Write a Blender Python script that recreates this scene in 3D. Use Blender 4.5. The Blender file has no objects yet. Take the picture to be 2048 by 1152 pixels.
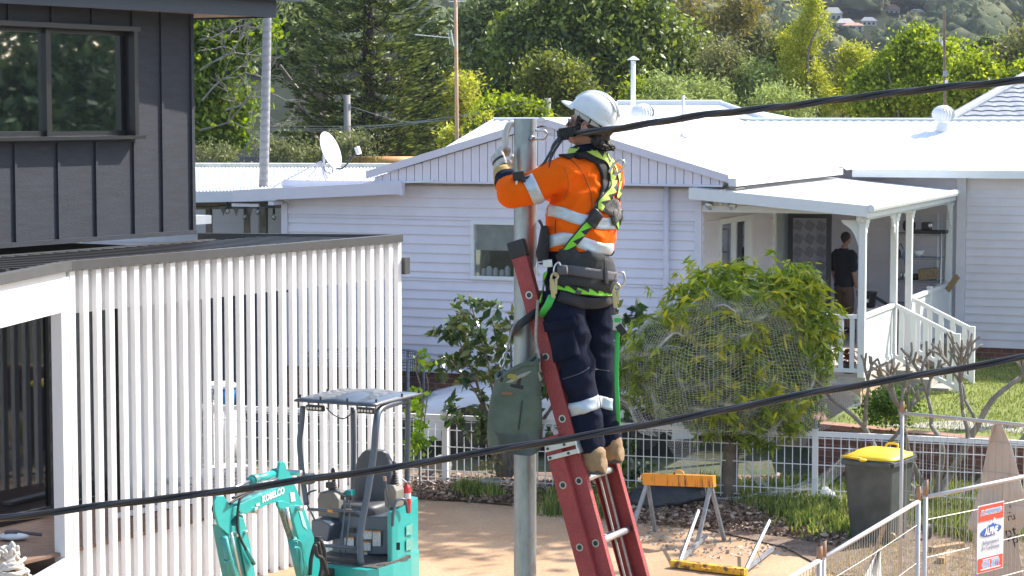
import bpy, math, random
import numpy as np
from mathutils import Vector, Matrix, noise
from mathutils.bvhtree import BVHTree

# ------------------------------------------------------------------ camera, sky, sun, exposure
SC = bpy.context.scene
COL = SC.collection
F = 4400.0                      # focal length in pixels of the 2048 px wide photograph
CAMZ = 5.1
PITCH = math.radians(4.56)
_c = bpy.data.cameras.new("camera"); CAM = bpy.data.objects.new("camera", _c); COL.objects.link(CAM)
_c.sensor_width = 36.0; _c.lens = F / 2048 * 36.0; _c.clip_start = 0.1; _c.clip_end = 6000
CAM.location = (0, 0, CAMZ); CAM.rotation_euler = (math.pi / 2 - PITCH, 0, 0)
SC.camera = CAM

SUN_AZ = math.radians(30)       # from +X towards +Y (away from the camera)
SUN_EL = math.radians(42)
W = bpy.data.worlds.new("World"); SC.world = W; W.use_nodes = True
_n = W.node_tree.nodes; _l = W.node_tree.links
_sky = _n.new("ShaderNodeTexSky"); _sky.sky_type = 'NISHITA'; _sky.sun_disc = False
_sky.sun_elevation = SUN_EL; _sky.sun_rotation = math.pi / 2 - SUN_AZ
_sky.air_density = 1.0; _sky.dust_density = 1.5; _sky.ozone_density = 1.0
_bg = _n["Background"]; _bg.inputs[1].default_value = 0.15
_l.new(_sky.outputs[0], _bg.inputs[0])
_s = bpy.data.lights.new("sun", 'SUN'); _s.energy = 4.2; _s.angle = math.radians(0.53); _s.color = (1.0, 0.95, 0.87)
SUNO = bpy.data.objects.new("sun", _s); COL.objects.link(SUNO)
_sd = Vector((math.cos(SUN_EL) * math.cos(SUN_AZ), math.cos(SUN_EL) * math.sin(SUN_AZ), math.sin(SUN_EL)))
SUNO.rotation_euler = _sd.to_track_quat('Z', 'Y').to_euler(); SUNO.location = (30, 10, 40)
SC.view_settings.view_transform = 'Standard'; SC.view_settings.look = 'None'
SC.view_settings.gamma = 1.0; SC.view_settings.exposure = 1.15
SC.cycles.use_denoising = True
SC.cycles.max_bounces = 6; SC.cycles.transparent_max_bounces = 24
SC.cycles.diffuse_bounces = 3; SC.cycles.glossy_bounces = 3; SC.cycles.transmission_bounces = 4

# ------------------------------------------------------------------ helpers
V = Vector
_sp, _cp = math.sin(PITCH), math.cos(PITCH)
def ray(px, py):
    u = (px - 1024) / F; v = (576 - py) / F
    return V((u, _cp + v * _sp, -_sp + v * _cp))
def at(px, py, Y):                     # the point at forward distance Y seen at a pixel of the photograph
    d = ray(px, py); return V((0, 0, CAMZ)) + d * (Y / d.y)
def atz(px, py, z=0.0):                # the point at height z seen at a pixel
    d = ray(px, py); return V((0, 0, CAMZ)) + d * ((z - CAMZ) / d.z)
def ppm(Y): return F / Y
def lerp(a, b, t): return a + (b - a) * t

rng = np.random.default_rng(7)
random.seed(5)
ORG = {}                               # object name -> origin of its root (world)

def tag(o, label=None, cat=None, group=None, kind=None):
    if label: o["label"] = label
    if cat: o["category"] = cat
    if group: o["group"] = group
    if kind: o["kind"] = kind
    return o
def thing(name, label, cat, loc, group=None):
    o = bpy.data.objects.new(name, None); COL.objects.link(o); o.location = loc
    o.empty_display_size = 0.1
    ORG[o.name] = V(loc)
    return tag(o, label, cat, group)
def copy_tree(o, loc=None, parent=None, rz=None, scale=None):
    c = o.copy(); COL.objects.link(c)
    if parent: c.parent = parent
    if loc is not None: c.location = loc
    if rz is not None: c.rotation_euler = (0, 0, rz)
    if scale is not None: c.scale = scale
    for ch in [x for x in KIDS.get(o.name, [])]: 
        copy_tree(ch, parent=c)
    return c
KIDS = {}

def mesh_obj(name, verts, faces, mats, parent=None, smooth=False, mi=None, uv=None, world=True, root=None):
    verts = np.asarray(verts, dtype=np.float64).reshape(-1, 3)
    if parent is not None: org = ORG[parent.name]
    elif root is not None: org = V(root)
    else:
        lo, hi = verts.min(0), verts.max(0); org = V(((lo[0] + hi[0]) / 2, (lo[1] + hi[1]) / 2, lo[2]))
    v = verts - np.array(org) if world else verts
    me = bpy.data.meshes.new(name)
    if isinstance(faces, np.ndarray):
        n, k = faces.shape
        me.vertices.add(len(v)); me.vertices.foreach_set("co", v.astype(np.float32).ravel())
        me.loops.add(n * k); me.loops.foreach_set("vertex_index", faces.astype(np.int32).ravel())
        me.polygons.add(n); me.polygons.foreach_set("loop_start", np.arange(0, n * k, k, dtype=np.int32))
        me.polygons.foreach_set("loop_total", np.full(n, k, dtype=np.int32))
        me.update(calc_edges=True)
    else:
        me.from_pydata(v.tolist(), [], faces); me.update()
    if not isinstance(mats, (list, tuple)): mats = [mats]
    for m in mats: me.materials.append(m)
    if mi is not None and len(mats) > 1: me.polygons.foreach_set("material_index", np.asarray(mi, dtype=np.int32))
    if smooth: me.polygons.foreach_set("use_smooth", np.ones(len(me.polygons), dtype=bool))
    if uv is not None:
        ul = me.uv_layers.new(name="UVMap"); ul.data.foreach_set("uv", np.asarray(uv, dtype=np.float32).ravel())
    o = bpy.data.objects.new(name, me); COL.objects.link(o)
    if parent is not None:
        o.parent = parent; KIDS.setdefault(parent.name, []).append(o)
    else: o.location = org
    ORG[o.name] = org
    return o

def frame(d, up=V((0, 0, 1))):
    d = V(d).normalized()
    s = d.cross(up)
    if s.length < 1e-4: s = d.cross(V((0, 1, 0)))
    s.normalize(); return d, s, s.cross(d).normalized()

class MB:
    def __init__(s): s.v = []; s.f = []; s.m = []; s.uv = []; s.has_uv = False
    def add(s, verts, faces, mi=0, uvs=None):
        b = len(s.v); s.v.extend([tuple(x) for x in verts])
        for k, f in enumerate(faces):
            s.f.append([b + i for i in f]); s.m.append(mi)
            if uvs is not None: s.uv.extend(uvs[k]); s.has_uv = True
            else: s.uv.extend([(0, 0)] * len(f))
        return s
    def hexa(s, p, mi=0):               # 4 bottom, 4 top, counter-clockwise from above
        return s.add(p, [(3, 2, 1, 0), (4, 5, 6, 7), (0, 1, 5, 4), (1, 2, 6, 5), (2, 3, 7, 6), (3, 0, 4, 7)], mi)
    def box(s, c, size, ax=None, mi=0):
        c = V(c); hx, hy, hz = size[0] / 2, size[1] / 2, size[2] / 2
        if ax is None: ax = (V((1, 0, 0)), V((0, 1, 0)), V((0, 0, 1)))
        elif isinstance(ax, (int, float)): ax = (V((math.cos(ax), math.sin(ax), 0)), V((-math.sin(ax), math.cos(ax), 0)), V((0, 0, 1)))
        X, Y, Z = [V(a) for a in ax]
        P = [c + X * a * hx + Y * b * hy + Z * d * hz for d in (-1, 1) for a, b in ((-1, -1), (1, -1), (1, 1), (-1, 1))]
        return s.hexa(P, mi)
    def bar(s, p, q, w, h, up=V((0, 0, 1)), mi=0):   # rectangular bar, w across, h along up
        p, q = V(p), V(q); d, sd, u = frame(q - p, up)
        return s.box((p + q) / 2, ((q - p).length, w, h), (d, sd, u), mi)
    def tube(s, pts, r, n=8, mi=0, caps=True, flat=1.0, up=None):
        pts = [V(p) for p in pts]; N = len(pts)
        rr = [r] * N if isinstance(r, (int, float)) else list(r)
        T = []
        for i in range(N):
            a = pts[max(i - 1, 0)]; b = pts[min(i + 1, N - 1)]; d = (b - a)
            T.append(d.normalized() if d.length > 1e-9 else V((0, 0, 1)))
        u = up or V((0, 0, 1))
        sd = T[0].cross(u)
        if sd.length < 1e-3: sd = T[0].cross(V((0, 1, 0)))
        sd.normalize(); vs = []
        for i in range(N):
            sd = (sd - T[i] * sd.dot(T[i]))
            if sd.length < 1e-6: sd = T[i].cross(V((1, 0, 0)))
            sd.normalize(); up2 = sd.cross(T[i])
            for k in range(n):
                a = 2 * math.pi * k / n
                vs.append(pts[i] + sd * math.cos(a) * rr[i] + up2 * math.sin(a) * rr[i] * flat)
        fs = [(i * n + k, (i + 1) * n + k, (i + 1) * n + (k + 1) % n, i * n + (k + 1) % n) for i in range(N - 1) for k in range(n)]
        if caps: fs += [tuple(range(n)), tuple(reversed(range((N - 1) * n, N * n)))]
        return s.add(vs, fs, mi)
    def prism(s, poly, vec, mi=0):
        poly = [V(p) for p in poly]; vec = V(vec); n = len(poly)
        nn = V((0, 0, 0))
        for i in range(n): nn += (poly[i] - poly[0]).cross(poly[(i + 1) % n] - poly[0])
        if nn.dot(vec) > 0: poly = poly[::-1]
        vs = poly + [p + vec for p in poly]
        fs = [tuple(range(n)), tuple(reversed(range(n, 2 * n)))] + [(i, i + n, (i + 1) % n + n, (i + 1) % n) for i in range(n)]
        return s.add(vs, fs, mi)
    def lathe(s, c, prof, axis=V((0, 0, 1)), n=16, mi=0):
        c = V(c); d, a, b = frame(axis, V((0, 1, 0)) if abs(V(axis).normalized().z) > .9 else V((0, 0, 1)))
        vs = []; N = len(prof)
        for r, h in prof:
            for k in range(n):
                t = 2 * math.pi * k / n; vs.append(c + d * h + a * math.cos(t) * r + b * math.sin(t) * r)
        fs = [(i * n + k, i * n + (k + 1) % n, (i + 1) * n + (k + 1) % n, (i + 1) * n + k) for i in range(N - 1) for k in range(n)]
        fs += [tuple(reversed(range(n))), tuple(range((N - 1) * n, N * n))]
        return s.add(vs, fs, mi)
    def ell(s, c, r, nu=16, nv=10, R=None, mi=0):
        c = V(c); vs = []; R = R or Matrix.Identity(3)
        for j in range(nv + 1):
            ph = math.pi * j / nv
            ph = min(max(ph, 0.02), math.pi - 0.02)
            for k in range(nu):
                t = 2 * math.pi * k / nu
                vs.append(c + R @ V((r[0] * math.sin(ph) * math.cos(t), r[1] * math.sin(ph) * math.sin(t), r[2] * math.cos(ph))))
        fs = [(j * nu + k, (j + 1) * nu + k, (j + 1) * nu + (k + 1) % nu, j * nu + (k + 1) % nu) for j in range(nv) for k in range(nu)]
        fs += [tuple(range(nu)), tuple(reversed(range(nv * nu, nv * nu + nu)))]
        return s.add(vs, fs, mi)
    def sheet(s, rows, mi=0, uv=False):
        nr, nc = len(rows), len(rows[0]); vs = [p for r in rows for p in r]
        fs = []; us = []
        for j in range(nr - 1):
            for k in range(nc - 1):
                fs.append((j * nc + k, j * nc + k + 1, (j + 1) * nc + k + 1, (j + 1) * nc + k))
                us.append([(k / (nc - 1), j / (nr - 1)), ((k + 1) / (nc - 1), j / (nr - 1)), ((k + 1) / (nc - 1), (j + 1) / (nr - 1)), (k / (nc - 1), (j + 1) / (nr - 1))])
        return s.add(vs, fs, mi, us if uv else None)
    def build(s, name, mats, parent=None, smooth=False, bevel=0, solid=0, sub=0, root=None, auto=None):
        o = mesh_obj(name, s.v, s.f, mats, parent, smooth, s.m, s.uv if s.has_uv else None, root=root)
        if solid:
            m = o.modifiers.new("solid", 'SOLIDIFY'); m.thickness = solid; m.offset = 0
        if bevel:
            m = o.modifiers.new("bevel", 'BEVEL'); m.width = bevel; m.segments = 2; m.limit_method = 'ANGLE'; m.angle_limit = math.radians(40)
        if sub:
            m = o.modifiers.new("sub", 'SUBSURF'); m.levels = sub; m.render_levels = sub
        return o

def curve_pts(pts, n=8):                # Catmull-Rom through points
    P = [V(p) for p in pts]; P = [P[0] * 2 - P[1]] + P + [P[-1] * 2 - P[-2]]; out = []
    for i in range(1, len(P) - 2):
        for k in range(n):
            t = k / n; a, b, c, d = P[i - 1], P[i], P[i + 1], P[i + 2]
            out.append(0.5 * ((2 * b) + (c - a) * t + (2 * a - 5 * b + 4 * c - d) * t * t + (3 * b - a - 3 * c + d) * t ** 3))
    out.append(P[-2]); return out

# ------------------------------------------------------------------ materials
def _nt(name):
    m = bpy.data.materials.new(name); m.use_nodes = True
    nt = m.node_tree; return m, nt, nt.nodes["Principled BSDF"], nt.nodes["Material Output"]
def rgba(c): return (c[0], c[1], c[2], 1)
def mat(name, col, rough=0.6, metal=0.0, var=0.12, vscale=6.0, col2=None, bump=0.0, bscale=60.0, spec=0.5, coat=0.0, fine=0.0, fscale=80.0, stretch=None, thr=None):
    """base colour varied by noise towards col2 (or a darker/lighter self), with a fine grain and a bump"""
    m, nt, b, out = _nt(name); N, L = nt.nodes, nt.links
    tc = N.new("ShaderNodeTexCoord"); mp = N.new("ShaderNodeMapping"); L.new(tc.outputs["Object"], mp.inputs[0])
    if stretch: mp.inputs["Scale"].default_value = stretch
    b.inputs["Roughness"].default_value = rough; b.inputs["Metallic"].default_value = metal
    b.inputs["Specular IOR Level"].default_value = spec; b.inputs["Coat Weight"].default_value = coat
    c2 = col2 or tuple(min(1, x * (1 - 2 * var)) for x in col)
    nz = N.new("ShaderNodeTexNoise"); nz.inputs["Scale"].default_value = vscale; nz.inputs["Detail"].default_value = 5; nz.inputs["Roughness"].default_value = .6
    L.new(mp.outputs[0], nz.inputs[0])
    rp = N.new("ShaderNodeValToRGB"); lo, hi = thr or (.35, .65)
    rp.color_ramp.elements[0].position = lo; rp.color_ramp.elements[1].position = hi
    rp.color_ramp.elements[0].color = rgba(col); rp.color_ramp.elements[1].color = rgba(c2)
    L.new(nz.outputs[0], rp.inputs[0]); cur = rp.outputs[0]
    if fine:
        n2 = N.new("ShaderNodeTexNoise"); n2.inputs["Scale"].default_value = fscale; n2.inputs["Detail"].default_value = 3; L.new(mp.outputs[0], n2.inputs[0])
        mx = N.new("ShaderNodeMix"); mx.data_type = 'RGBA'; mx.blend_type = 'MULTIPLY'; mx.inputs[0].default_value = 1
        r2 = N.new("ShaderNodeMapRange"); r2.inputs[1].default_value = .3; r2.inputs[2].default_value = .7; r2.inputs[3].default_value = 1 - fine; r2.inputs[4].default_value = 1 + fine
        L.new(n2.outputs[0], r2.inputs[0]); L.new(cur, mx.inputs[6]); L.new(r2.outputs[0], mx.inputs[7]); cur = mx.outputs[2]
    L.new(cur, b.inputs["Base Color"])
    if bump:
        n3 = N.new("ShaderNodeTexNoise"); n3.inputs["Scale"].default_value = bscale; n3.inputs["Detail"].default_value = 4; L.new(mp.outputs[0], n3.inputs[0])
        bp = N.new("ShaderNodeBump"); bp.inputs["Strength"].default_value = bump; bp.inputs["Distance"].default_value = 0.01
        L.new(n3.outputs[0], bp.inputs["Height"]); L.new(bp.outputs[0], b.inputs["Normal"])
    return m
def leafmat(name, c1, c2, c3=None, trans=0.35, vscale=1.2, rough=0.5, spec=.4):
    m, nt, b, out = _nt(name); N, L = nt.nodes, nt.links
    tc = N.new("ShaderNodeTexCoord")
    nz = N.new("ShaderNodeTexNoise"); nz.inputs["Scale"].default_value = vscale; nz.inputs["Detail"].default_value = 2; L.new(tc.outputs["Object"], nz.inputs[0])
    at_ = N.new("ShaderNodeAttribute"); at_.attribute_name = "rnd"
    ad = N.new("ShaderNodeMath"); ad.operation = 'MULTIPLY_ADD'; ad.inputs[1].default_value = .55; L.new(at_.outputs["Fac"], ad.inputs[0])
    sc = N.new("ShaderNodeMath"); sc.operation = 'MULTIPLY'; sc.inputs[1].default_value = .55; L.new(nz.outputs[0], sc.inputs[0]); L.new(sc.outputs[0], ad.inputs[2])
    rp = N.new("ShaderNodeValToRGB"); e = rp.color_ramp.elements
    e[0].position = .25; e[0].color = rgba(c1); e[1].position = .6; e[1].color = rgba(c2)
    if c3: x = e.new(.82); x.color = rgba(c3)
    L.new(ad.outputs[0], rp.inputs[0]); L.new(rp.outputs[0], b.inputs["Base Color"])
    b.inputs["Roughness"].default_value = rough; b.inputs["Specular IOR Level"].default_value = spec
    if trans:
        t = N.new("ShaderNodeBsdfTranslucent"); mx = N.new("ShaderNodeMixShader"); mx.inputs[0].default_value = trans
        hs = N.new("ShaderNodeHueSaturation"); hs.inputs["Value"].default_value = 1.4; hs.inputs["Saturation"].default_value = 1.15
        L.new(rp.outputs[0], hs.inputs["Color"]); L.new(hs.outputs[0], t.inputs[0])
        L.new(b.outputs[0], mx.inputs[1]); L.new(t.outputs[0], mx.inputs[2]); L.new(mx.outputs[0], out.inputs[0])
    return m
def glassmat(name, tint=(0.6, 0.68, 0.7), refl=0.12, rough=0.02, ior=1.5):
    m, nt, b, out = _nt(name); N, L = nt.nodes, nt.links
    tr = N.new("ShaderNodeBsdfTransparent"); tr.inputs[0].default_value = rgba(tint)
    gl = N.new("ShaderNodeBsdfGlossy"); gl.inputs["Roughness"].default_value = rough; gl.inputs[0].default_value = (.9, .95, 1, 1)
    fr = N.new("ShaderNodeFresnel"); fr.inputs[0].default_value = ior
    ad = N.new("ShaderNodeMath"); ad.inputs[1].default_value = refl; L.new(fr.outputs[0], ad.inputs[0])
    mx = N.new("ShaderNodeMixShader"); L.new(ad.outputs[0], mx.inputs[0]); L.new(tr.outputs[0], mx.inputs[1]); L.new(gl.outputs[0], mx.inputs[2])
    L.new(mx.outputs[0], out.inputs[0]); N.remove(b); return m
def brickmat(name, c1, c2, mortar, bw=.23, bh=.086):
    m, nt, b, out = _nt(name); N, L = nt.nodes, nt.links
    g = N.new("ShaderNodeUVMap"); br = N.new("ShaderNodeTexBrick")
    br.inputs["Scale"].default_value = 1; br.inputs["Brick Width"].default_value = bw; br.inputs["Row Height"].default_value = bh
    br.inputs["Mortar Size"].default_value = .006; br.inputs["Color1"].default_value = rgba(c1); br.inputs["Color2"].default_value = rgba(c2); br.inputs["Mortar"].default_value = rgba(mortar)
    L.new(g.outputs[0], br.inputs[0])
    nz = N.new("ShaderNodeTexNoise"); nz.inputs["Scale"].default_value = 9; L.new(g.outputs[0], nz.inputs[0])
    mx = N.new("ShaderNodeMix"); mx.data_type = 'RGBA'; mx.blend_type = 'MULTIPLY'; mx.inputs[0].default_value = .5
    L.new(br.outputs[0], mx.inputs[6]); L.new(nz.outputs[0], mx.inputs[7]); L.new(mx.outputs[2], b.inputs["Base Color"])
    bp = N.new("ShaderNodeBump"); bp.inputs["Strength"].default_value = .6; bp.inputs["Distance"].default_value = .006; bp.invert = True
    L.new(br.outputs["Fac"], bp.inputs["Height"]); L.new(bp.outputs[0], b.inputs["Normal"]); b.inputs["Roughness"].default_value = .85
    return m

# ------------------------------------------------------------------ foliage
def leaf_cards(name, mtl, parent, C, size=.12, aspect=.45, dirs=None, droop=0.0, sjit=.35, kind=None, fold=0.0, root=None):
    """many small leaf-shaped faces (a rhomb of 4 points) at the points C"""
    C = np.asarray(C, dtype=np.float64); n = len(C)
    d = rng.normal(size=(n, 3)) if dirs is None else np.asarray(dirs) + rng.normal(size=(n, 3)) * .35
    d[:, 2] -= droop
    d /= np.linalg.norm(d, axis=1, keepdims=True) + 1e-9
    q = rng.normal(size=(n, 3)); s = np.cross(d, q); s /= np.linalg.norm(s, axis=1, keepdims=True) + 1e-9
    L_ = (size * (1 + sjit * rng.normal(size=n)).clip(.4, 1.8))[:, None]
    nr = np.cross(d, s)
    a = C - d * L_ * .5; b = C + d * L_ * .5
    m1 = C - d * L_ * .05 + s * L_ * aspect * .5 + nr * L_ * fold; m2 = C - d * L_ * .05 - s * L_ * aspect * .5 + nr * L_ * fold
    Vt = np.stack([a, m1, b, m2], 1).reshape(-1, 3)
    Fc = np.arange(n * 4).reshape(n, 4)
    o = mesh_obj(name, Vt, Fc, mtl, parent, root=root)
    r = o.data.attributes.new("rnd", 'FLOAT', 'FACE'); r.data.foreach_set("value", rng.random(n).astype(np.float32))
    return o
def clumps(blobs, nclump, cr, per, shell=.65, squash=.8):
    """leaf points in clumps spread through a union of ellipsoids [(centre, (rx,ry,rz))]; returns points, clump centres"""
    vol = np.array([b[1][0] * b[1][1] * b[1][2] for b in blobs]) ** .7; vol /= vol.sum()
    pts = []; cc = []
    for i in range(nclump):
        b = blobs[rng.choice(len(blobs), p=vol)]
        d = rng.normal(size=3); d /= np.linalg.norm(d); rad = shell + (1 - shell) * rng.random()
        if rng.random() < .25: rad *= rng.random()
        c = np.array(b[0]) + d * rad * np.array(b[1]); cc.append(c)
        k = int(per * (.6 + .8 * rng.random())); rr = cr * (.6 + .8 * rng.random())
        p = rng.normal(size=(k, 3)) * rr * .5; p[:, 2] *= squash
        pts.append(c + p)
    return np.concatenate(pts), np.array(cc)
def in_view(P, mx=.27, margin=160):
    """keep only points that the picture, or one taken from a step aside, could show"""
    P = np.asarray(P); y = P[:, 1]
    u = P[:, 0] / y * F + 1024; v = 225 - (P[:, 2] - CAMZ) / y * F
    return (u > -margin) & (u < 2048 + margin) & (v > -margin) & (v < 1152 + margin)
def px_blob(px, py, rx, ry, Y, deep=1.0):
    c = at(px, py, Y); s = Y / F; return (tuple(c), (rx * s, rx * s * deep, ry * s))
# ------------------------------------------------------------------ the scene's materials
WHITE = mat("white_gloss_paint", (.80, .80, .80), .45, var=.02)
ROOFW = mat("white_roof_steel", (.78, .79, .80), .4, var=.03, vscale=2)
CLAD = mat("lilac_white_weatherboard", (.82, .765, .83), .5, var=.03, vscale=3, bump=.1, bscale=40)
TRIM = mat("pale_grey_trim", (.74, .70, .77), .5, var=.02)
TIMB = mat("weathered_timber", (.30, .25, .20), .8, var=.2, vscale=10, stretch=(8, 8, 1))
DARKC = mat("charcoal_cladding", (.024, .030, .043), .75, var=.15, vscale=3, bump=.5, bscale=26, stretch=(1, 1, 9), fine=.25, fscale=30)
DARKM = mat("charcoal_metal", (.045, .045, .05), .45, var=.05)
CAPM = mat("bronze_grey_metal", (.075, .074, .073), .5, var=.08)
FASC = mat("slate_blue_fascia", (.030, .042, .066), .5, var=.05)
SOFF = mat("timber_soffit", (.45, .32, .22), .6)
BLACK = mat("black_plastic", (.018, .018, .02), .45, var=.1)
BLKM = mat("black_frame_metal", (.015, .015, .017), .35, var=.05)
GALV = mat("galvanised_steel", (.44, .48, .51), .40, metal=.75, var=.16, vscale=7, fine=.07, fscale=60, stretch=(1, 1, .45))
STEEL = mat("bright_steel", (.65, .65, .66), .28, metal=.95, var=.05)
ALU = mat("aluminium", (.72, .73, .74), .35, metal=.8, var=.05, vscale=20)
RUST = mat("rusty_pipe", (.36, .17, .07), .75, var=.3, vscale=12, col2=(.25, .2, .17))
GLASS = glassmat("window_glass", (.88, .91, .93), .0)
GLASSD = glassmat("tinted_glass", (.50, .53, .56), .0, ior=1.28)
BARK = mat("grey_bark", (.22, .19, .16), .9, var=.25, vscale=6, bump=.8, bscale=20, stretch=(3, 3, 1))
BARKL = mat("pale_grey_bark", (.33, .30, .26), .9, var=.25, vscale=4, bump=.5, bscale=14)
BARKD = mat("dark_bark", (.05, .04, .032), .95, var=.2)
BRICK = brickmat("red_brown_brick", (.32, .13, .09), (.24, .10, .075), (.36, .31, .27))
TEAL = mat("teal_machine_paint", (.022, .36, .335), .35, var=.04, coat=.3, fine=.05, fscale=18)
TEALD = mat("worn_teal_paint", (.025, .30, .28), .5, var=.15, vscale=9, col2=(.06, .22, .20))
SLATEM = mat("blue_grey_painted_steel", (.07, .095, .125), .35, var=.06, coat=.2)
SEAT = mat("grey_vinyl", (.075, .078, .085), .5, var=.08)
TAUPE = mat("taupe_plastic", (.22, .205, .17), .6, var=.08)
REDM = mat("red_enamel", (.55, .03, .03), .3, var=.08)
FIBRE = mat("red_fibreglass", (.36, .052, .052), .55, var=.12, vscale=8, fine=.30, fscale=160, bump=.25, bscale=120)
RUBBER = mat("black_rubber", (.02, .02, .02), .6, var=.1)
ROPE = mat("grey_rope", (.42, .38, .33), .9, var=.15, vscale=60)
GREENW = mat("green_webbing", (.06, .50, .10), .7, var=.06)
BLACKW = mat("black_webbing", (.022, .022, .025), .8, var=.1, bump=.3, bscale=200)
GREYW = mat("grey_webbing", (.12, .11, .12), .8, var=.1, bump=.3, bscale=200)
GOLDM = mat("gold_zinc_steel", (.60, .50, .30), .35, metal=.85, var=.08)
BAGG = mat("sage_green_canvas", (.12, .15, .11), .85, var=.15, vscale=8, bump=.4, bscale=120)
BAGV = mat("grey_green_vinyl", (.075, .095, .09), .40, var=.2, vscale=6)
YEL = mat("yellow_plastic", (.85, .55, .02), .42, var=.04)
BING = mat("dark_green_bin_plastic", (.045, .055, .05), .5, var=.25, vscale=3, col2=(.09, .10, .095))
ORANGE = mat("worn_orange_paint", (.75, .28, .02), .6, col2=(.10, .045, .02), vscale=9, thr=(.56, .66), stretch=(2.5, 2.5, .25))
YELW = mat("peeling_yellow_paint", (.80, .42, .03), .6, col2=(.16, .08, .04), vscale=14, thr=(.50, .58))
GSTEEL = mat("grey_painted_steel", (.34, .36, .39), .5, metal=.3, var=.15, vscale=10)
CLOTH = mat("beige_hessian_sheet", (.56, .46, .38), .85, var=.06)
CONC = mat("concrete", (.42, .39, .35), .9, var=.12, vscale=3, fine=.15, fscale=60)
PLASTB = mat("black_plastic_sheet", (.035, .037, .042), .38, var=.2, bump=1.0, bscale=18)
POTC = mat("pale_pot", (.52, .50, .44), .7)
WOODP = mat("pine_offcut", (.45, .30, .16), .75, var=.2, stretch=(1, 12, 12))
TILE = mat("grey_blue_roof_tile", (.30, .33, .38), .6, var=.1, vscale=5)
# ------------------------------------------------------------------ the ground
def poly_sheet(name, pts, mtl, kind='structure', grid=None):
    o = MB().add(pts, [tuple(range(len(pts)))]).build(name, mtl); o["kind"] = kind; return o
def sheet_up(name, pts, mtl):
    n = (V(pts[1]) - V(pts[0])).cross(V(pts[2]) - V(pts[0]))
    if n.z < 0: pts = pts[::-1]
    return poly_sheet(name, pts, mtl)
EARTH = mat("dry_earth_and_grass", (.11, .10, .055), .95, col2=(.06, .085, .03), vscale=.6, fine=.3, fscale=8)
DIRT = mat("sandy_dirt", (.48, .32, .19), .95, col2=(.37, .225, .125), vscale=.7, fine=.13, fscale=22, bump=.7, bscale=30)
MULCH = mat("leaf_mulch", (.16, .10, .07), .95, col2=(.27, .19, .13), vscale=5, fine=.6, fscale=45, bump=1, bscale=40)
LAWNM = mat("lawn_grass", (.22, .25, .05), .95, col2=(.15, .18, .04), vscale=1.6, fine=.45, fscale=35, bump=1, bscale=50)
sheet_up("ground", [(-900, -40, -.012), (900, -40, -.012), (900, 1500, -.012), (-900, 1500, -.012)], EARTH)
sheet_up("dirt_driveway", [(-14, 8, 0), (14, 8, 0), (14, 26.4, 0), (4, 26.9, 0), (.6, 28.2, 0), (-1.2, 29.0, 0), (-3, 29.4, 0), (-14, 31, 0)], DIRT)
sheet_up("garden_bed", [(-3.4, 29.3, .02), (-1.2, 28.85, .02), (.6, 28.0, .02), (2.1, 27.0, .02), (3.2, 25.5, .02), (3.6, 23.9, .02), (9, 23.2, .02), (9, 27.2, .02), (5, 30.5, .02), (-3.4, 31.2, .02)], MULCH)

# ------------------------------------------------------------------ the white weatherboard house
TH = math.radians(21.8)
HA = V((math.cos(TH), -math.sin(TH), 0)); HB = V((math.sin(TH), math.cos(TH), 0)); HC = V((2.948, 34.04, 0)); UP = V((0, 0, 1))
def H(s, r, z=0.0): return HC + HA * s + HB * r + UP * z
def h_at(px, s=None, r=None):           # solve the other house coordinate at a pixel column
    u = (px - 1024) / F
    if s is None:
        P = HC + HB * r; return (u * P.y - P.x) / (HA.x - u * HA.y)
    P = HC + HA * s; return (u * P.y - P.x) / (HB.x - u * HB.y)
def hz(py, s, r): return CAMZ - (py - 225) / F * H(s, r).y
HAX = (HA, HB, UP)
def cladding(mb, P0, d, n, L, z0, z1, holes=(), pitch=.15, lap=.030):
    """lapped boards on a wall from P0 along d (length L), outward normal n; holes are (s0, s1, z0, z1)"""
    d = V(d); n = V(n)
    br = sorted(set([round(z0 + pitch * k, 5) for k in range(int((z1 - z0) / pitch) + 2) if z0 + pitch * k < z1] + [z1] + [c for h in holes for c in h[2:4] if z0 < c < z1]))
    for z, zt in zip(br[:-1], br[1:]):
        if zt - z < .002: continue
        segs = [(0.0, L)]
        for h0, h1, a, b in holes:
            if zt > a + .002 and z < b - .002:
                ns = []
                for s0, s1 in segs:
                    if h0 > s0: ns.append((s0, min(h0, s1)))
                    if h1 < s1: ns.append((max(h1, s0), s1))
                segs = [q for q in ns if q[1] - q[0] > .01]
        for s0, s1 in segs:
            A = P0 + d * s0 + UP * (z - P0.z); B = P0 + d * s1 + UP * (z - P0.z); h = zt - z
            mb.add([A - n * .03, B - n * .03, B + n * lap, A + n * lap, A + UP * h - n * .03, B + UP * h - n * .03, B + UP * h + n * .002, A + UP * h + n * .002,
                    A + UP * .012 + n * lap, B + UP * .012 + n * lap],
                   [(0, 1, 2, 3), (3, 2, 9, 8), (8, 9, 6, 7), (4, 7, 6, 5), (0, 3, 8, 7, 4), (1, 5, 6, 9, 2)])
def corr(mb, s0, s1, rlo, rhi, zf, pitch=.19, amp=.008, ax='s', step=6, thick=0):
    """corrugated roof sheet: ribs run along r; rlo/rhi give the r-range at s"""
    n = max(2, int((s1 - s0) / pitch * step)); rows = [[], []]
    for k in range(n + 1):
        s = s0 + (s1 - s0) * k / n; w = amp * math.sin(2 * math.pi * (s - s0) / pitch)
        for j, r in enumerate((rlo(s), rhi(s))):
            rows[j].append(H(s, r, zf(s, r) + w) if ax == 's' else H(r, s, zf(r, s) + w))
    mb.sheet(rows)
HOUSE = thing("weatherboard_house", "single-storey pale lilac weatherboard house with white iron roofs and a corner porch", "house", H(0, 0, 0))
z_b = .87; z_w = 4.02
w = MB()
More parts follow.
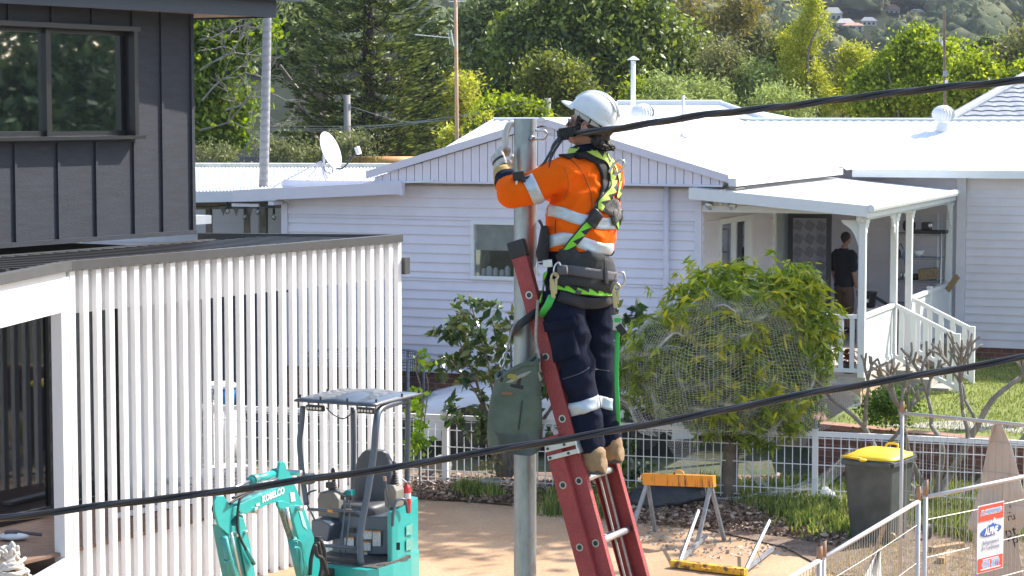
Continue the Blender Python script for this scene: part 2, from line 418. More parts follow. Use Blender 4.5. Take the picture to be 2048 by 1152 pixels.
FH = h_at(943, r=0); FH2 = h_at(1022, r=0)            # the left window in the front wall
wz1 = hz(440, FH, 0); wz0 = hz(558, FH, 0)
LW = 7.3
cladding(w, H(-LW, 0, 0) , HA, -HB, LW, z_b, 3.98, [(FH + LW, h_at(1060, r=0) + LW, wz0, wz1)])
# side wall facing the porch, with a window and a door
cladding(w, H(0, 0, 0), HB, HA, 7.2, z_b, 4.0, [(.86, 2.66, 1.9, 3.40), (4.15, 5.35, 1.1, 3.42)])
# wing wall
cladding(w, H(-.2, 7.2, 0), HA, -HB, 14, z_b, 4.1)
w.build("weatherboard_wall", CLAD, HOUSE)
# gable infill with vertical boards
g = MB(); gl, gr_, ga = -5.47, .40, -2.53
s = gl
while s < gr_ - .01:
    e = min(s + .142, gr_)
    def gz(x): return 4.10 + .84 * (1 - abs(x - ga) / 2.96) - .05
    a_, b_ = s + .006, e - .006
    g.prism([H(a_, -.28, 4.0), H(b_, -.28, 4.0), H(b_, -.28, max(gz(b_), 4.01)), H(a_, -.28, max(gz(a_), 4.01))], HB * .03)
    s = e
g.prism([H(gl, -.245, 4.0), H(gr_, -.245, 4.0), H(gr_, -.245, 4.06), H(ga, -.245, 4.86), H(gl, -.245, 4.06)], HB * .02)
g.build("gable_boards", CLAD, HOUSE)
for a_, b_ in ((gl - .12, ga), (gr_ + .12, ga)):
    MB().prism([H(a_, -.36, 4.03), H(b_, -.36, 4.90), H(b_, -.36, 5.02), H(a_, -.36, 4.15)], HB * .055).build("barge_board", TRIM, HOUSE)
MB().box(H((gl + gr_) / 2, -.29, 3.985), (gr_ - gl, .07, .035), HAX).build("gable_sill", TRIM, HOUSE)
for c_, sz_ in ((H(-.055, -.035, (z_b + 3.97) / 2), (.11, .03, 3.97 - z_b)), (H(-LW + .05, -.035, (z_b + 3.6) / 2), (.11, .03, 3.6 - z_b)), (H(h_at(1925, r=7.2), 7.13, (z_b + 4.0) / 2), (.16, .10, 4.0 - z_b))):
    MB().box(c_, sz_, HAX).build("corner_board", TRIM, HOUSE)
eu = MB(); eu.box(H(-2.6, .17, 3.93), (6.3, .5, .03), HAX); eu.build("eave_soffit", mat("beige_soffit", (.42, .38, .34), .7), HOUSE)
# brick base
def brick_strip(mb, P0, P1, z0, z1, thick=.11):
    P0, P1 = V(P0), V(P1); d = (P1 - P0); L = d.length; d.normalize(); n = V((d.y, -d.x, 0))
    q = [P0 + UP * z0, P1 + UP * z0, P1 + UP * z1, P0 + UP * z1]
    bk = [p - n * thick for p in q]
    mb.add(q + bk, [(0, 1, 2, 3), (3, 2, 6, 7), (1, 5, 6, 2), (0, 3, 7, 4), (5, 4, 7, 6)], 0,
           [[(0, z0), (L, z0), (L, z1), (0, z1)], [(0, 0), (L, 0), (L, thick), (0, thick)], [(0, z0), (thick, z0), (thick, z1), (0, z1)], [(0, z0), (0, z1), (thick, z1), (thick, z0)], [(0, z0), (L, z0), (L, z1), (0, z1)]])
b = MB(); brick_strip(b, H(-LW, .03), H(0, .03), -.02, z_b); brick_strip(b, H(0, .03), H(0, 7.2), -.02, z_b); brick_strip(b, H(0, 7.23), H(13.8, 7.23), -.02, z_b)
b.build("brick_base", BRICK, HOUSE)
# roofs
R = MB()
ridge_r, ridge_z, eave_z = 10.8, 4.95, 4.06
zmain = lambda s, r: ridge_z - (ridge_z - eave_z) * abs(r - ridge_r) / 4.0
zgab = lambda s, r: 4.98 - .86 * abs(s - ga) / 3.0
# main front slope, from the valley of the front gable to the right, and the piece left of it
def lo_main(s):
    if s < gl - .1: return 6.8
    if s < ga:  # valley: where gable plane meets main plane
        z = zgab(s, 0); return min(ridge_r, ridge_r - (ridge_z - z) / (ridge_z - eave_z) * 4.0) if z < ridge_z else ridge_r
    if s < gr_ + .25:
        z = zgab(s, 0); return min(ridge_r, ridge_r - (ridge_z - z) / (ridge_z - eave_z) * 4.0) if z < ridge_z else ridge_r
    return 6.8
corr(R, -7.85, 14, lo_main, lambda s: ridge_r, zmain)
corr(R, -7.85, 14, lambda s: ridge_r, lambda s: 14.8, zmain)
def hi_g(r_side):
    return lambda r: 0
# gable roof: ribs run down the slope (along s)
for sgn in (-1, 1):
    edge = (gl - .12) if sgn < 0 else (gr_ + .12)
    n = 120; rows = [[], []]
    for k in range(n + 1):
        r = -.36 + (11.0) * k / n
        zr = zmain(0, r) if r > 6.8 else 0
        # clip towards the valley
        s_end = edge
        if r > 6.8:
            zz = zmain(0, min(r, ridge_r)); s_v = ga + sgn * max(0, (4.98 - zz)) / .86 * 3.0; s_end = s_v if abs(s_v - ga) < abs(edge - ga) else edge
        wv = .012 * math.sin(2 * math.pi * r / .19)
        rows[0].append(H(s_end, r, zgab(s_end, r) + wv)); rows[1].append(H(ga, r, zgab(ga, r) + wv))
    R.sheet(rows if sgn < 0 else rows[::-1])
R.build("iron_roof", ROOFW, HOUSE)
C = MB()      # ridge caps, gutters, fascias
C.tube([H(-7.9, ridge_r, ridge_z + .01), H(14, ridge_r, ridge_z + .01)], .075, 8, flat=.45)
C.tube([H(ga, -.38, 4.99), H(ga, ridge_r, 4.99)], .075, 8, flat=.45)
C.box(H(-7.9, 8.8, 4.46), (.04, 4.02, .14), (HA, (HB * 4 + UP * .89).normalized(), (UP * 4 - HB * .89).normalized()))
C.box(H(7.6, 6.74, 4.00), (13.6, .12, .13), HAX)                     # wing gutter
C.box(H(7.6, 6.70, 4.06), (13.6, .03, .03), HAX)
C.box(H(gr_ + .19, 3.1, 4.04), (.12, 7.0, .12), HAX)                 # gutter of the front gable, porch side
C.build("gutter_and_ridge_cap", ROOFW, HOUSE)
# lean-to on the left
le = MB(); n = 60
zle = lambda s, r: 3.80 + (s + 7.95) * .058
rows = [[H(s_, -.34, zle(s_, 0)) for s_ in (-8.0, -4.4)], [H(s_, 6.8, zle(s_, 0)) for s_ in (-8.0, -4.4)]]
le.sheet(rows); le.build("lean_to_roof", ROOFW, HOUSE, solid=.03)
lf = MB()
lf.prism([H(-8.03, -.40, 3.62), H(-4.95, -.40, 3.79), H(-4.95, -.40, 3.99), H(-8.03, -.40, 3.81)], HB * .05)
lf.box(H(-4.93, -.40, 3.87), (.05, .12, .2), HAX); lf.box(H(-7.32, -.2, 3.60), (.1, .36, .06), HAX)
lf.box(H(-7.85, -.28, 3.56), (.5, .05, .05), HAX)
lf.build("lean_to_fascia", TRIM, HOUSE)
# front window
def hwindow(name, s0, s1, z0, z1, r=0.0, side=False, mull=True, blind=.0, fw=.06, proud=.03):
    """window in a house wall (front wall, or side wall when side=True)"""
    def P(s, o, z): return H(s, r - o, z) if not side else H(r + o, s, z)
    ax = (HA, HB, UP) if not side else (HB, HA, UP)
    f = MB()
    f.box(P((s0 + s1) / 2, proud / 2, z1 - fw / 2), (s1 - s0, .09, fw), ax); f.box(P((s0 + s1) / 2, proud / 2, z0 + fw / 2), (s1 - s0, .09, fw), ax)
    f.box(P(s0 + fw / 2, proud / 2, (z0 + z1) / 2), (fw, .089, z1 - z0 - 2 * fw), ax); f.box(P(s1 - fw / 2, proud / 2, (z0 + z1) / 2), (fw, .089, z1 - z0 - 2 * fw), ax)
    if mull: f.box(P((s0 + s1) / 2, 0.01, (z0 + z1) / 2), (.045, .05, z1 - z0 - 2 * fw), ax)
    fo = f.build(name, WHITE, HOUSE)
    MB().box(P((s0 + s1) / 2, -.01, (z0 + z1) / 2), (s1 - s0 - 2 * fw, .012, z1 - z0 - 2 * fw), ax).build("pane", GLASS, fo)
    d = MB()      # the dark room behind
    d.box(P((s0 + s1) / 2, -1.5, (z0 + z1) / 2), (s1 - s0 + .6, .02, z1 - z0 + .5), ax)
    d.build("room", mat("dim_room_wall", (.16, .16, .17), .9), fo)
    if blind: MB().box(P((s0 + s1) / 2, -.035, z1 - fw - blind / 2), (s1 - s0 - 2 * fw - .02, .01, blind), ax).build("roller_blind", mat("cream_blind", (.62, .61, .58), .9), fo)
    return fo
wf = hwindow("window", FH, h_at(1060, r=0), wz0, wz1, mull=False, blind=.42)
jm = MB()
for k, (dx, rr_, hh) in enumerate([(.10, .035, .10), (.2, .05, .14), (.31, .045, .12), (.42, .04, .09), (.52, .045, .15)]):
    jm.lathe(H(FH + .06 + dx, .12, wz0 + .06), [(rr_, 0), (rr_, hh * .8), (rr_ * .6, hh), (rr_ * .6, hh + .01)], n=12)
jars = jm.build("sill_jar", WHITE, wf)
hwindow("window", .81, 2.72, 1.9, 3.42, side=True, fw=.09)
# door frame and door leaf in the side wall
d = MB(); ax = (HB, HA, UP)
d.box(H(.015, 4.15, 2.3), (.10, .10, 2.4), ax); d.box(H(.015, 5.35, 2.3), (.10, .10, 2.4), ax); d.box(H(.015, 4.75, 3.46), (1.30, .10, .12), ax)
df = d.build("door_frame", WHITE, HOUSE)
MB().box(H(-.05, 4.75, 2.25), (1.1, .04, 2.3), ax).build("door_leaf", mat("frosted_door", (.50, .55, .55), .3), df)
# open screen door with scroll work
sd = MB(); sdir = (HA * .97 - HB * .05).normalized(); hp = H(.06, 5.0, 0); sax = (sdir, V((-sdir.y, sdir.x, 0)), UP); wdt = .78
for a0 in (0.04, wdt - .04): sd.box(hp + sdir * a0 + UP * 2.22, (.08, .05, 2.24), sax)
for zz in (1.15, 2.0, 3.30): sd.box(hp + sdir * wdt / 2 + UP * zz, (wdt - .16, .048, .09), sax)
sdo = sd.build("screen_door", DARKM, HOUSE)
sc = MB()
for i in range(3):
    for j in range(9):
        c = hp + sdir * (.18 + .21 * i) + UP * (1.28 + .23 * j)
        if abs(c.z - 2.0) < .08: continue
        for q in range(4):
            a0 = q * math.pi / 2; pts = [c + sdir * math.cos(a0 + t_) * (.095 - .016 * k) + UP * math.sin(a0 + t_) * (.095 - .016 * k) for k, t_ in enumerate(np.linspace(0, 3.2, 6))]
            sc.tube(pts, .0065, 4, caps=False)
sc.build("scroll_work", DARKM, sdo)
MB().box(hp + sdir * wdt / 2 + UP * 2.2 + sax[1] * .012, (wdt - .1, .004, 2.1), sax).build("fly_screen", glassmat("fly_mesh", (.8, .8, .8), -.03, .4), sdo)

# ------------------------------------------------------------------ porch
FZ = 1.10; PS = 2.52; PR = 6.98
fl = MB(); fl.box(H(PS / 2 + .03, 3.6, FZ - .06), (PS + .06, 7.2, .12), HAX); fl.build("porch_floor", mat("pale_porch_tiles", (.52, .47, .42), .8, var=.1), HOUSE)
pb = MB(); pb.box(H(PS / 2, .06, FZ / 2 - .07), (PS - .02, .12, FZ - .12), HAX); pb.box(H(PS - .06, 3.6, FZ / 2 - .07), (.12, 6.9, FZ - .12), HAX)
pb.build("porch_base", mat("apricot_render", (.55, .38, .26), .85, var=.08), HOUSE)
zp = lambda s, r: 3.95 - .09 * s
pr = MB(); corr(pr, -.36, 6.75, lambda r: -.05, lambda r: PS + .14, zp, ax='r', amp=.010)
pr.build("porch_roof", ROOFW, HOUSE)
pf = MB()
pf.prism([H(-.1, -.40, 3.78), H(PS + .16, -.40, 3.55), H(PS + .16, -.40, 3.72), H(-.1, -.40, 3.955)], HB * .035)
pf.box(H(PS + .13, 3.2, 3.60), (.035, 7.1, .13), HAX); pf.tube([H(PS + .20, -.40, 3.68), H(PS + .20, 6.78, 3.68)], .06, 8)
pf.box(H(PS, 3.3, 3.53), (.09, 7.1, .10), HAX)
pf.box(H(PS / 2, .0, 3.62), (PS, .06, .1), HAX)
pf.build("porch_fascia", WHITE, HOUSE)
pc = MB(); pc.prism([H(0.02, -.3, 3.84), H(PS, -.3, 3.62), H(PS, 7.1, 3.62), H(.02, 7.1, 3.84)], UP * .015); pc.build("porch_ceiling", mat("porch_ceiling_paint", (.45, .42, .38), .8), HOUSE)
posts = [0, 2.26, 3.44, PR]
for k, r_ in enumerate(posts):
    p = MB(); p.box(H(PS, r_, (FZ + 3.5) / 2), (.105, .105, 3.5 - FZ), HAX); p.box(H(PS, r_, 3.46), (.14, .14, .05), HAX)
    po = p.build("porch_post", WHITE, HOUSE, bevel=.006)
    for dv in ((HB,) if k != 1 else (HB, -HB)) if k < 3 else (-HB,):
        q = MB(); c = H(PS, r_, 3.48)
        prof = [(.05, 0), (.34, 0), (.34, -.04), (.27, -.06), (.28, -.11), (.20, -.12), (.19, -.19), (.13, -.20), (.13, -.28), (.08, -.30), (.08, -.40), (.05, -.42)]
        q.prism([c + dv * x + UP * z for x, z in prof], HA * .03); q.build("fret_bracket", WHITE, po)
    if k == 0:
        q = MB(); c = H(PS, r_, 3.48); prof = [(.05, 0), (.34, 0), (.30, -.06), (.20, -.12), (.13, -.22), (.08, -.36), (.05, -.42)]
        q.prism([c - HA * x + UP * z for x, z in prof], HB * .03); q.build("fret_bracket", WHITE, po)
def balustrade(A, B, name="balustrade", slope=0, sp=.115, w_=.07, h=.92, top=True):
    A, B = V(A), V(B); d = B - A; L = d.length; dn = d.normalized(); hd = V((d.x, d.y, 0)).normalized(); nrm = V((hd.y, -hd.x, 0))
    m = MB(); m.bar(A + UP * h, B + UP * h, .075, .06); m.bar(A + UP * .1, B + UP * .1, .05, .06)
    Lh = V((d.x, d.y, 0)).length; n = max(1, int(Lh / sp))
    for i in range(n):
        t_ = (i + .5) / n; c = A + d * t_
        m.box(c + UP * (h / 2 + .03), (w_, .02, h - .10), (hd, nrm, UP))
    return m.build(name, WHITE, HOUSE)
balustrade(H(.05, 0, FZ), H(PS - .06, 0, FZ), sp=.17)
balustrade(H(PS, .06, FZ), H(PS, 2.2, FZ), sp=.10, w_=.075)
balustrade(H(PS, 3.5, FZ), H(PS, 5.2, FZ), sp=.10, w_=.075); balustrade(H(PS, 5.26, FZ), H(PS, PR - .05, FZ), sp=.10, w_=.075)
MB().box(H(PS, 5.23, FZ + .5), (.09, .09, 1.0), HAX).build("newel_post", WHITE, HOUSE)
for r_ in (2.20, 3.50):
    balustrade(H(PS + .05, r_, FZ), H(PS + 1.02, r_, FZ - .46), "stair_balustrade", sp=.19, w_=.085)
    MB().box(H(PS + 1.05, r_, .60 + .5), (.085, .085, 1.0), HAX).build("newel_post", WHITE, HOUSE)
st = MB()
for k in range(3): st.box(H(PS + .18 + .29 * k, 2.85, (FZ - .13 * (k + 1)) / 2), (.3, 1.2, FZ - .13 * (k + 1)), HAX)
st.build("porch_steps", CONC, HOUSE)
MB().tube([H(-.55, -.10, .9), H(-.55, -.10, 3.97)], .045, 10).build("downpipe", TRIM, HOUSE, smooth=True)
# flood lights under the porch roof
c = at(1441, 398, 33.9); fo = thing("floodlight", "twin-head white floodlight with silver bulbs under the porch roof", "light", c)
MB().box(c, (.10, .06, .05)).tube([c, c + V((-.12, -.03, -.05))], .025, 8).tube([c, c + V((.13, -.03, -.05))], .025, 8).tube([c, c + V((.0, -.05, -.08))], .03, 8).build("mounting", WHITE, fo)
for dx in (-.17, .17):
    MB().lathe(c + V((dx * .75, -.04, -.06)), [(.03, 0), (.05, .05), (.075, .10), (.05, .13), (.01, .14)], V((dx, -.2, -.12)), 14).build("bulb", STEEL, fo, smooth=True)

# vents, flue, pipe on the roofs
def turbine(P, s, label):
    o = thing("roof_vent", label, "roof vent", P, "white turbine vents on the iron roofs")
    MB().lathe(P + UP * -.06, [(.17 * s, 0), (.16 * s, .16 * s), (.13 * s, .22 * s), (.13 * s, .26 * s)], n=18).build("vent_base", ROOFW, o, smooth=True)
    b_ = MB(); nv = 22
    for k in range(nv):
        rows = []
        for j in range(9):
            ph = math.pi * (.12 + .72 * j / 8); a0 = 2 * math.pi * k / nv + .35 * math.sin(ph)
            r0 = .26 * s * math.sin(ph); zz = .38 * s + .20 * s * math.cos(ph)
            rows.append([P + V((math.cos(a0) * r0, math.sin(a0) * r0, zz)), P + V((math.cos(a0 + .36) * r0 * .90, math.sin(a0 + .36) * r0 * .90, zz))])
        b_.sheet(rows)
    b_.build("vane", ROOFW, o, solid=.004)
    MB().lathe(P + UP * .54 * s, [(.12 * s, 0), (.11 * s, .02), (.02, .035)], n=16).build("vent_cap", ROOFW, o, smooth=True)
turbine(H(h_at(1285, r=9.9), 9.9, zmain(0, 9.9)), .92, "ribbed white turbine vent on the ridge right behind the white helmet")
turbine(H(h_at(1884, r=9.9), 9.9, zmain(0, 9.9)), .85, "ribbed white turbine vent standing alone on the right wing roof")
P = at(1266, 214, 50.5); o = thing("flue_pipe", "tall white flue pipe with a conical cap on the rear roof", "flue", P)
MB().tube([P - UP * .4, P + UP * 1.05], .055, 14).build("pipe", ROOFW, o, smooth=True)
MB().lathe(P + UP * 1.07, [(.14, 0), (.14, .012), (.02, .09)], n=16).build("cap", ROOFW, o)
r_ = 3.6; s_ = h_at(1365, r=r_); P = H(s_, r_, zgab(s_, r_)); o = thing("vent_pipe", "thin pale grey vent pipe on the gable roof behind the helmet", "pipe", P)
MB().tube([P - UP * .05, P + UP * .72], .028, 10).lathe(P, [(.09, 0), (.05, .04), (.03, .06)], n=12).build("pipe", TRIM, o, smooth=True)

# roof behind
rb = thing("rear_roof_house", "white hipped iron roof of the building standing behind the gable roof", "house", H(-6, 17.5, 0))
q = MB(); rz = 5.31; ez = 4.35; rr_ = 17.5; s0, s1 = -7.44, -4.85
A, B = H(s0, rr_, rz), H(s1, rr_, rz); c1, c2, c3, c4 = H(s0 - 1.2, rr_ - 4, ez), H(s1 + 4, rr_ - 4, ez), H(s1 + 4, rr_ + 4, ez), H(s0 - 1.2, rr_ + 4, ez)
q.add([A, B, c1, c2, c3, c4], [(2, 3, 1, 0), (3, 4, 1), (4, 5, 0, 1), (5, 2, 0)]); q.build("hip_roof", ROOFW, rb)
q = MB(); q.tube([A, B], .09, 8); q.tube([B, c2], .07, 8); q.tube([A, c1], .07, 8); q.build("ridge_cap", ROOFW, rb)
q = MB(); q.box(H((s0 + s1) / 2 + 1.3, rr_, 2.15), (s1 - s0 + 4.6, 7, 4.3), HAX); q.build("wall", CLAD, rb)

# tiled roof at the far right
tr = thing("tiled_roof_house", "neighbouring house with a grey-blue tiled hip roof at the far right", "house", V((12.5, 47, 0)))
q = MB(); ap = at(2120, 118, 49); el, er = at(1865, 262, 45.5), at(2420, 262, 45.5)
n = 16
for i in range(n):
    t0, t1 = i / n, (i + 1) / n; rows = [[], []]
    for j, t_ in enumerate((t0, t1)):
        a_, b_ = el.lerp(ap, t_), er.lerp(ap, t_); m_ = 90
        for k in range(m_ + 1):
            p_ = a_.lerp(b_, k / m_); x = p_.x / .17; p_ = p_ + UP * (.02 * abs(math.sin(x * math.pi / 2)) + (.022 if j == 0 else 0)); rows[j].append(p_)
    q.sheet(rows)
q.build("tiled_roof", TILE, tr, solid=.012)
q = MB(); q.tube([el + UP * .05, ap + UP * .06], .10, 10); q.build("hip_cap", mat("pale_ridge_tile", (.40, .43, .47), .6), tr)
q = MB(); q.prism([el + V((.3, .3, -.1)), er + V((-.3, .3, -.1)), er + V((-.3, 6, -.1)), el + V((.3, 6, -.1))], UP * -(el.z - .1)); q.build("wall", CLAD, tr)
q = MB(); bk = V((0, 3.6, 0)); q.add([el, ap, el + V((3.0, 7.4, 0)), er, er + V((-3, 7.4, 0))], [(0, 1, 2), (1, 3, 4), (1, 4, 2)]); q.build("rear_slope", TILE, tr)
# ------------------------------------------------------------------ the charcoal house on the left
DA = V((.525, .851, 0)).normalized(); DN = V((DA.y, -DA.x, 0)); DC = V((-3.69, 25.5, 0)); DAX = (DA, DN, UP)
def D(s, n=0, z=0.0): return DC + DA * s + DN * n + UP * z
def d_at(px, n=0):
    u = (px - 1024) / F; P = DC + DN * n; return (u * P.y - P.x) / (DA.x - u * DA.y)
DH = thing("charcoal_house", "two-storey charcoal clad house with a white slatted pergola at the left", "house", D(0, 0, 0))
zb_, zt_ = 3.74, 6.35
ws0, ws1 = d_at(-75), d_at(268); sill_z = CAMZ - (272 - 225) / F * D(d_at(140)).y; head_z = CAMZ - (58 - 225) / F * D(d_at(140)).y
m = MB()
def dslab(s0, s1, z0, z1, t=.14): m.box(D((s0 + s1) / 2, -t / 2, (z0 + z1) / 2), (s1 - s0, t, z1 - z0), DAX)
dslab(ws1, 0, zb_, zt_); dslab(-9, ws1, zb_, sill_z - .03); dslab(-9, ws1, head_z, zt_); dslab(-9, ws0, sill_z - .03, head_z)
m.box(D(-.07, -2.6, (zb_ + zt_) / 2), (.14, 4.9, zt_ - zb_), DAX)
m.build("cladding_wall", DARKC, DH)
m = MB()
for px in (30, 116, 192, 268, 325):                   # vertical cover battens
    s_ = d_at(px); top = zt_ - .1
    if px < 300: m.box(D(s_, .012, (zb_ + sill_z - .07) / 2), (.035, .026, sill_z - .07 - zb_), DAX); 
    else: m.box(D(s_, .012, (zb_ + top) / 2), (.035, .026, top - zb_), DAX)
for px in (22, 108, 188, 268): s_ = d_at(px); m.box(D(s_, .012, (head_z + .06 + zt_) / 2), (.035, .026, zt_ - head_z - .06), DAX)
m.box(D(-.02, .012, (zb_ + zt_) / 2 - .02), (.05, .03, zt_ - zb_ - .06), DAX)
m.box(D(-4.5, .02, zb_ - .02), (9, .05, .05), DAX)
m.build("cover_batten", DARKC, DH)
# upper window
fr = MB(); fw = .07
for s_ in (ws0 + .03, ws1 - .03): fr.box(D(s_, .02, (sill_z + head_z) / 2), (.06, .14, head_z - sill_z), DAX)
fr.box(D((ws0 + ws1) / 2, .02, head_z + .02), (ws1 - ws0 + .08, .16, .05), DAX); fr.box(D((ws0 + ws1) / 2, .04, sill_z - .02), (ws1 - ws0 + .1, .22, .04), DAX)
sm = d_at(104); fr.box(D(sm, -.05, (sill_z + head_z) / 2), (.075, .07, head_z - sill_z), DAX)
fr.box(D(ws1 - .10, -.09, (sill_z + head_z) / 2), (.05, .05, head_z - sill_z), DAX); fr.box(D((ws0 + ws1) / 2, -.08, sill_z + .03), (ws1 - ws0, .05, .05), DAX)
fr.box(D((ws0 + ws1) / 2, -.08, head_z - .03), (ws1 - ws0, .05, .05), DAX)
fwn = fr.build("window_frame", BLKM, DH)
MB().box(D((ws0 + sm) / 2, -.08, (sill_z + head_z) / 2), (sm - ws0 - .08, .01, head_z - sill_z - .1), DAX).build("pane", GLASS, fwn)
MB().box(D((sm + ws1) / 2 - .03, -.06, (sill_z + head_z) / 2), (ws1 - sm - .2, .01, head_z - sill_z - .1), DAX).build("pane", GLASS, fwn)
ro = MB(); rw = mat("room_paint", (.42, .45, .48), .8)
ro.box(D(-3, -3.0, 5), (9, .1, 2.5), DAX); ro.box(D(ws1 + .2, -1.6, 5), (.1, 2.8, 2.5), DAX); ro.box(D(-3, -1.6, zb_ + .1), (7, 2.9, .1), DAX); ro.box(D(-3, -1.6, zt_ + .1), (7, 2.9, .05), DAX)
ro.build("room_shell", rw, DH)
lv = MB()
for k in range(7):
    z0 = sill_z + .06 + k * .16
    lv.box(D((ws0 + sm) / 2 + .05, -.22, z0 + .07), (sm - ws0 - .12, .01, .15), (DA, (DN + UP * .12).normalized(), (UP - DN * .12).normalized()))
lv.build("louvre_blade", glassmat("blue_louvre_glass", (.45, .55, .62), .25, .08), DH)
# eave: fascia, gutter, soffit
ov = 1.0; c_z = 6.10
P0 = at(552, 8, 25.2); P0.z = 0
m = MB(); fp = at(551, 20, 26.0); dsl = (at(0, 5, 22.6) - fp); dsl.z = 0; dsl.normalize()
f0 = V((fp.x, fp.y, 0)); zf0 = CAMZ + (225 - 37) / F * fp.y; zf1 = CAMZ + (225 + 2) / F * fp.y
m.box(f0 + dsl * 5 + UP * (zf0 + zf1) / 2, (10, .03, zf1 - zf0), (dsl, V((-dsl.y, dsl.x, 0)), UP))
m.box(f0 + DN * -2.3 + UP * (zf0 + zf1) / 2, (.03, 4.6, zf1 - zf0), DAX)
m.build("fascia", FASC, DH)
m = MB(); g0 = f0 + DN * .09 + DA * .15; m.box(g0 + dsl * 5 + UP * (zf1 + .03), (10.3, .16, .13), (dsl, V((-dsl.y, dsl.x, 0)), UP)); m.build("gutter", FASC, DH)
m = MB(); inn = f0 - DN * 4.5
m.prism([f0 + UP * (zf0 + .02) - DN * .03, f0 + dsl * 9 + UP * (zf0 + .02) - DN * .03, f0 + dsl * 9 - DN * 4.6 + UP * (zf0 + .02), inn + UP * (zf0 + .02)], UP * .02); m.build("soffit", SOFF, DH)
m = MB(); m.prism([f0 + UP * zf1, f0 + dsl * 9 + UP * zf1, f0 + dsl * 9 - DN * 4.6 + UP * (zf1 + .5), inn + UP * (zf1 + .5)], UP * .05); m.build("roof", DARKM, DH)

# pergola
PZ = 3.65
pA, pB, pC, pD = V((-4.61, 19.8, 0)), V((-4.36, 21.48, 0)), V((-1.35, 26.25, 0)), V((-3.80, 26.62, 0))
pd = (pC - pB).normalized(); pn = V((pd.y, -pd.x, 0)); pax = (pd, pn, UP)
m = MB(); pA2 = pA + (pA - pB) * 1.2
m.bar(pB + UP * (PZ - .045), pC + UP * (PZ - .045), .12, .09); m.bar(pA2 + UP * (PZ - .045), pB + UP * (PZ - .045), .119, .088)
m.bar(pC + pd * .06 + UP * (PZ - .047), pD + UP * (PZ - .047), .06, .085); m.box(pC + V((.05, .05, PZ - .38)), (.10, .12, .2), pax)
m.build("pergola_beam", CAPM, DH)
m = MB()
for q0, q1 in ((pB, pC),): m.bar(q0 - pn * .10 + UP * 3.34, q1 - pn * .10 + UP * 3.34, .03, .44)
qa = (pB - pA2).normalized(); qn = V((qa.y, -qa.x, 0)); m.bar(pA2 - qn * .02 + UP * 3.38, pB - qn * .02 + UP * 3.38, .03, .44)
m.build("pergola_panel", WHITE, DH)
L = (pC - pB).length; ns = 31
for k in range(ns):
    t_ = .05 + (L - .08) * k / (ns - 1); c = pB + pd * t_ - pn * .0
    MB().box(c + UP * (PZ - .10) / 2, (.070, .060, PZ - .10), pax).build("screen_slat", WHITE, DH)
MB().box(pB + V((-.06, -.05, 1.75)), (.11, .14, 3.5), pax).build("pergola_column", WHITE, DH)
lou = MB()                                            # louvre blades across the pergola top
k = 0
for t_ in np.arange(-2.2, 3.7, .19):
    w0 = DC + DA * (t_ - 2.3) + DN * .10
    # run from the wall to the outer beam
    q = (pB - w0); den = DN.x * pd.y - DN.y * pd.x; ln = (q.x * pd.y - q.y * pd.x) / den
    if t_ < -.9: 
        den = DN.x * qa.y - DN.y * qa.x; ln = min(ln, (q.x * qa.y - q.y * qa.x) / den)
    if ln < .2: continue
    w1 = w0 + DN * (ln - .06)
    lou.box((w0 + w1) / 2 + UP * (PZ - .06), (.055, (w1 - w0).length, .05), (DA, DN, UP))
lou.build("pergola_louvre", DARKM, DH)
m = MB(); m.bar(D(-4, .05, PZ - .05), D(.3, .05, PZ - .05), .05, .05); m.build("pergola_wall_plate", CAPM, DH)
# flat tray roof in the far corner
m = MB(); m.prism([D(.15, .1, PZ - .16), pC + pd * -.6 - pn * .1 + UP * (PZ - .16), pC - pn * .15 + UP * (PZ - .16), pD + UP * (PZ - .16) - pd * .1], UP * .03); m.build("pergola_tray", DARKM, DH)

# lower storey: sliding glass doors, white wall, deck
DZ = .78
gl0, gl1 = D(-6.0, -.02), D(d_at(238), -.02)
m = MB()
for s_ in (-6, d_at(-120), d_at(96), d_at(236)): m.box(D(s_, -.02, (DZ + 3.2) / 2), (.10 if s_ < -4 else .11, .09, 3.2 - DZ), DAX)
m.box(D(-4.2, -.02, DZ + .05), (5.0, .10, .10), DAX); m.box(D(-4.2, -.02, 3.18), (5.0, .11, .08), DAX)
gd = m.build("sliding_door_frame", BLKM, DH)
for a_, b_ in ((-6, d_at(-120)), (d_at(-120), d_at(96)), (d_at(96), d_at(236))):
    MB().box(D((a_ + b_) / 2, -.02, (DZ + 3.2) / 2), (b_ - a_ - .1, .012, 3.2 - DZ - .2), DAX).build("glass_panel", GLASSD, gd)
wh = MB(); w0 = D(d_at(240), 0); w1 = V((-3.50, 24.62, 0)); wd = (w1 - w0)
wh.bar(w0 + UP * (DZ + 1.16), w1 + UP * (DZ + 1.16), .12, 2.32); wh.bar(w1 + UP * (DZ + 1.155) + V((-.07, .10, 0)), w1 + V((-2.5, 1.3, DZ + 1.155)), .12, 2.30)
wh.build("rendered_wall", WHITE, DH)
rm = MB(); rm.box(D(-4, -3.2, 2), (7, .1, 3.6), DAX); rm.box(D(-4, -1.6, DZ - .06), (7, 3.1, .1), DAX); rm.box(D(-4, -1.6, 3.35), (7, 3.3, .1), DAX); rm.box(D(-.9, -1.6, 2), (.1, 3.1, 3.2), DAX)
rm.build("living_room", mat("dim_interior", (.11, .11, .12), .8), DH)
DECKM = mat("brown_deck_board", (.30, .17, .11), .6, var=.18, vscale=4, stretch=(1, 9, 9))
dk = MB()
dd0, n_b = -6.0, 0
y_ = 0.0
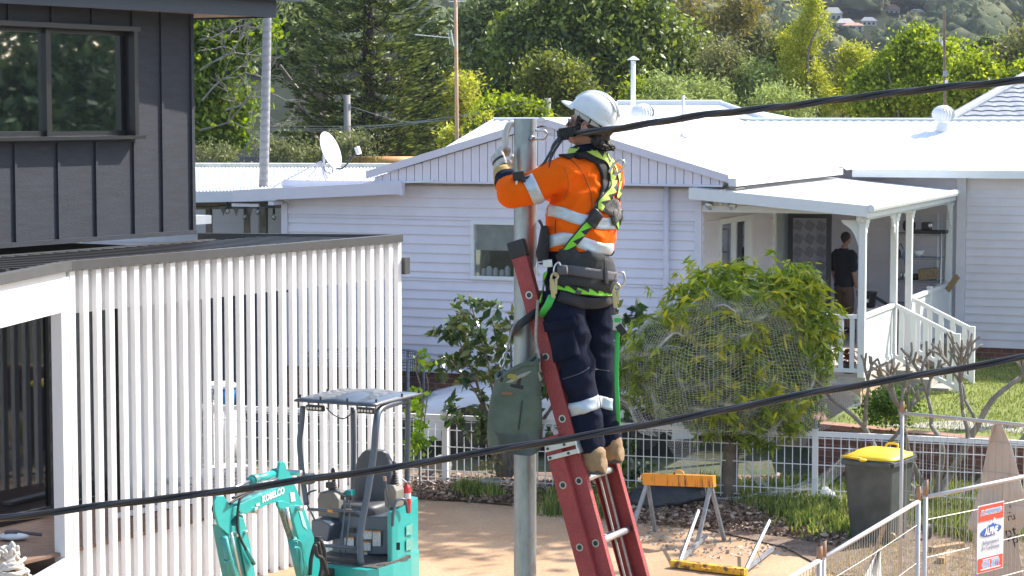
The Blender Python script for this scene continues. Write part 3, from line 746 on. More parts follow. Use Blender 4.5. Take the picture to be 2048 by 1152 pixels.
while y_ < 2.3:                                        # boards parallel to the wall
    a_, b_ = D(-7.2, .05 + y_ + .045), D(1.4, .05 + y_ + .045)
    # clip against the screen line
    den = DA.x * pd.y - DA.y * pd.x; q = pB - a_; 
    dk.box((a_ + b_) / 2 + UP * (DZ - .015), ((b_ - a_).length, .086, .03), DAX); y_ += .092
    if abs(den) > .01: pass
    if (D(-2, .05 + y_) - pB).dot(pn) > -.08: break
dk.build("deck_board", DECKM, DH)
m = MB(); m.bar(pA2 + UP * .38, pB + UP * .38, .06, .70); m.bar(pB - pn * .1 + UP * .38, pC - pn * .1 + UP * .38, .03, .74); m.build("deck_fascia", WHITE, DH)
# items on the deck
tl = thing("paver_stack", "stacks of pale grey pavers on the deck behind the white slats", "pavers", D(-1.0, .8, DZ))
for k, (s_, n_, nz_) in enumerate([(-1.3, .55, 4), (-.85, .55, 5), (-.4, .5, 5), (.05, .45, 5)]):
    q = MB()
    for j in range(nz_):
        for i in range(1): q.box(D(s_ + random.uniform(-.01, .01), n_ + random.uniform(-.01, .01), DZ + .025 + j * .046), (.40, .40, .040), DAX)
    q.build("paver_pile", mat("pale_paver", (.60, .60, .60), .8, var=.08, vscale=12), tl, bevel=.004)
pk = thing("white_plank", "thin white plank lying across the brown deck", "plank", D(-1.9, .85, DZ))
MB().bar(D(-2.3, .75, DZ + .03), D(-1.1, .86, DZ + .03), .12, .035).build("board", WHITE, pk, bevel=.004)
c = atz(28, 1080, DZ); mp = thing("floor_mop", "white and grey flat mop head lying on the deck by the glass door", "mop", c)
MB().ell(c + UP * .04, (.16, .10, .04)).build("mop_head", WHITE, mp, smooth=True); MB().box(c + V((-.02, 0, .08)), (.13, .1, .03)).tube([c + V((.05, 0, .08)), c + V((.28, .02, .05))], .018, 8).build("mop_handle", GREYW, mp)
c = atz(22, 1172, DZ) ; c = V((c.x - .02, c.y, c.z)); sb = thing("cable_heap", "heap of tangled off-white bags and cord at the lower left corner", "bag", c)
q = MB()
for k in range(26):
    a0 = random.uniform(0, 6.28); h0 = random.uniform(.02, .34); r0 = .26 * (1 - h0 / .5)
    pts = [c + V((math.cos(a0 + t_) * r0 * random.uniform(.7, 1.1), math.sin(a0 + t_) * r0 * random.uniform(.7, 1.1), h0 * random.uniform(.8, 1.2))) for t_ in np.linspace(0, 2.6, 6)]
    q.tube(curve_pts(pts, 4), .018, 6)
q.build("cord", mat("off_white_cord", (.62, .58, .52), .9, var=.1), sb, smooth=True)

# ------------------------------------------------------------------ patio building behind, with festoon lights
pt = thing("patio_shelter", "low white-roofed patio shelter with timber posts behind the charcoal house", "shelter", V((-6.5, 42, 0)))
e0, e1 = at(300, 384, 39.0), at(560, 376, 39.6); zr = e0.z
q = MB(); n = 240; rows = [[], []]
B0, B1 = at(300, 334, 50), at(800, 335, 50)
F0, F1 = at(300, 384, 39.0), at(800, 376, 39.6)
for k in range(n + 1):
    t_ = k / n; wv = .014 * math.sin(k * 1.9)
    rows[0].append(F0.lerp(F1, t_) + UP * wv); rows[1].append(B0.lerp(B1, t_) + UP * wv)
q.sheet(rows); q.build("iron_roof", ROOFW, pt)
q = MB(); q.bar(F0 - UP * .10, F1.lerp(F0, .5) - UP * .10, .10, .19); q.build("gutter", ROOFW, pt)
q = MB(); q.tube([B0 + UP * .03, B1 + UP * .03], .07, 8); q.build("ridge_cap", mat("cream_cap", (.62, .60, .52), .6), pt)
q = MB(); q.bar(F0 + V((0, .4, -.28)), F1.lerp(F0, .45) + V((0, .4, -.28)), .08, .12); q.build("timber_beam", TIMB, pt)
for px in (418, 494, 527):
    c = at(px, 430, 39.9); MB().box(V((c.x, c.y, 1.7)), (.11, .11, 3.4)).build("timber_post", TIMB, pt)
q = MB(); cladding(q, V((-9, 46, 0)), V((1, 0, 0)), V((0, -1, 0)), 7, 0, 3.6, pitch=.2); q.build("rear_wall", CLAD, pt)
fe = thing("festoon_lights", "string of clear festoon bulbs hanging under the patio roof", "string lights", at(450, 415, 39.3), None)
q = MB(); pts = curve_pts([at(x, y, 39.2) for x, y in ((390, 412), (420, 414), (455, 410), (480, 416), (515, 412), (550, 414))], 5); q.tube(pts, .008, 5); q.build("cord", BLACK, fe)
for x, y in ((421, 436), (455, 422), (490, 434), (516, 424), (548, 434)):
    c = at(x, y, 39.2); b_ = MB().lathe(c + UP * .05, [(.022, 0), (.022, .09), (.01, .12)], n=10).build("bulb_holder", BLACK, fe)
    MB().tube([c + UP * .15, V((c.x, c.y, at(x, 411, 39.2).z))], .006, 5).build("drop_cord", BLACK, fe)
    MB().ell(c, (.042, .042, .055), 12, 8).build("bulb", glassmat("clear_bulb", (.8, .78, .7), .15), fe, smooth=True)
bn = thing("bunting", "row of small grey triangular bunting flags under the patio roof", "bunting", at(470, 415, 39.35))
for x in (446, 472, 500, 524):
    a_, b_, c_ = at(x - 7, 413, 39.35), at(x + 7, 413, 39.35), at(x + 1, 433, 39.35)
    MB().prism([a_, b_, c_], V((0, .006, 0))).build("flag", mat("grey_bunting", (.30, .28, .28), .9), bn)

# palm trunk rising through the patio roof
pb0, pb1 = at(526, 470, 40.6), at(534, 30, 40.6)
pm = thing("palm_tree", "tall slender palm with a smooth ringed grey trunk rising through the white roof", "palm", V((pb0.x, pb0.y, 0)))
m_, nt, b_, out_ = _nt("ringed_palm_bark"); N_, L_ = nt.nodes, nt.links
tc = N_.new("ShaderNodeTexCoord"); wv = N_.new("ShaderNodeTexWave"); wv.bands_direction = 'Z'; wv.inputs["Scale"].default_value = 2.2; wv.inputs["Distortion"].default_value = 3.5; wv.inputs["Detail"].default_value = 3
L_.new(tc.outputs["Object"], wv.inputs[0]); rp = N_.new("ShaderNodeValToRGB"); rp.color_ramp.elements[0].color = (.24, .235, .24, 1); rp.color_ramp.elements[1].color = (.29, .285, .29, 1); rp.color_ramp.elements[1].position = .45
L_.new(wv.outputs[0], rp.inputs[0]); L_.new(rp.outputs[0], b_.inputs["Base Color"]); b_.inputs["Roughness"].default_value = .9
bp = N_.new("ShaderNodeBump"); bp.inputs["Distance"].default_value = .007; L_.new(wv.outputs[0], bp.inputs["Height"]); L_.new(bp.outputs[0], b_.inputs["Normal"])
q = MB(); pts = [V((pb0.x, pb0.y, 0)), pb0, pb0.lerp(pb1, .5), pb1, pb1 + UP * 2.2]; q.tube(curve_pts(pts, 10), [lerp(.098, .074, i / 40) for i in range(41)], 16); q.build("trunk", m_, pm, smooth=True)
tp = pb1 + UP * 2.2
PALMG = leafmat("palm_green", (.05, .09, .03), (.10, .15, .05), (.2, .25, .1))
def frond(base, az, el, ln, drop, wleaf=.5, n=34):
    d = V((math.cos(az), math.sin(az), 0)); pts = []
    for i in range(12):
        t_ = i / 11; pts.append(base + d * ln * t_ * math.cos(el) + UP * (ln * t_ * math.sin(el) - drop * t_ * t_))
    C_, Dd = [], []
    sd = V((-d.y, d.x, 0))
    for i in range(n):
        t_ = .12 + .88 * i / n; k = min(10, int(t_ * 11)); p = pts[k].lerp(pts[k + 1], t_ * 11 - k)
        for sg in (-1, 1):
            dr = (sd * sg + d * .5 + UP * -.35).normalized(); C_.append(tuple(p + dr * wleaf * .45 * math.sin(math.pi * min(1, t_ + .1)))); Dd.append(tuple(dr))
    return pts, C_, Dd
def palm_crown(parent, top, n, ln, wl=.5, mt=None):
    CC, DD = [], []; st = MB()
    for i in range(n):
        pts, c_, d_ = frond(top, 2 * math.pi * i / n + random.uniform(-.2, .2), random.uniform(.1, 1.1), ln * random.uniform(.8, 1.1), ln * random.uniform(.35, .9), wl)
        st.tube(pts, [.03 * (1 - .8 * j / 11) for j in range(12)], 5); CC += c_; DD += d_
    st.build("frond_stem", mat("frond_rib", (.25, .28, .12), .7), parent, smooth=True)
    DD = np.array(DD); C_ = np.array(CC)
    # narrow leaflets
    n_ = len(C_); o = leaf_cards("frond", mt or PALMG, parent, C_, wl, .09, dirs=DD)
palm_crown(pm, tp, 14, 2.4)
# ------------------------------------------------------------------ raised right-hand yard and its brick retaining wall
YZ = .66
r0, r1 = at(1636, 842, 30.9), at(2200, 842, 28.4); r0.z = r1.z = 0; r2 = at(1600, 800, 34.0); r2.z = 0
sheet_up("lawn", [(r0.x, r0.y, YZ), (r1.x + 4, r1.y - 1.0, YZ), (20, 44, YZ), (4.2, 44, YZ), (5.1, 33, YZ)], LAWNM)
sheet_up("footpath", [at(1780, 812, 30.0) * 1 , at(2100, 812, 29.0) * 1, at(2140, 778, 31.0) * 1, at(1960, 788, 31.5) * 1], CONC) if False else None
sheet_up("footpath", [(r0.x + .9, r0.y + .1, YZ + .006), (r1.x + 4, r1.y + .1, YZ + .006), (r1.x + 4, r1.y + 1.3, YZ + .006), (r0.x + 2.2, r0.y + .7, YZ + .006)], CONC)
rw_ = thing("retaining_wall", "low red-brown brick retaining wall at the edge of the raised lawn", "wall", (r0.x, r0.y, 0))
b = MB(); dr = (r1 - r0).normalized(); brick_strip(b, r0, r1 + dr * 3, -.02, YZ - .02, .23); brick_strip(b, V((r0.x + .2, r0.y + 2.6, 0)), r0, -.02, YZ - .02, .2)
b.build("brickwork", BRICK, rw_)
b = MB(); b.bar(r0 + UP * (YZ + .02) - V((-dr.y, dr.x, 0)) * -.1, r1 + dr * 3 + UP * (YZ + .02) + V((-dr.y, dr.x, 0)) * .1, .27, .07); b.build("coping", mat("brick_coping", (.42, .22, .15), .85, var=.15), rw_)

# ------------------------------------------------------------------ white mesh front fence
FA, FB = V((-5.2, 31.2, 0)), V((8.2, 26.9, 0))
fd = (FB - FA).normalized(); fn = V((fd.y, -fd.x, 0)); fz = .95
def f_at(px):
    u = (px - 1024) / F; return (u * FA.y - FA.x) / (fd.x - u * fd.y)
FE = thing("mesh_fence", "low white steel mesh fence with square posts and finials along the front garden", "fence", FA)
q = MB(); q.bar(FA + UP * fz, FB + UP * fz, .055, .065); q.build("top_rail", WHITE, FE)
ppx = [420, 560, 720, 890, 1232, 1636, 2008]
for px in ppx:
    c = FA + fd * f_at(px); q = MB(); q.box(c + UP * .51, (.07, .07, 1.02), (fd, fn, UP))
    p_ = q.build("fence_post", WHITE, FE); MB().lathe(c + UP * 1.02, [(.035, 0), (.03, .02), (.012, .03), (.028, .06), (.03, .08), (.008, .12), (.014, .135), (.003, .17)], n=10).build("finial", mat("pewter", (.30, .31, .32), .5, metal=.4), p_, smooth=True)
q = MB(); Lf = (FB - FA).length; k = 0
x = .06
while x < Lf: c = FA + fd * x + fn * .03; q.box(c + UP * .49, (.011, .011, .88), (fd, fn, UP)); x += .105
for z_ in (.12, .22, .55, .78, .90, .065): q.bar(FA + UP * z_ + fn * .036, FB + UP * z_ + fn * .036, .011, .011)
q.build("wire_mesh", WHITE, FE)
q = MB(); q.bar(FA + fd * f_at(1600) + UP * .05 - fn * .1, FB + UP * .05 - fn * .1, .16, .16); q.build("sleeper_edge", mat("treated_pine", (.42, .36, .20), .85, var=.15), FE)
# blue tub standing behind the left end of the fence
c = at(441, 822, 31.8); o = thing("water_tub", "blue plastic tub with a white lid seen between the slats above the fence", "tub", V((c.x, c.y, 0)))
MB().tube([V((c.x, c.y, 0)), V((c.x, c.y, .8))], .25, 20).build("stand", WHITE, o, smooth=True)
MB().lathe(V((c.x, c.y, .80)), [(.20, 0), (.23, .32), (.22, .32)], n=24).build("tub_body", mat("blue_plastic", (.03, .17, .42), .4), o, smooth=True)
MB().lathe(V((c.x, c.y, 1.115)), [(.25, 0), (.25, .04), (.20, .07), (.02, .08)], n=24).build("lid", WHITE, o, smooth=True)

# trampoline-like enclosure left of the car
c = at(822, 770, 34.6); o = thing("mesh_cage", "round dark mesh enclosure on grey tubes beside the brick base", "cage", V((c.x, c.y, 0)))
q = MB(); cr = .95
for z_ in (.55, 1.28): q.tube([V((c.x - .75 + cr * math.cos(a), c.y + cr * math.sin(a), z_)) for a in np.linspace(0, 6.283, 40)], .022, 7)
for a in np.linspace(0, 5.6, 8): p = V((c.x - .75 + cr * math.cos(a), c.y + cr * math.sin(a), 0)); q.tube([p, p + UP * 1.30], .022, 7)
q.build("tube_frame", GSTEEL, o, smooth=True)
q = MB()
for z_ in np.arange(.58, 1.27, .05): q.tube([V((c.x - .75 + cr * math.cos(a), c.y + cr * math.sin(a), z_)) for a in np.linspace(0, 6.283, 30)], .004, 3)
for a in np.arange(0, 6.28, .055): p = V((c.x - .75 + cr * math.cos(a), c.y + cr * math.sin(a), .56)); q.tube([p, p + UP * .72], .004, 3)
q.build("wire_net", BLACK, o)

# ------------------------------------------------------------------ parked white car behind the fence (faces left)
cy = 33.2; cx0 = at(836, 850, cy).x
car = thing("parked_car", "white car parked behind the fence, its bonnet half hidden by the shrub", "car", V((cx0 + 2.1, cy, 0)))
CARW = mat("white_car_paint", (.74, .75, .77), .18, var=.01, coat=.8)
def sect(x, zb, zt, w, top_w, n=12):
    """half-rounded body section across the car at x"""
    pts = []
    P = [(-w, zb), (-w * 1.0, zb + (zt - zb) * .45), (-w * .985, zb + (zt - zb) * .72), (-top_w, zt - .02), (-top_w * .6, zt + .012), (0, zt + .02), (top_w * .6, zt + .012), (top_w, zt - .02), (w * .985, zb + (zt - zb) * .72), (w, zb + (zt - zb) * .45), (w, zb)]
    return [V((cx0 + x, cy + y, z)) for y, z in P]
secs = [(0.0, .35, .62, .62, .45), (.06, .28, .74, .75, .58), (.25, .25, .84, .85, .68), (.7, .25, .93, .89, .72), (1.15, .25, .99, .90, .74), (1.4, .25, 1.02, .90, .76), (2.4, .25, 1.02, .90, .80), (3.6, .25, 1.04, .90, .78), (4.1, .28, 1.02, .86, .7), (4.3, .35, .95, .78, .6)]
q = MB(); q.sheet([sect(*s_) for s_ in secs]); q.add(sect(*secs[0]), [tuple(range(11))]); q.add(sect(*secs[-1]), [tuple(reversed(range(11)))])
q.build("body", CARW, car, smooth=True)
q = MB(); rs = [(1.25, 1.0, 1.02), (1.95, 1.0, 1.44), (2.4, 1.0, 1.50), (3.2, 1.0, 1.48), (3.9, 1.0, 1.08)]
q.sheet([[V((cx0 + x, cy + y, z)) for y, z in ((-.76 + (zt - 1.0) * 0, .98), (-.76 + (zt - 1) * .3, lerp(1, zt, .9)), (-.5, zt), (.5, zt), (.76 - (zt - 1) * .3, lerp(1, zt, .9)), (.76, .98))] for x, _, zt in rs])
cab = q.build("cabin", CARW, car, smooth=False)
q = MB(); q.add([V((cx0 + 1.36, cy - .62, 1.10)), V((cx0 + 1.36, cy + .62, 1.10)), V((cx0 + 1.93, cy + .50, 1.445)), V((cx0 + 1.93, cy - .50, 1.445))], [(0, 1, 2, 3)]); q.build("windscreen", GLASSD, cab, solid=.01)
q = MB(); q.add([V((cx0 + 1.5, cy - .775, 1.02)), V((cx0 + 3.7, cy - .775, 1.02)), V((cx0 + 3.2, cy - .655, 1.38)), V((cx0 + 2.0, cy - .655, 1.38))], [(0, 1, 2, 3)]); q.build("side_window", BLKM, cab, solid=.02)
q = MB(); q.ell(V((cx0 + 1.45, cy - .95, 1.07)), (.08, .12, .08)); q.build("wing_mirror", CARW, car, smooth=True)
for x in (.78, 3.4):
    w_ = MB(); w_.lathe(V((cx0 + x, cy - .70, .33)), [(.20, 0), (.33, .02), (.335, .1), (.33, .19), (.20, .205)], V((0, -1, 0)), 28); wo = w_.build("wheel", RUBBER, car, smooth=True)
    w_ = MB(); w_.lathe(V((cx0 + x, cy - .90, .33)), [(.20, 0), (.21, .012), (.19, .015)], V((0, -1, 0)), 24)
    for a in range(5): a0 = a * 1.2566; w_.bar(V((cx0 + x, cy - .92, .33)), V((cx0 + x + .19 * math.cos(a0), cy - .92, .33 + .19 * math.sin(a0))), .03, .05, V((0, -1, 0)))
    w_.build("rim", mat("dark_alloy", (.10, .10, .11), .5, metal=.5), wo)
    w_ = MB(); w_.lathe(V((cx0 + x, cy - .895, .36)), [(.40, 0), (.40, .012)], V((0, -1, 0)), 28); w_.build("wheel_arch", BLACK, car)
q = MB(); q.box(V((cx0 + .12, cy - .66, .66)), (.12, .2, .10)); q.build("headlight", ALU, car)

# ------------------------------------------------------------------ wheelie bin
bc = atz(1766, 1092, 0); bY = bc.y
bn_ = thing("wheelie_bin", "dark green wheelie bin with a bright yellow lid beside the bare tree", "bin", V((bc.x, bc.y, 0)))
ang = math.radians(-33); bx = V((math.cos(ang), math.sin(ang), 0)); by = V((-math.sin(ang), math.cos(ang), 0)); c = V((bc.x, bc.y + .34, 0)); BS = 1.06
def BP(x, y, z): return c + (bx * x + by * y + UP * z) * BS
q = MB(); rows = []
for z_, w_, d_ in ((.02, .23, .27), (.10, .235, .28), (.5, .265, .315), (.9, .285, .345), (.93, .285, .35)):
    ring = []
    for sx, sy in ((-1, -1), (1, -1), (1, 1), (-1, 1)):
        for k in range(4):
            a = math.atan2(sy, sx) + (k - 1.5) * .45; rr__ = .06
            ring.append(BP(sx * (w_ - rr__) + rr__ * math.cos(a) * 1.0, sy * (d_ - rr__) + rr__ * math.sin(a), z_))
    rows.append(ring + [ring[0]])
q.sheet(rows); q.add(rows[0][:-1], [tuple(reversed(range(16)))]); q.add(rows[-1][:-1], [tuple(range(16))])
bo = q.build("bin_body", BING, bn_, smooth=False, bevel=.004)
q = MB(); q.box(BP(0, 0, .945), (.64, .76, .03), (bx, by, UP)); q.box(BP(0, -.375, .92), (.62, .02, .05), (bx, by, UP)); q.box(BP(.31, 0, .92), (.02, .7, .05), (bx, by, UP)); q.box(BP(-.31, 0, .92), (.02, .7, .05), (bx, by, UP))
q.build("rim", BING, bn_, bevel=.005)
q = MB(); rows = []
for z_, w_, d_ in ((.965, .315, .37), (.985, .31, .365), (1.00, .26, .30), (1.03, .22, .25), (1.045, .1, .12), (1.047, .01, .01)):
    rows.append([BP(w_ * math.copysign(abs(math.cos(a)) ** .45, math.cos(a)), d_ * math.copysign(abs(math.sin(a)) ** .45, math.sin(a)) , z_) for a in np.linspace(0, 2 * math.pi, 33)])
q.sheet(rows); ld = q.build("lid", YEL, bn_, smooth=True)
q = MB(); q.tube(curve_pts([BP(-.07, .33, .99), BP(-.06, .37, 1.05), BP(.06, .37, 1.05), BP(.07, .33, .99)], 4), .014, 8); q.ell(BP(-.02, -.40, .965), (.05, .035, .02)); q.bar(BP(-.3, -.34, .98), BP(-.05, -.39, .975), .03, .025)
q.build("lid_handle", YEL, ld, smooth=True)
for sx in (-1, 1):
    w_ = MB(); w_.lathe(BP(.22 * sx + .22, .12 * 0 + .30 * (sx > 0) - .0, .10), [(.10, 0), (.10, .05), (.04, .055)], bx * 1, 18); w_.build("wheel", RUBBER, bn_, smooth=True)
w_ = MB(); w_.lathe(BP(.26, -.26 + .05, .10), [(.055, 0), (.05, .03), (.02, .04)], -by, 16).build("hub", mat("rusty_hub", (.35, .25, .12), .6), bn_)

# ------------------------------------------------------------------ sawhorses
def sawhorse(name, label, TL, TR, depth, legs, topm, handle_down=False, lean=None):
    o = thing(name, label, "sawhorse", (TL + TR) / 2 * 1, "orange sawhorses")
    return o
sh = thing("sawhorse", "upright orange-topped steel sawhorse splashed with dark paint", "sawhorse", atz(1360, 1070, 0), "steel sawhorses in the front yard")
sY = 26.0
TL, TR = at(1288, 957, 26.3), at(1429, 962, 25.7); sdv = (TR - TL).normalized(); sn = V((sdv.y, -sdv.x, 0)).normalized()
q = MB(); q.bar(TL - UP * .005, TR - UP * .005, .07, .14); q.build("top_beam", ORANGE, sh, bevel=.004)
MB().tube(curve_pts([(TL + TR) / 2 + sdv * -.07 + UP * .06, (TL + TR) / 2 + sdv * -.04 + UP * .10, (TL + TR) / 2 + sdv * .04 + UP * .10, (TL + TR) / 2 + sdv * .07 + UP * .06], 4), .012, 6).build("carry_handle", ORANGE, sh)
for P_ in (TL + sdv * .05, TR - sdv * .05):
    for sg in (1, -1):
        ft = V((P_.x, P_.y, 0)) + sn * (.28 * sg) + sdv * (-.05 if P_ is TL else .0) + (sdv * -.07 if (P_ - TL).length < .1 else sdv * -.02 * sg)
        MB().bar(P_ - UP * .05, V((ft.x, ft.y, .01)), .045, .03, sn).build("leg", GSTEEL, sh)
c0 = atz(1490, 1140, 0)
sh2 = thing("sawhorse", "peeling yellow sawhorse lying upside down on the dirt with its legs up", "sawhorse", c0, "steel sawhorses in the front yard")
TL, TR = atz(1344, 1126, .05), atz(1492, 1144, .05); sdv = (TR - TL).normalized(); sn = V((sdv.y, -sdv.x, 0)).normalized()
q = MB(); q.bar(TL, TR, .10, .075); q.build("top_beam", YELW, sh2, bevel=.004)
MB().tube(curve_pts([(TL + TR) / 2 + sdv * -.06 + sn * .045, (TL + TR) / 2 + sdv * -.03 + sn * .09, (TL + TR) / 2 + sdv * .04 + sn * .09, (TL + TR) / 2 + sdv * .07 + sn * .045], 4), .012, 6).build("carry_handle", YELW, sh2)
for P_, tips in ((TL + sdv * .08, (at(1396, 1022, 25.6), at(1413, 1100, 26.0))), (TR - sdv * .02, (at(1538, 1042, 25.2), at(1546, 1116, 25.2)))):
    for k, tpn in enumerate(tips):
        if k == 1: tpn = V((tpn.x, tpn.y, .06))
        MB().bar(P_ - sn * .03 + UP * .02, tpn, .045, .03, sn).build("leg", GSTEEL, sh2)
    MB().tube(curve_pts([P_.lerp(tips[0], .45), P_.lerp(tips[0], .4) + V((.08, 0, -.14)), P_.lerp(V((tips[1].x, tips[1].y, .06)), .3)], 4), .006, 5).build("brace", GSTEEL, sh2)
# black plastic sheet bundle behind the sawhorse, and the hose
c = atz(1345, 1030, 0) + V((0, .5, 0)); q = MB(); rows = []
for j in range(13):
    t_ = j / 12; row = []
    for k in range(19):
        a = math.pi * k / 18; rr_ = .26 * math.sin(math.pi * min(1, .18 + .7 * t_)) ** .8
        n_ = noise.noise(V((t_ * 4, k * .4, 3))) * .07
        row.append(V((c.x - .55 + t_ * 1.0, c.y - .30 * math.cos(a) * (rr_ / .26) + n_, max(0, rr_ * 1.15 * math.sin(a) + n_ + .12 * (t_)))))
    rows.append(row)
q.sheet(rows); q = q.build("plastic_sheet", PLASTB, smooth=True, solid=.01); tag(q, "crumpled black plastic sheet heaped behind the orange sawhorse", "plastic sheet")
pts = [atz(x, y, .035) for x, y in ((1240, 1016), (1270, 1026), (1320, 1030), (1380, 1026), (1400, 1010))]
q = MB().tube(curve_pts(pts, 6), .012, 6).build("garden_hose", mat("brick_red_hose", (.30, .06, .04), .6), smooth=True); tag(q, "thin red hose on the mulch behind the orange sawhorse", "hose")
pts = [atz(x, y, .03) for x, y in ((1440, 1040), (1480, 1045), (1520, 1046), (1560, 1041))]
q = MB().tube(curve_pts(pts, 5), .009, 6).build("irrigation_pipe", BLACK, smooth=True); tag(q, "thin black irrigation pipe on the mulch behind the fallen sawhorse", "pipe")
# white jug, pots
c = atz(1655, 1010, 0); o = thing("plastic_jug", "small white plastic jug lying among the strappy garden leaves", "jug", c)
MB().lathe(c + UP * .02, [(.09, 0), (.12, .03), (.12, .12), (.07, .18), (.05, .2)], V((-.2, -.3, 1)), 18).build("jug_body", WHITE, o, smooth=True); MB().lathe(c + V((-.035, -.055, .205)), [(.045, 0), (.045, .03)], V((-.2, -.3, 1)), 14).build("screw_cap", WHITE, o)
c = atz(981, 986, 0); o = thing("flower_pot", "small pale pot with a drying plant at the foot of the fence", "pot", c)
MB().lathe(c, [(.09, 0), (.13, .15), (.15, .16), (.15, .19), (.12, .19)], n=18).build("pot", POTC, o, smooth=False)
GR1 = leafmat("dry_leaf_green", (.14, .13, .04), (.30, .26, .07), (.42, .30, .08))
cc = np.array(c) + np.array([0, 0, .3]) + rng.normal(size=(120, 3)) * np.array([.10, .08, .10]); leaf_cards("foliage", GR1, o, cc, .055, .5)
c = atz(868, 958, 0); o = thing("log_round", "cut log round lying on its side against the fence post", "log", c)
MB().lathe(c + V((0, .1, .13)), [(.14, 0), (.15, .1), (.15, .35)], V((.3, 1, 0)), 14).build("log", BARKL, o); 
for x, y, n_ in ((1715, 868, 0),): pass
# timber offcuts
for (x0, y0, x1, y1, lab) in ((1862, 1100, 1925, 1090, "short treated pine offcut lying on the grass by the bin"), (1905, 1104, 1880, 1122, "squared timber block beside the pine offcut"), (1845, 1137, 2030, 1148, None)):
    a_, b_ = atz(x0, y0, .05), atz(x1, y1, .05)
    if lab: tag(MB().bar(a_, b_, .09, .07).build("timber_offcut", WOODP, bevel=.004), lab, "timber")
# mulch litter, gravel
def litter(name, region, n, size, mt, label, z=.02, zj=.03, aspect=.5):
    P_ = []
    xs = np.array(region); lo, hi = xs.min(0), xs.max(0)
    while len(P_) < n:
        p = rng.uniform(lo, hi); inside = False; j = len(region) - 1
        for i in range(len(region)):
            if (region[i][1] > p[1]) != (region[j][1] > p[1]) and p[0] < (region[j][0] - region[i][0]) * (p[1] - region[i][1]) / (region[j][1] - region[i][1]) + region[i][0]: inside = not inside
            j = i
        if inside: P_.append((p[0], p[1], z + abs(rng.normal()) * zj))
    dirs = rng.normal(size=(n, 3)); dirs[:, 2] *= .15
    o = leaf_cards(name, mt, None, np.array(P_), size, aspect, dirs=dirs * 3)
    o["kind"] = "stuff"; return o
LIT = leafmat("leaf_litter", (.07, .04, .03), (.26, .17, .11), (.52, .40, .30), trans=0, vscale=6)
bed = [tuple(atz(x, y)[:2]) for x, y in ((826, 955), (1240, 975), (1560, 960), (1700, 1000), (1690, 1100), (1560, 1075), (1300, 1050), (1020, 1010), (830, 1000))]
litter("leaf_litter", bed, 22000, .07, LIT, "")
bits = [tuple(atz(x, y)[:2]) for x, y in ((1000, 1005), (1560, 1060), (1640, 1110), (1400, 1120), (1100, 1040))]
litter("stone_chips", bits, 800, .035, mat("pale_chips", (.55, .50, .44), .9, var=.2, vscale=30), "", z=.008, zj=.005, aspect=.9)

def blades(name, pts, h, w, mt, kind="stuff", lean=.35, parent=None):
    pts = np.asarray(pts, dtype=float); n = len(pts)
    az = rng.uniform(0, 6.28, n); ln = rng.normal(size=n) * lean; hh = h * rng.uniform(.5, 1.2, n)
    d = np.stack([np.cos(az), np.sin(az), np.zeros(n)], 1); sd = np.stack([-np.sin(az + .8), np.cos(az + .8), np.zeros(n)], 1) * w / 2
    b0 = pts; m_ = pts + d * (hh * ln * .35)[:, None] + np.array([0, 0, 1]) * (hh * .6)[:, None]; t_ = pts + d * (hh * ln)[:, None] + np.array([0, 0, 1]) * (hh * (1 - .25 * np.abs(ln)))[:, None]
    Vt = np.stack([b0 - sd, b0 + sd, m_ + sd * .8, t_, m_ - sd * .8], 1).reshape(-1, 3)
    o = mesh_obj(name, Vt, np.arange(n * 5).reshape(n, 5), mt, parent)
    r = o.data.attributes.new("rnd", 'FLOAT', 'FACE'); r.data.foreach_set("value", rng.random(n).astype(np.float32))
    if kind: o["kind"] = kind
    return o
STRAP = leafmat("strappy_leaf", (.07, .10, .025), (.20, .27, .06), (.46, .46, .15), trans=.3, vscale=2)
GRS = leafmat("grass_blade", (.10, .14, .03), (.24, .30, .07), (.46, .44, .17), trans=.25, vscale=1.5)
def scatter(region, n, clus=0, z=0.0, spread=.12):
    P_ = []; reg = np.array(region); lo, hi = reg.min(0), reg.max(0)
    def ins(p):
        inside = False; j = len(region) - 1
        for i in range(len(region)):
            if (region[i][1] > p[1]) != (region[j][1] > p[1]) and p[0] < (region[j][0] - region[i][0]) * (p[1] - region[i][1]) / (region[j][1] - region[i][1]) + region[i][0]: inside = not inside
            j = i
        return inside
    if clus:
        ct = []
        while len(ct) < clus:
            p = rng.uniform(lo, hi)
            if ins(p): ct.append(p)
        ct = np.array(ct); k = rng.integers(0, clus, n); p = ct[k] + rng.normal(size=(n, 2)) * spread
        return np.concatenate([p, np.full((n, 1), z)], 1)
    while len(P_) < n:
        p = rng.uniform(lo, hi)
        if ins(p): P_.append((p[0], p[1], z))
    return np.array(P_)
G = lambda L_, z=0: [tuple(atz(x, y, z)[:2]) for x, y in L_]
blades("strappy_plants", scatter(G([(1490, 975), (1640, 975), (1700, 1000), (1710, 1075), (1640, 1085), (1560, 1040), (1480, 1010)]), 5200, 150, .0, .12), .20, .028, STRAP)
blades("strappy_plants", scatter(G([(1240, 975), (1440, 970), (1440, 1000), (1250, 1010)]), 1700, 45, .0, .10), .20, .026, STRAP)
blades("strappy_plants", scatter(G([(905, 985), (960, 985), (1020, 1000), (940, 1000)]), 600, 16, .0, .08), .22, .02, STRAP)
blades("strappy_plants", scatter(G([(1075, 1000), (1160, 985), (1240, 1010), (1200, 1040), (1100, 1030)]), 1500, 36, .0, .10), .22, .022, STRAP)
blades("tall_grass", scatter(G([(1830, 1000), (2100, 960), (2100, 1080), (1960, 1090), (1840, 1060)]), 9000, 300, .0, .10), .26, .016, GRS)
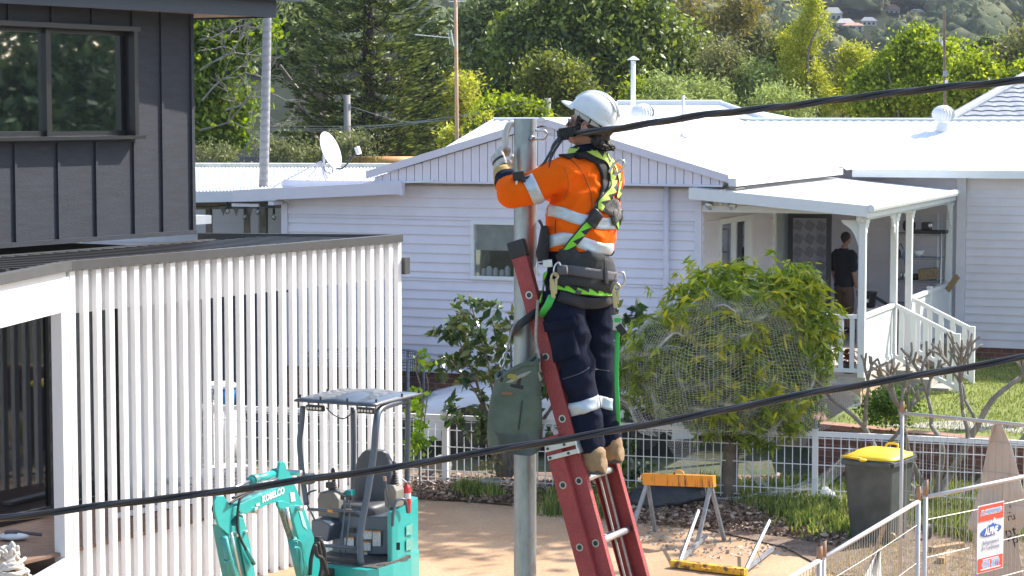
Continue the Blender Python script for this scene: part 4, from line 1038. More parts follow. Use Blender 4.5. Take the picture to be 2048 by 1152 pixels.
blades("dry_grass", scatter(G([(1640, 1090), (2100, 1085), (2100, 1220), (1600, 1220)]), 5000, 0), .07, .012, leafmat("dry_grass_blade", (.30, .26, .10), (.50, .40, .20), (.62, .52, .30), trans=.2))
lw = scatter([(r0.x, r0.y + .4), (r1.x + 2, r1.y + .3), (14, 42), (5.6, 41), (5.9, 34)], 30000, 0, YZ)
blades("lawn_blades", lw, .045, .014, GRS)
blades("undergrowth", scatter(G([(1640, 975), (1830, 985), (1830, 1000), (1650, 995)]), 900, 30, .0, .1), .2, .02, STRAP)
# shrub on the retaining wall
SHR = leafmat("small_leaf_green", (.05, .10, .015), (.14, .24, .03), (.30, .42, .08), vscale=3)
P_, cc = clumps([px_blob(1772, 812, 52, 40, 30.0, 1)], 40, .2, 90); o = thing("low_shrub", "small green shrub spilling over the brick retaining wall", "shrub", at(1772, 850, 30.0)); leaf_cards("foliage", SHR, o, P_, .05, .6)
MB().tube([at(1772, 850, 30.0), at(1772, 812, 30.0)], .02, 6).build("stem", BARK, o)
# ------------------------------------------------------------------ netted mango tree
mt_base = atz(1461, 1002, 0); MY = mt_base.y
mango = thing("mango_tree", "leafy mango tree in the front garden with fresh yellow-green tips", "tree", mt_base)
q = MB(); ms = MY / F
trunk = [mt_base, at(1459, 950, MY), at(1464, 890, MY), at(1468, 820, MY)]
q.tube(curve_pts(trunk, 6), [.125, .12, .115, .115, .11, .11, .11, .11, .11, .105, .105, .1, .1, .1, .09, .09, .085, .08, .08], 12)
for x, y, dy in ((1330, 700, .3), (1400, 600, -.4), (1540, 600, .4), (1600, 680, -.3), (1480, 580, 0), (1370, 780, -.5), (1560, 780, .2)):
    q.tube(curve_pts([at(1466, 850, MY), at((1466 + x) / 2, (840 + y) / 2 + 15, MY + dy * .5), at(x, y, MY + dy)], 5), [lerp(.06, .015, i / 10) for i in range(11)], 7)
q.build("trunk", mat("mango_bark", (.22, .17, .13), .9, var=.25, vscale=5, bump=.7, bscale=22), mango, smooth=True)
MG1 = leafmat("mango_leaf_dark", (.08, .13, .02), (.26, .34, .05), (.50, .56, .12), trans=.5, vscale=2.0, rough=.55, spec=.3)
MG2 = leafmat("mango_leaf_new", (.16, .24, .02), (.38, .42, .04), (.62, .55, .06), trans=.45, vscale=2.5, rough=.4)
blobs = [px_blob(1440, 720, 175, 140, MY, .75), px_blob(1580, 680, 95, 120, MY - .1, .9), px_blob(1500, 800, 150, 90, MY, .8), px_blob(1330, 720, 105, 100, MY - .1, .9), px_blob(1470, 590, 120, 55, MY, .9), px_blob(1590, 580, 55, 50, MY, .9)]
def rosettes(blobs, n, per, ln, up=.2):
    vol = np.array([b[1][0] * b[1][2] for b in blobs]); vol /= vol.sum(); C_ = []; D_ = []
    for i in range(n):
        b = blobs[rng.choice(len(blobs), p=vol)]; d = rng.normal(size=3); d /= np.linalg.norm(d); rad = 1 - .5 * rng.random() ** 2
        c = np.array(b[0]) + d * rad * np.array(b[1]) + rng.normal(size=3) * .05
        ax = d + np.array([0, 0, .5]); ax /= np.linalg.norm(ax)
        for k in range(per):
            q_ = rng.normal(size=3); q_ -= ax * q_.dot(ax); q_ /= np.linalg.norm(q_)
            dr = q_ + ax * (.35 * rng.normal() + up) ; dr[2] -= .55; dr /= np.linalg.norm(dr)
            C_.append(c + dr * ln * .5 * rng.uniform(.6, 1.1) + ax * rng.uniform(-.05, .03)); D_.append(dr)
    return np.array(C_), np.array(D_)
C_, D_ = rosettes(blobs, 2300, 10, .15); leaf_cards("foliage", MG1, mango, C_, .155, .24, dirs=D_ * 3, fold=.02)
tips = [px_blob(1590, 575, 60, 50, MY - .1, 1), px_blob(1640, 640, 50, 60, MY - .2, 1), px_blob(1400, 560, 60, 30, MY, 1), px_blob(1500, 545, 60, 22, MY, 1), px_blob(1560, 660, 70, 90, MY - .5, .5), px_blob(1380, 640, 60, 50, MY - .6, .5), px_blob(1330, 590, 30, 30, MY - .2, 1), px_blob(1470, 700, 80, 90, MY - .75, .3), px_blob(1500, 800, 120, 50, MY - .7, .4)]
C_, D_ = rosettes(tips, 400, 9, .15); 
leaf_cards("young_foliage", MG2, mango, C_, .14, .22, dirs=D_ * 3, fold=.02)
# bird net draped over the tree: real threads
NETM = mat("white_net_thread", (.72, .72, .70), .8, var=.02)
def net(name, label, rows, th=.0036):
    m = MB().sheet(rows); o = m.build(name, NETM); w_ = o.modifiers.new("wire", 'WIREFRAME'); w_.thickness = th; w_.use_replace = True; w_.use_even_offset = False
    tag(o, label, "net", "bird nets in the front garden"); return o
rows = []
nk, nj = 88, 70
for j in range(nj):
    v_ = j / (nj - 1); row = []
    for k in range(nk):
        a = -1.0 * math.pi * k / (nk - 1) * 1.12 + .06 * math.pi      # around the camera side, left to right
        ph = lerp(.16, .80, v_) * math.pi
        n_ = noise.noise(V((math.cos(a) * 2.2, math.sin(a) * 2.2, v_ * 4))); n2 = noise.noise(V((math.cos(a) * 6, math.sin(a) * 6, v_ * 7)))
        rx = lerp(198, 212, v_) + (40 * max(0, v_ - .3) if math.cos(a) > .3 else 0) * 0
        X = 1440 + (212 * math.sin(ph) ** .8) * -math.cos(a) * (1 + .10 * n_ + .07 * n2)
        yy = 734 - 166 * math.cos(ph) + 22 * n_ + 14 * n2
        dep = -.95 * abs(math.sin(a)) * math.sin(ph) ** .6 * (1 + .22 * n_ + .10 * n2) * math.copysign(1, -math.sin(a)) 
        if yy < 690: yy += max(0, (1420 - X)) * .30 * (1 - v_) + max(0, X - 1600) * .25 * (1 - v_)
        row.append(at(X, yy, MY + dep))
    rows.append(row)
net("bird_net", "fine white bird net draped over the mango tree crown", rows)
# net tail pulled to the right
rows = []
for j in range(26):
    v_ = j / 25; row = []
    for k in range(34):
        t_ = k / 33; x = lerp(1600, 1722, t_); y0, y1 = lerp(700, 795, t_ ** .8), lerp(905, 812, t_ ** .7)
        n_ = noise.noise(V((t_ * 3, v_ * 3, 8))); row.append(at(x + 4 * n_, lerp(y0, y1, v_) + 8 * n_, MY - .5 + t_ * .3 + .15 * n_))
    rows.append(row)
net("bird_net", "loose tail of bird net stretched to the right of the mango crown", rows)
rows = []
for j in range(16):
    v_ = j / 15; row = []
    for k in range(60):
        t_ = k / 59; x = lerp(1490, 1760, t_); sag = 70 * math.sin(math.pi * min(1, t_ / .72)) * (t_ < .72) + 0
        yt = lerp(920, 952, t_ / .72) + 62 * math.sin(math.pi * min(t_ / .78, 1)) if t_ < .78 else lerp(957, 968, (t_ - .78) / .22)
        if t_ > .45: yt = lerp(yt, lerp(980, 895, (t_ - .45) / .33), 1) if t_ < .78 else lerp(895, 960, (t_ - .78) / .22)
        yb = yt + (34 if t_ < .7 else lerp(34, 75, (t_ - .7) / .3)) * (1 - .5 * (1 - math.sin(math.pi * t_)))
        n_ = noise.noise(V((t_ * 5, v_ * 3, 2))); row.append(at(x, lerp(yt, yb, v_) + 4 * n_, MY + .1 + .1 * n_))
    rows.append(row)
net("bird_net", "sagging strip of bird net hooked on the fence left of the yellow-lidded bin", rows)
rows = []
for j in range(14):
    v_ = j / 13; row = []
    for k in range(60):
        t_ = k / 59; x = lerp(1425, 1640, t_); y = lerp(1005, 965, t_) + 18 * math.sin(math.pi * t_) * (1 - t_)
        n_ = noise.noise(V((t_ * 6, v_ * 4, 5))); row.append(at(x, y + lerp(-12, 12, v_) * (1 - .3 * t_) + 5 * n_, MY - .45 + .25 * v_ + .06 * n_))
    rows.append(row)
net("bird_net", "bunched bird net trailing over the strappy leaves at the mango trunk", rows)
rows = []
for j in range(30):
    v_ = j / 29; row = []
    for k in range(18):
        t_ = k / 17; n_ = noise.noise(V((t_ * 3, v_ * 4, 1)))
        row.append(at(lerp(lerp(1330, 1378, v_), lerp(1400, 1392, v_), t_) + 3 * n_, lerp(880, 962, v_) + 4 * n_, MY - .3 + .1 * n_))
    rows.append(row)
net("bird_net", "narrow hanging fold of bird net below the left of the mango crown", rows)

# ------------------------------------------------------------------ broad-leaved shrub behind the ladder and pole
sb_ = atz(1015, 985, 0) ; SY = 29.4; sb_ = V((at(1010, 900, SY).x, SY, 0))
shrub = thing("broadleaf_shrub", "tall broad-leaved shrub with rusty undersides behind the pole and tool bag", "shrub", sb_)
BL = leafmat("broad_leaf", (.025, .06, .015), (.08, .14, .03), (.22, .22, .07), trans=.2, vscale=3, rough=.3, spec=.6)
q = MB(); br = [(905, 650), (940, 600), (985, 640), (1020, 640), (900, 720), (970, 700), (960, 830), (930, 860), (1060, 610), (1090, 640), (1250, 640), (1270, 620), (1100, 760), (1040, 860)]
for x, y in br:
    q.tube(curve_pts([V((sb_.x + random.uniform(-.1, .1), SY, .2)), at((1010 + x) / 2 + random.uniform(-10, 10), (900 + y) / 2, SY), at(x, y, SY + random.uniform(-.2, .2))], 5), [lerp(.03, .008, i / 10) for i in range(11)], 5)
q.build("stem", BARK, shrub, smooth=True)
bl = [px_blob(935, 645, 60, 50, SY), px_blob(900, 690, 38, 60, SY), px_blob(990, 665, 50, 60, SY), px_blob(960, 740, 60, 40, SY), px_blob(945, 830, 50, 40, SY), px_blob(1000, 820, 60, 60, SY), px_blob(1050, 600, 25, 30, SY), px_blob(1090, 640, 40, 60, SY), px_blob(1245, 620, 35, 40, SY), px_blob(1225, 690, 40, 70, SY), px_blob(1120, 800, 90, 90, SY), px_blob(1220, 820, 60, 100, SY), px_blob(1225, 930, 60, 70, SY)]
C_, D_ = rosettes(bl, 440, 7, .14, up=.4); leaf_cards("foliage", BL, shrub, C_, .15, .46, dirs=D_ * 2.5, fold=.03)
# climbing vine at the slat screen end
vb = V((at(840, 900, 29).x, 29.0, 0)); vine = thing("climbing_vine", "bright lime-green vine climbing beside the excavator canopy", "vine", vb)
q = MB(); vp = curve_pts([vb, at(838, 880, 29), at(846, 800, 29), at(833, 740, 29), at(836, 705, 29)], 6); q.tube(vp, .012, 5); q.tube(curve_pts([at(846, 860, 29), at(856, 780, 29), at(852, 745, 29)], 5), .008, 5); q.build("stem", BARK, vine)
LIME = leafmat("lime_leaf", (.14, .26, .02), (.32, .48, .05), (.55, .68, .12), trans=.5, vscale=4)
pp, _ = clumps([px_blob(838, 800, 17, 55, 29, 1), px_blob(838, 880, 24, 50, 29, 1), px_blob(848, 730, 10, 30, 29, 1)], 42, .12, 9, shell=.2); leaf_cards("foliage", LIME, vine, pp, .075, .75)

# ------------------------------------------------------------------ bare frangipani
FY = 28.0; fb = V((at(1868, 1000, FY).x, FY, 0)); frg = thing("frangipani_tree", "leafless frangipani with stubby forked grey branches beside the bin", "tree", fb)
FRB = mat("frangipani_bark", (.30, .27, .22), .85, var=.2, vscale=8, bump=.5, bscale=25)
q = MB(); random.seed(11)
def fork(P, d, r, ln, lev):
    ln0 = ln; ln = ln * .88; e = P + d * ln; mid = P + d * ln * .5 + V((random.uniform(-1, 1), random.uniform(-1, 1), .4)) * ln * .06
    q.tube([P, mid, e, e + d * r * .4], [r * .74, r * .70, r * .68, r * .4], 8)
    if lev == 0: return
    n_ = random.choice((2, 3, 3)) if lev > 1 else random.choice((2, 2, 3))
    a0 = random.uniform(0, 6.28); _, s1, s2 = frame(d)
    for k in range(n_):
        a = a0 + 2 * math.pi * k / n_; sp = random.uniform(.38, .72)
        nd = (d * math.cos(sp) + (s1 * math.cos(a) + s2 * math.sin(a)) * math.sin(sp)); nd.z += .22; nd.y *= .7; nd.normalize()
        fork(e, nd, r * .87, ln * random.uniform(.68, 1.0), lev - 1)
def limb(pts, r0_, r1_): 
    p = curve_pts(pts, 5); q.tube(p, [.80 * lerp(r0_, r1_, i / (len(p) - 1)) for i in range(len(p))], 9); return p[-1]
b0 = fb + UP * .05
for pts, (r0_, r1_), dr, ln, lev in [
    ([b0, at(1770, 925, FY), at(1725, 850, FY + .2), at(1660, 795, FY + .2)], (.05, .03), V((-.6, 0, .8)), .36, 2),
    ([at(1729, 855, FY + .2), at(1733, 800, FY)], (.035, .03), V((.05, 0, 1)), .3, 2),
    ([b0, at(1820, 915, FY - .3), at(1812, 870, FY - .4)], (.055, .035), V((-.3, -.2, 1)), .42, 3),
    ([b0, at(1885, 900, FY), at(1862, 850, FY + .3)], (.055, .035), V((-.1, .2, 1)), .42, 3),
    ([b0, at(1905, 940, FY + .2), at(1950, 860, FY), at(1985, 800, FY - .2), at(2040, 755, FY - .2)], (.07, .035), V((.6, 0, .8)), .40, 3),
    ([at(1905, 945, FY + .1), at(1935, 880, FY - .3), at(1925, 820, FY - .3)], (.045, .032), V((-.1, 0, 1)), .40, 3),
    ([b0, at(1935, 985, FY + .3), at(2020, 905, FY + .4), at(2060, 860, FY + .4)], (.055, .035), V((.2, 0, 1)), .40, 3),
    ([at(1960, 855, FY), at(1930, 800, FY + .2)], (.03, .026), V((-.2, .2, 1)), .3, 3),
    ([at(1762, 905, FY), at(1800, 860, FY - .3)], (.035, .03), V((.4, -.2, 1)), .3, 2)]:
    e = limb(pts, r0_, r1_); fork(e, dr.normalized(), r1_, ln, lev)
q.build("trunk", FRB, frg, smooth=True)

# ------------------------------------------------------------------ temporary construction fence
PIPE = mat("worn_galvanised_pipe", (.50, .51, .52), .5, metal=.5, var=.1, vscale=6, col2=(.50, .45, .42))
WIRE = mat("fence_wire", (.42, .41, .38), .5, metal=.5, var=.1)
def panel(label, A, B, h=2.1, posts=(True, True), vs=.062, hs=.30, thin=.0022, cap=0.0, lean=0.0):
    A, B = V(A), V(B); d = (B - A).normalized(); n = V((d.y, -d.x, 0)); L = (B - A).length
    o = thing("fence_panel", label, "fence", A, "temporary wire construction fence panels")
    MB().tube([A + UP * h, B + UP * h], .0175, 10).build("top_rail", PIPE, o, smooth=True)
    MB().tube([A + UP * .12, B + UP * .12], .0175, 10).build("bottom_rail", PIPE, o, smooth=True)
    for e, P_, sg in ((posts[0], A, 1), (posts[1], B, -1)):
        if e: MB().tube([P_ + d * .02 * sg, P_ + d * .02 * sg + UP * (h + cap)], .0185, 10).build("post", PIPE, o, smooth=True); 
        if e and cap: MB().tube([P_ + d * .02 * sg + UP * (h + .005), P_ + d * .02 * sg + UP * (h + cap)], .021, 10).build("rusty_spigot", RUST, o, smooth=True)
    q = MB(); x = vs
    while x < L - .02:
        q.tube([A + d * x + UP * .12, A + d * x + UP * h], thin, 4, caps=False); x += vs
    z_ = .12 + hs
    while z_ < h: q.tube(curve_pts([A + UP * z_, A.lerp(B, .5) + UP * (z_ - .01), B + UP * z_], 3), thin * 1.25, 4, caps=False); z_ += hs
    q.build("wire_infill", WIRE, o)
    return o
p0 = atz(1590, 1150, 2.1); p1 = atz(1838, 1002, 2.1); pdir = (p1 - p0).normalized(); p0b = p1 - pdir * 2.45; p0c = p0b - pdir * .05
z0_ = lambda p: V((p.x, p.y, 0))
panel("construction fence panel running up from the bottom edge, right of the fallen sawhorse", z0_(p0b), z0_(p1), cap=.12, posts=(True, True))
panel("construction fence panel cut off by the bottom edge, nearest to the camera", z0_(p0c - pdir * 2.4), z0_(p0c), cap=.10)
p2 = atz(1848, 995, 2.1); p3 = atz(2075, 948, 2.1); d2 = (p3 - p2).normalized()
PB = panel("construction fence panel at the right that carries the red and white sign", z0_(p2), z0_(p2 + d2 * 2.4), cap=.14)
p4 = atz(1801, 826, 2.1); p5 = atz(2048, 850, 2.1); d3 = (p5 - p4).normalized()
panel("construction fence panel standing farther back behind the yellow-lidded bin", z0_(p4), z0_(p4 + d3 * 2.4), cap=.12, vs=.075, hs=.30)
# leaning timber stakes
q = MB().bar(atz(1722, 1190, 0), at(1770, 1046, 17.5), .03, .03).build("timber_stake", BARKL); tag(q, "grey timber stake leaning behind the construction fence", "stake")
# beige sheet hanging on the rear panel
nrm3 = V((d3.y, -d3.x, 0))
def on_plane(px, py, P0, n, off=0.0):
    d = ray(px, py); o_ = V((0, 0, CAMZ)); t_ = (P0 + n * off - o_).dot(n) / d.dot(n); return o_ + d * t_
outl = [(1988, 846), (2002, 846), (2028, 905), (2042, 960), (2052, 1040), (2046, 1075), (2036, 1100), (2048, 1190), (1952, 1190), (1952, 1110), (1946, 1065), (1934, 1050), (1950, 1005), (1962, 960), (1976, 890)]
left = [(1988, 846), (1976, 890), (1962, 960), (1950, 1005), (1934, 1050), (1946, 1065), (1952, 1110), (1950, 1190)]; right = [(2002, 846), (2024, 895), (2040, 955), (2050, 1000), (2060, 1040), (2036, 1065), (2040, 1110), (2052, 1190)]
rows = []
for i in range(len(left) - 1):
    for s_ in range(4):
        t_ = s_ / 4; l_ = (lerp(left[i][0], left[i + 1][0], t_), lerp(left[i][1], left[i + 1][1], t_)); r_ = (lerp(right[i][0], right[i + 1][0], t_), lerp(right[i][1], right[i + 1][1], t_)); row = []
        for k in range(13):
            u_ = k / 12; row.append(on_plane(lerp(l_[0], r_[0], u_), lerp(l_[1], r_[1], u_), z0_(p4), nrm3, -.06 - .05 * math.sin(u_ * 5 + i * .7) - .02 * noise.noise(V((u_ * 4, i, 0)))))
        rows.append(row)
cl = MB().sheet(rows).build("hanging_sheet", CLOTH, smooth=True, solid=.006); cl = tag(cl, "tall beige sheet tied to the rear fence panel, with hand-painted letters", "sheet")
def text(s, P, right, up, size, mt, parent, name="lettering", align='CENTER', ext=.002, bold=0.0, sx=1.0, shear=0.0, offs=.0):
    cu = bpy.data.curves.new(name, 'FONT'); cu.body = s; cu.size = size; cu.align_x = align; cu.align_y = 'CENTER'; cu.extrude = ext; cu.offset = bold; cu.shear = shear; cu.resolution_u = 3
    tmp = bpy.data.objects.new(name, cu); COL.objects.link(tmp); dg = bpy.context.evaluated_depsgraph_get(); me = bpy.data.meshes.new_from_object(tmp.evaluated_get(dg)); bpy.data.objects.remove(tmp)
    right, up = V(right).normalized(), V(up).normalized(); n = right.cross(up)
    vs = [V(P) + right * v.co.x * sx + up * v.co.y + n * v.co.z for v in me.vertices]; fs = [tuple(p.vertices) for p in me.polygons]
    return mesh_obj(name, vs, fs, mt, parent)
CHAR = mat("charcoal_marker", (.05, .045, .045), .8)
for s_, px, py, sz in (("pt", 2022, 1064, .16), ("P", 2032, 1086, .14), ("..'", 2018, 1020, .10), ("ru", 2022, 1034, .10)):
    P_ = on_plane(px, py, z0_(p4), nrm3, .03); text(s_, P_, d3 + UP * .35, UP - d3 * .35, sz, CHAR, cl, ext=.004)
# small hanging rag on the front panel
# the trade sign
npl = V((d2.y, -d2.x, 0)); SP = [on_plane(x, y, z0_(p2), npl, .02) for x, y in ((1959, 1012), (2011, 1001), (2006, 1136), (1953, 1149))]
sg_w = ((SP[1] - SP[0]).length + (SP[2] - SP[3]).length) / 2; sg_h = ((SP[0] - SP[3]).length + (SP[1] - SP[2]).length) / 2
so_ = V(SP[3]); sr = (SP[2] - SP[3]).normalized(); sr = V((d2.x, d2.y, 0)).normalized(); su = UP
sign = thing("trade_sign", "red and white air conditioning trade sign wired to the construction fence", "sign", so_)
def SG(u, v, o=0.0): return so_ + sr * (u * sg_w) + su * (v * sg_h) + npl * o
def srect(u0, u1, v0, v1, o, mt, nm, par): return MB().prism([SG(u0, v0, o), SG(u1, v0, o), SG(u1, v1, o), SG(u0, v1, o)], npl * .0015).build(nm, mt, par)
SW = mat("sign_white", (.80, .79, .80), .5, var=.01); SR = mat("sign_red", (.80, .09, .05), .5, var=.03); SBL = mat("sign_blue", (.05, .14, .45), .5, var=.02); SLB = mat("sign_sky_blue", (.30, .50, .80), .5)
bd = srect(0, 1, 0, 1, 0, SW, "board", sign); srect(.03, .97, .76, .985, .004, SR, "red_panel", bd); srect(.03, .97, .015, .22, .004, SR, "red_panel", bd)
cs = [SG(.50 + .40 * math.cos(a), .60 + .075 * math.sin(a) + .02 * math.cos(a), .004) for a in np.linspace(0, 6.283, 33)[:-1]]; MB().prism(cs, npl * .0015).build("oval_emblem", SBL, bd)
MB().prism([SG(.40, .70, .004), SG(.50, .755, .004), SG(.55, .73, .004), SG(.62, .79, .004), SG(.74, .70, .004), SG(.66, .675, .004), SG(.60, .70, .004), SG(.52, .68, .004)], npl * .0016).build("mountain_emblem", SW, bd)
MB().prism([SG(.42, .672, .0048), SG(.58, .72, .0048), SG(.62, .685, .0048), SG(.70, .70, .0048), SG(.70, .66, .0048), SG(.5, .64, .0048)], npl * .0016).build("mountain_emblem", SBL, bd)
def st_(s, u, v, sz, mt, o=.006, sx=.8, bold=.0, shear=0.0): text(s, SG(u, v, o), sr + UP * .0, UP, sz, mt, bd, ext=.0008, sx=sx, bold=bold, shear=shear)
st_("AIR CONDITIONING", .5, .885, .052, SW, .006, .62, .006); st_("AIR CONDITIONING", .5, .885, .052, SLB, .0075, .62, .000)
st_("ALPINE", .5, .595, .078, SW, .0075, .72, .004, .2)
GREYT = mat("sign_grey", (.30, .34, .42), .6)
st_("Refrigeration &", .5, .44, .046, GREYT, .006, .82); st_("Air Conditioning", .5, .36, .046, GREYT, .006, .82)
st_("4226 5599", .5, .115, .075, SW, .006, .78, .006); st_("4226 5599", .5, .115, .075, SLB, .0075, .78, .001)
srect(.2, .8, .185, .20, .006, SW, "white_strip", bd); srect(.12, .88, .042, .06, .006, SW, "white_strip", bd)
# rag hanging low on the front panel
rows = []
for j in range(12):
    v_ = j / 11; row = []
    for k in range(7):
        u_ = k / 6; row.append(on_plane(lerp(lerp(1757, 1715, v_), lerp(1762, 1764, v_), u_), lerp(1098, 1180, v_), z0_(p1), V((pdir.y, -pdir.x, 0)), -.03 - .02 * math.sin(u_ * 6)))
    rows.append(row)
tag(MB().sheet(rows).build("rag", mat("pale_rag", (.60, .56, .50), .9), smooth=True, solid=.004), "pale rag hanging from the wires of the near fence panel", "rag")
# ------------------------------------------------------------------ trees behind the houses
LD = leafmat("gloss_dark_green", (0.033, 0.060, 0.013), (0.150, 0.194, 0.029), (0.350, 0.400, 0.085), trans=.25, vscale=.9, rough=.5, spec=.45)
LO = leafmat("olive_grey_green", (0.075, 0.105, 0.043), (0.169, 0.212, 0.072), (0.287, 0.321, 0.123), trans=.25, vscale=.8, rough=.5, spec=.2)
LY = leafmat("yellow_green", (0.209, 0.239, 0.032), (0.448, 0.463, 0.076), (0.688, 0.658, 0.152), trans=.4, vscale=.9, rough=.5, spec=.2)
LB = leafmat("bright_green", (0.084, 0.123, 0.011), (0.258, 0.325, 0.033), (0.493, 0.538, 0.086), trans=.45, vscale=.9, rough=.5, spec=.2)
LN = leafmat("pine_needle_green", (0.030, 0.055, 0.018), (0.119, 0.150, 0.038), (0.312, 0.338, 0.096), trans=.15, vscale=.5, rough=.5, spec=.2)
LF = leafmat("feathery_green", (0.149, 0.179, 0.064), (0.299, 0.359, 0.114), (0.478, 0.538, 0.203), trans=.35, vscale=1.0, rough=.5, spec=.2)
LG = leafmat("brown_green_gum", (0.094, 0.101, 0.043), (0.203, 0.212, 0.080), (0.372, 0.338, 0.129), trans=.25, vscale=.8, rough=.5, spec=.2)
def tree(name, label, cat, base_px, Y, blobs, mt, nclump, cr, per, size=.16, aspect=.5, bark=None, limbs=10, tr=.22, droop=0.0, deep=.8, group=None, shell=.55, squash=.8, showlimbs=None, extra=None):
    bx_ = at(base_px, 225, Y).x; base = V((bx_, Y, 0)); o = thing(name, label, cat, base, group)
    bl = [px_blob(x, y, rx, ry, Y + (random.uniform(-.5, .5)), deep) for x, y, rx, ry in blobs]
    P_, cc = clumps(bl, nclump, cr, per, shell, squash)
    k = in_view(P_); P_ = P_[k]; leaf_cards("crown", mt, o, P_, size, aspect, droop=droop)
    top = max(b[0][2] + b[1][2] * .4 for b in bl); q = MB(); lean = random.uniform(-.3, .3)
    th_ = min(top, max(2.0, top)); q.tube(curve_pts([base, base + V((lean * .3, 0, th_ * .4)), base + V((lean, 0, th_ * .8))], 6), [lerp(tr, tr * .3, i / 12) for i in range(13)], 8)
    for i in range(limbs):
        c = V(cc[rng.integers(len(cc))]); z0 = min(c.z * .65, th_ * .75) ; s0_ = base + V((lean * z0 / th_, 0, max(.5, z0)))
        m_ = s0_.lerp(c, .55) + V((random.uniform(-.3, .3), random.uniform(-.3, .3), .3)); p = curve_pts([s0_, m_, c], 5)
        q.tube(p, [lerp(tr * .35, tr * .08, i_ / (len(p) - 1)) for i_ in range(len(p))], 5)
    q.build("trunk", bark or BARK, o, smooth=True); return o
TG = "trees standing behind the houses"
# left: broken leafy tree with bare grey twigs
t1 = tree("leafy_tree", "yellow-green leafy tree with a tangle of bare grey branches beside the charcoal wall", "tree", 400, 56, [(405, 60, 70, 70), (395, 200, 60, 90), (450, 150, 50, 90), (430, 270, 70, 55), (500, 60, 50, 50), (480, 230, 30, 60)], leafmat("lime_dark_mix", (.03, .07, .01), (.17, .26, .02), (.38, .42, .04), trans=.4, vscale=1.1), 230, .38, 60, .15, .55, limbs=10, group=TG)
q = MB(); random.seed(3)
def twigs(q, P, d, r, ln, lev):
    e = P + d * ln; m_ = P + d * ln * .5 + V([random.uniform(-1, 1) * ln * .12 for _ in range(3)])
    q.tube([P, m_, e], [r, r * .85, r * .65], 4, caps=False)
    if lev:
        for k in range(random.choice((2, 3))):
            nd = (d + V([random.uniform(-.9, .9), random.uniform(-.5, .5), random.uniform(-.6, .7)])).normalized(); twigs(q, e, nd, r * .62, ln * random.uniform(.6, .9), lev - 1)
for (x, y, dx, dz) in ((400, 260, .8, .2), (405, 200, .7, .7), (400, 140, .9, .5), (430, 300, .7, -.1), (440, 120, .8, .8), (400, 80, .9, .3), (450, 220, .6, .3), (470, 320, .5, .6)):
    twigs(q, at(x, y, 55), V((dx, -.2, dz)).normalized(), .028, .75, 4)
q.build("bare_branch", BARKL, t1)
# gum tree behind palm with thick twisted trunk
t2 = tree("gum_tree", "old gum tree with a thick twisted pale trunk left of the layered pine", "tree", 642, 70, [(600, 60, 60, 60), (690, 30, 60, 40), (560, 120, 40, 50), (640, 120, 60, 40), (560, 30, 40, 40)], LO, 150, .5, 70, .17, .4, bark=BARKL, limbs=6, tr=.3, group=TG)
q = MB()
def ptube(pts, r0_, r1_, Y, n=8): 
    p = curve_pts([at(x, y, Y) for x, y in pts], 5); q.tube(p, [lerp(r0_, r1_, i / (len(p) - 1)) for i in range(len(p))], n)
ptube([(648, 320), (645, 260), (642, 225), (634, 185), (628, 150), (622, 110)], .30, .12, 67); ptube([(640, 235), (610, 200), (588, 170), (560, 130)], .12, .04, 66); ptube([(640, 300), (612, 235), (590, 190)], .11, .05, 66); ptube([(645, 240), (652, 200), (660, 165)], .13, .08, 67); ptube([(632, 160), (640, 90), (628, 20)], .06, .03, 66)
q.build("limb", mat("gum_bark", (.30, .24, .20), .85, var=.25, vscale=2, bump=.6, bscale=8), t2, smooth=True)
# layered pine
PY = 64; pb = V((at(738, 225, PY).x, PY, 0)); pine = thing("pine_tree", "tall dark layered pine with drooping tiers and a straight black trunk", "tree", pb, TG)
MB().tube([pb, at(738, 300, PY), at(737, 100, PY), at(735, -260, PY)], [.24, .22, .17, .05], 12).build("trunk", BARKD, pine, smooth=True)
C_, D_ = [], []; q = MB()
for ti, (py, half) in enumerate([(-120, 80), (-82, 100), (-44, 118), (-4, 132), (36, 142), (76, 152), (116, 160), (156, 164), (196, 160), (236, 152), (274, 140), (310, 122)]):
    ax0 = at(737, py, PY); R0 = half * PY / F * 1.05
    nb = 17
    for k in range(nb):
        a = 2 * math.pi * k / nb + ti * .5 + random.uniform(-.2, .2); L_b = R0 * random.uniform(.72, 1.08); d = V((math.cos(a), math.sin(a), 0)); pts = []
        zoff = random.uniform(-.12, .12)
        for j in range(7):
            t_ = j / 6; pts.append(ax0 + d * L_b * t_ + UP * (zoff - L_b * .10 * t_ - .14 * L_b * math.sin(math.pi * t_) + L_b * .30 * t_ * t_ * t_))
        q.tube(pts, [.035 * (1 - .8 * j / 6) for j in range(7)], 4, caps=False)
        sd_ = V((-d.y, d.x, 0)); n_ = int(110 * L_b / 2)
        for _ in range(n_):
            t_ = random.random() ** .6; j = min(5, int(t_ * 6)); p = pts[j].lerp(pts[j + 1], t_ * 6 - j); w_ = .52 * L_b * .42 * math.sin(math.pi * (.2 + .75 * t_)); o_ = random.uniform(-1, 1)
            C_.append(tuple(p + sd_ * o_ * w_ + d * abs(o_) * .15 + UP * random.gauss(.0, .035))); D_.append(tuple(d * .9 + sd_ * o_ * .9 + UP * .25))
q.build("tier_branch", BARKD, pine)
kk = in_view(C_); C_ = np.array(C_)[kk]; D_ = np.array(D_)[kk]; leaf_cards("crown", LN, pine, C_, .20, .28, dirs=D_ * 2.5)
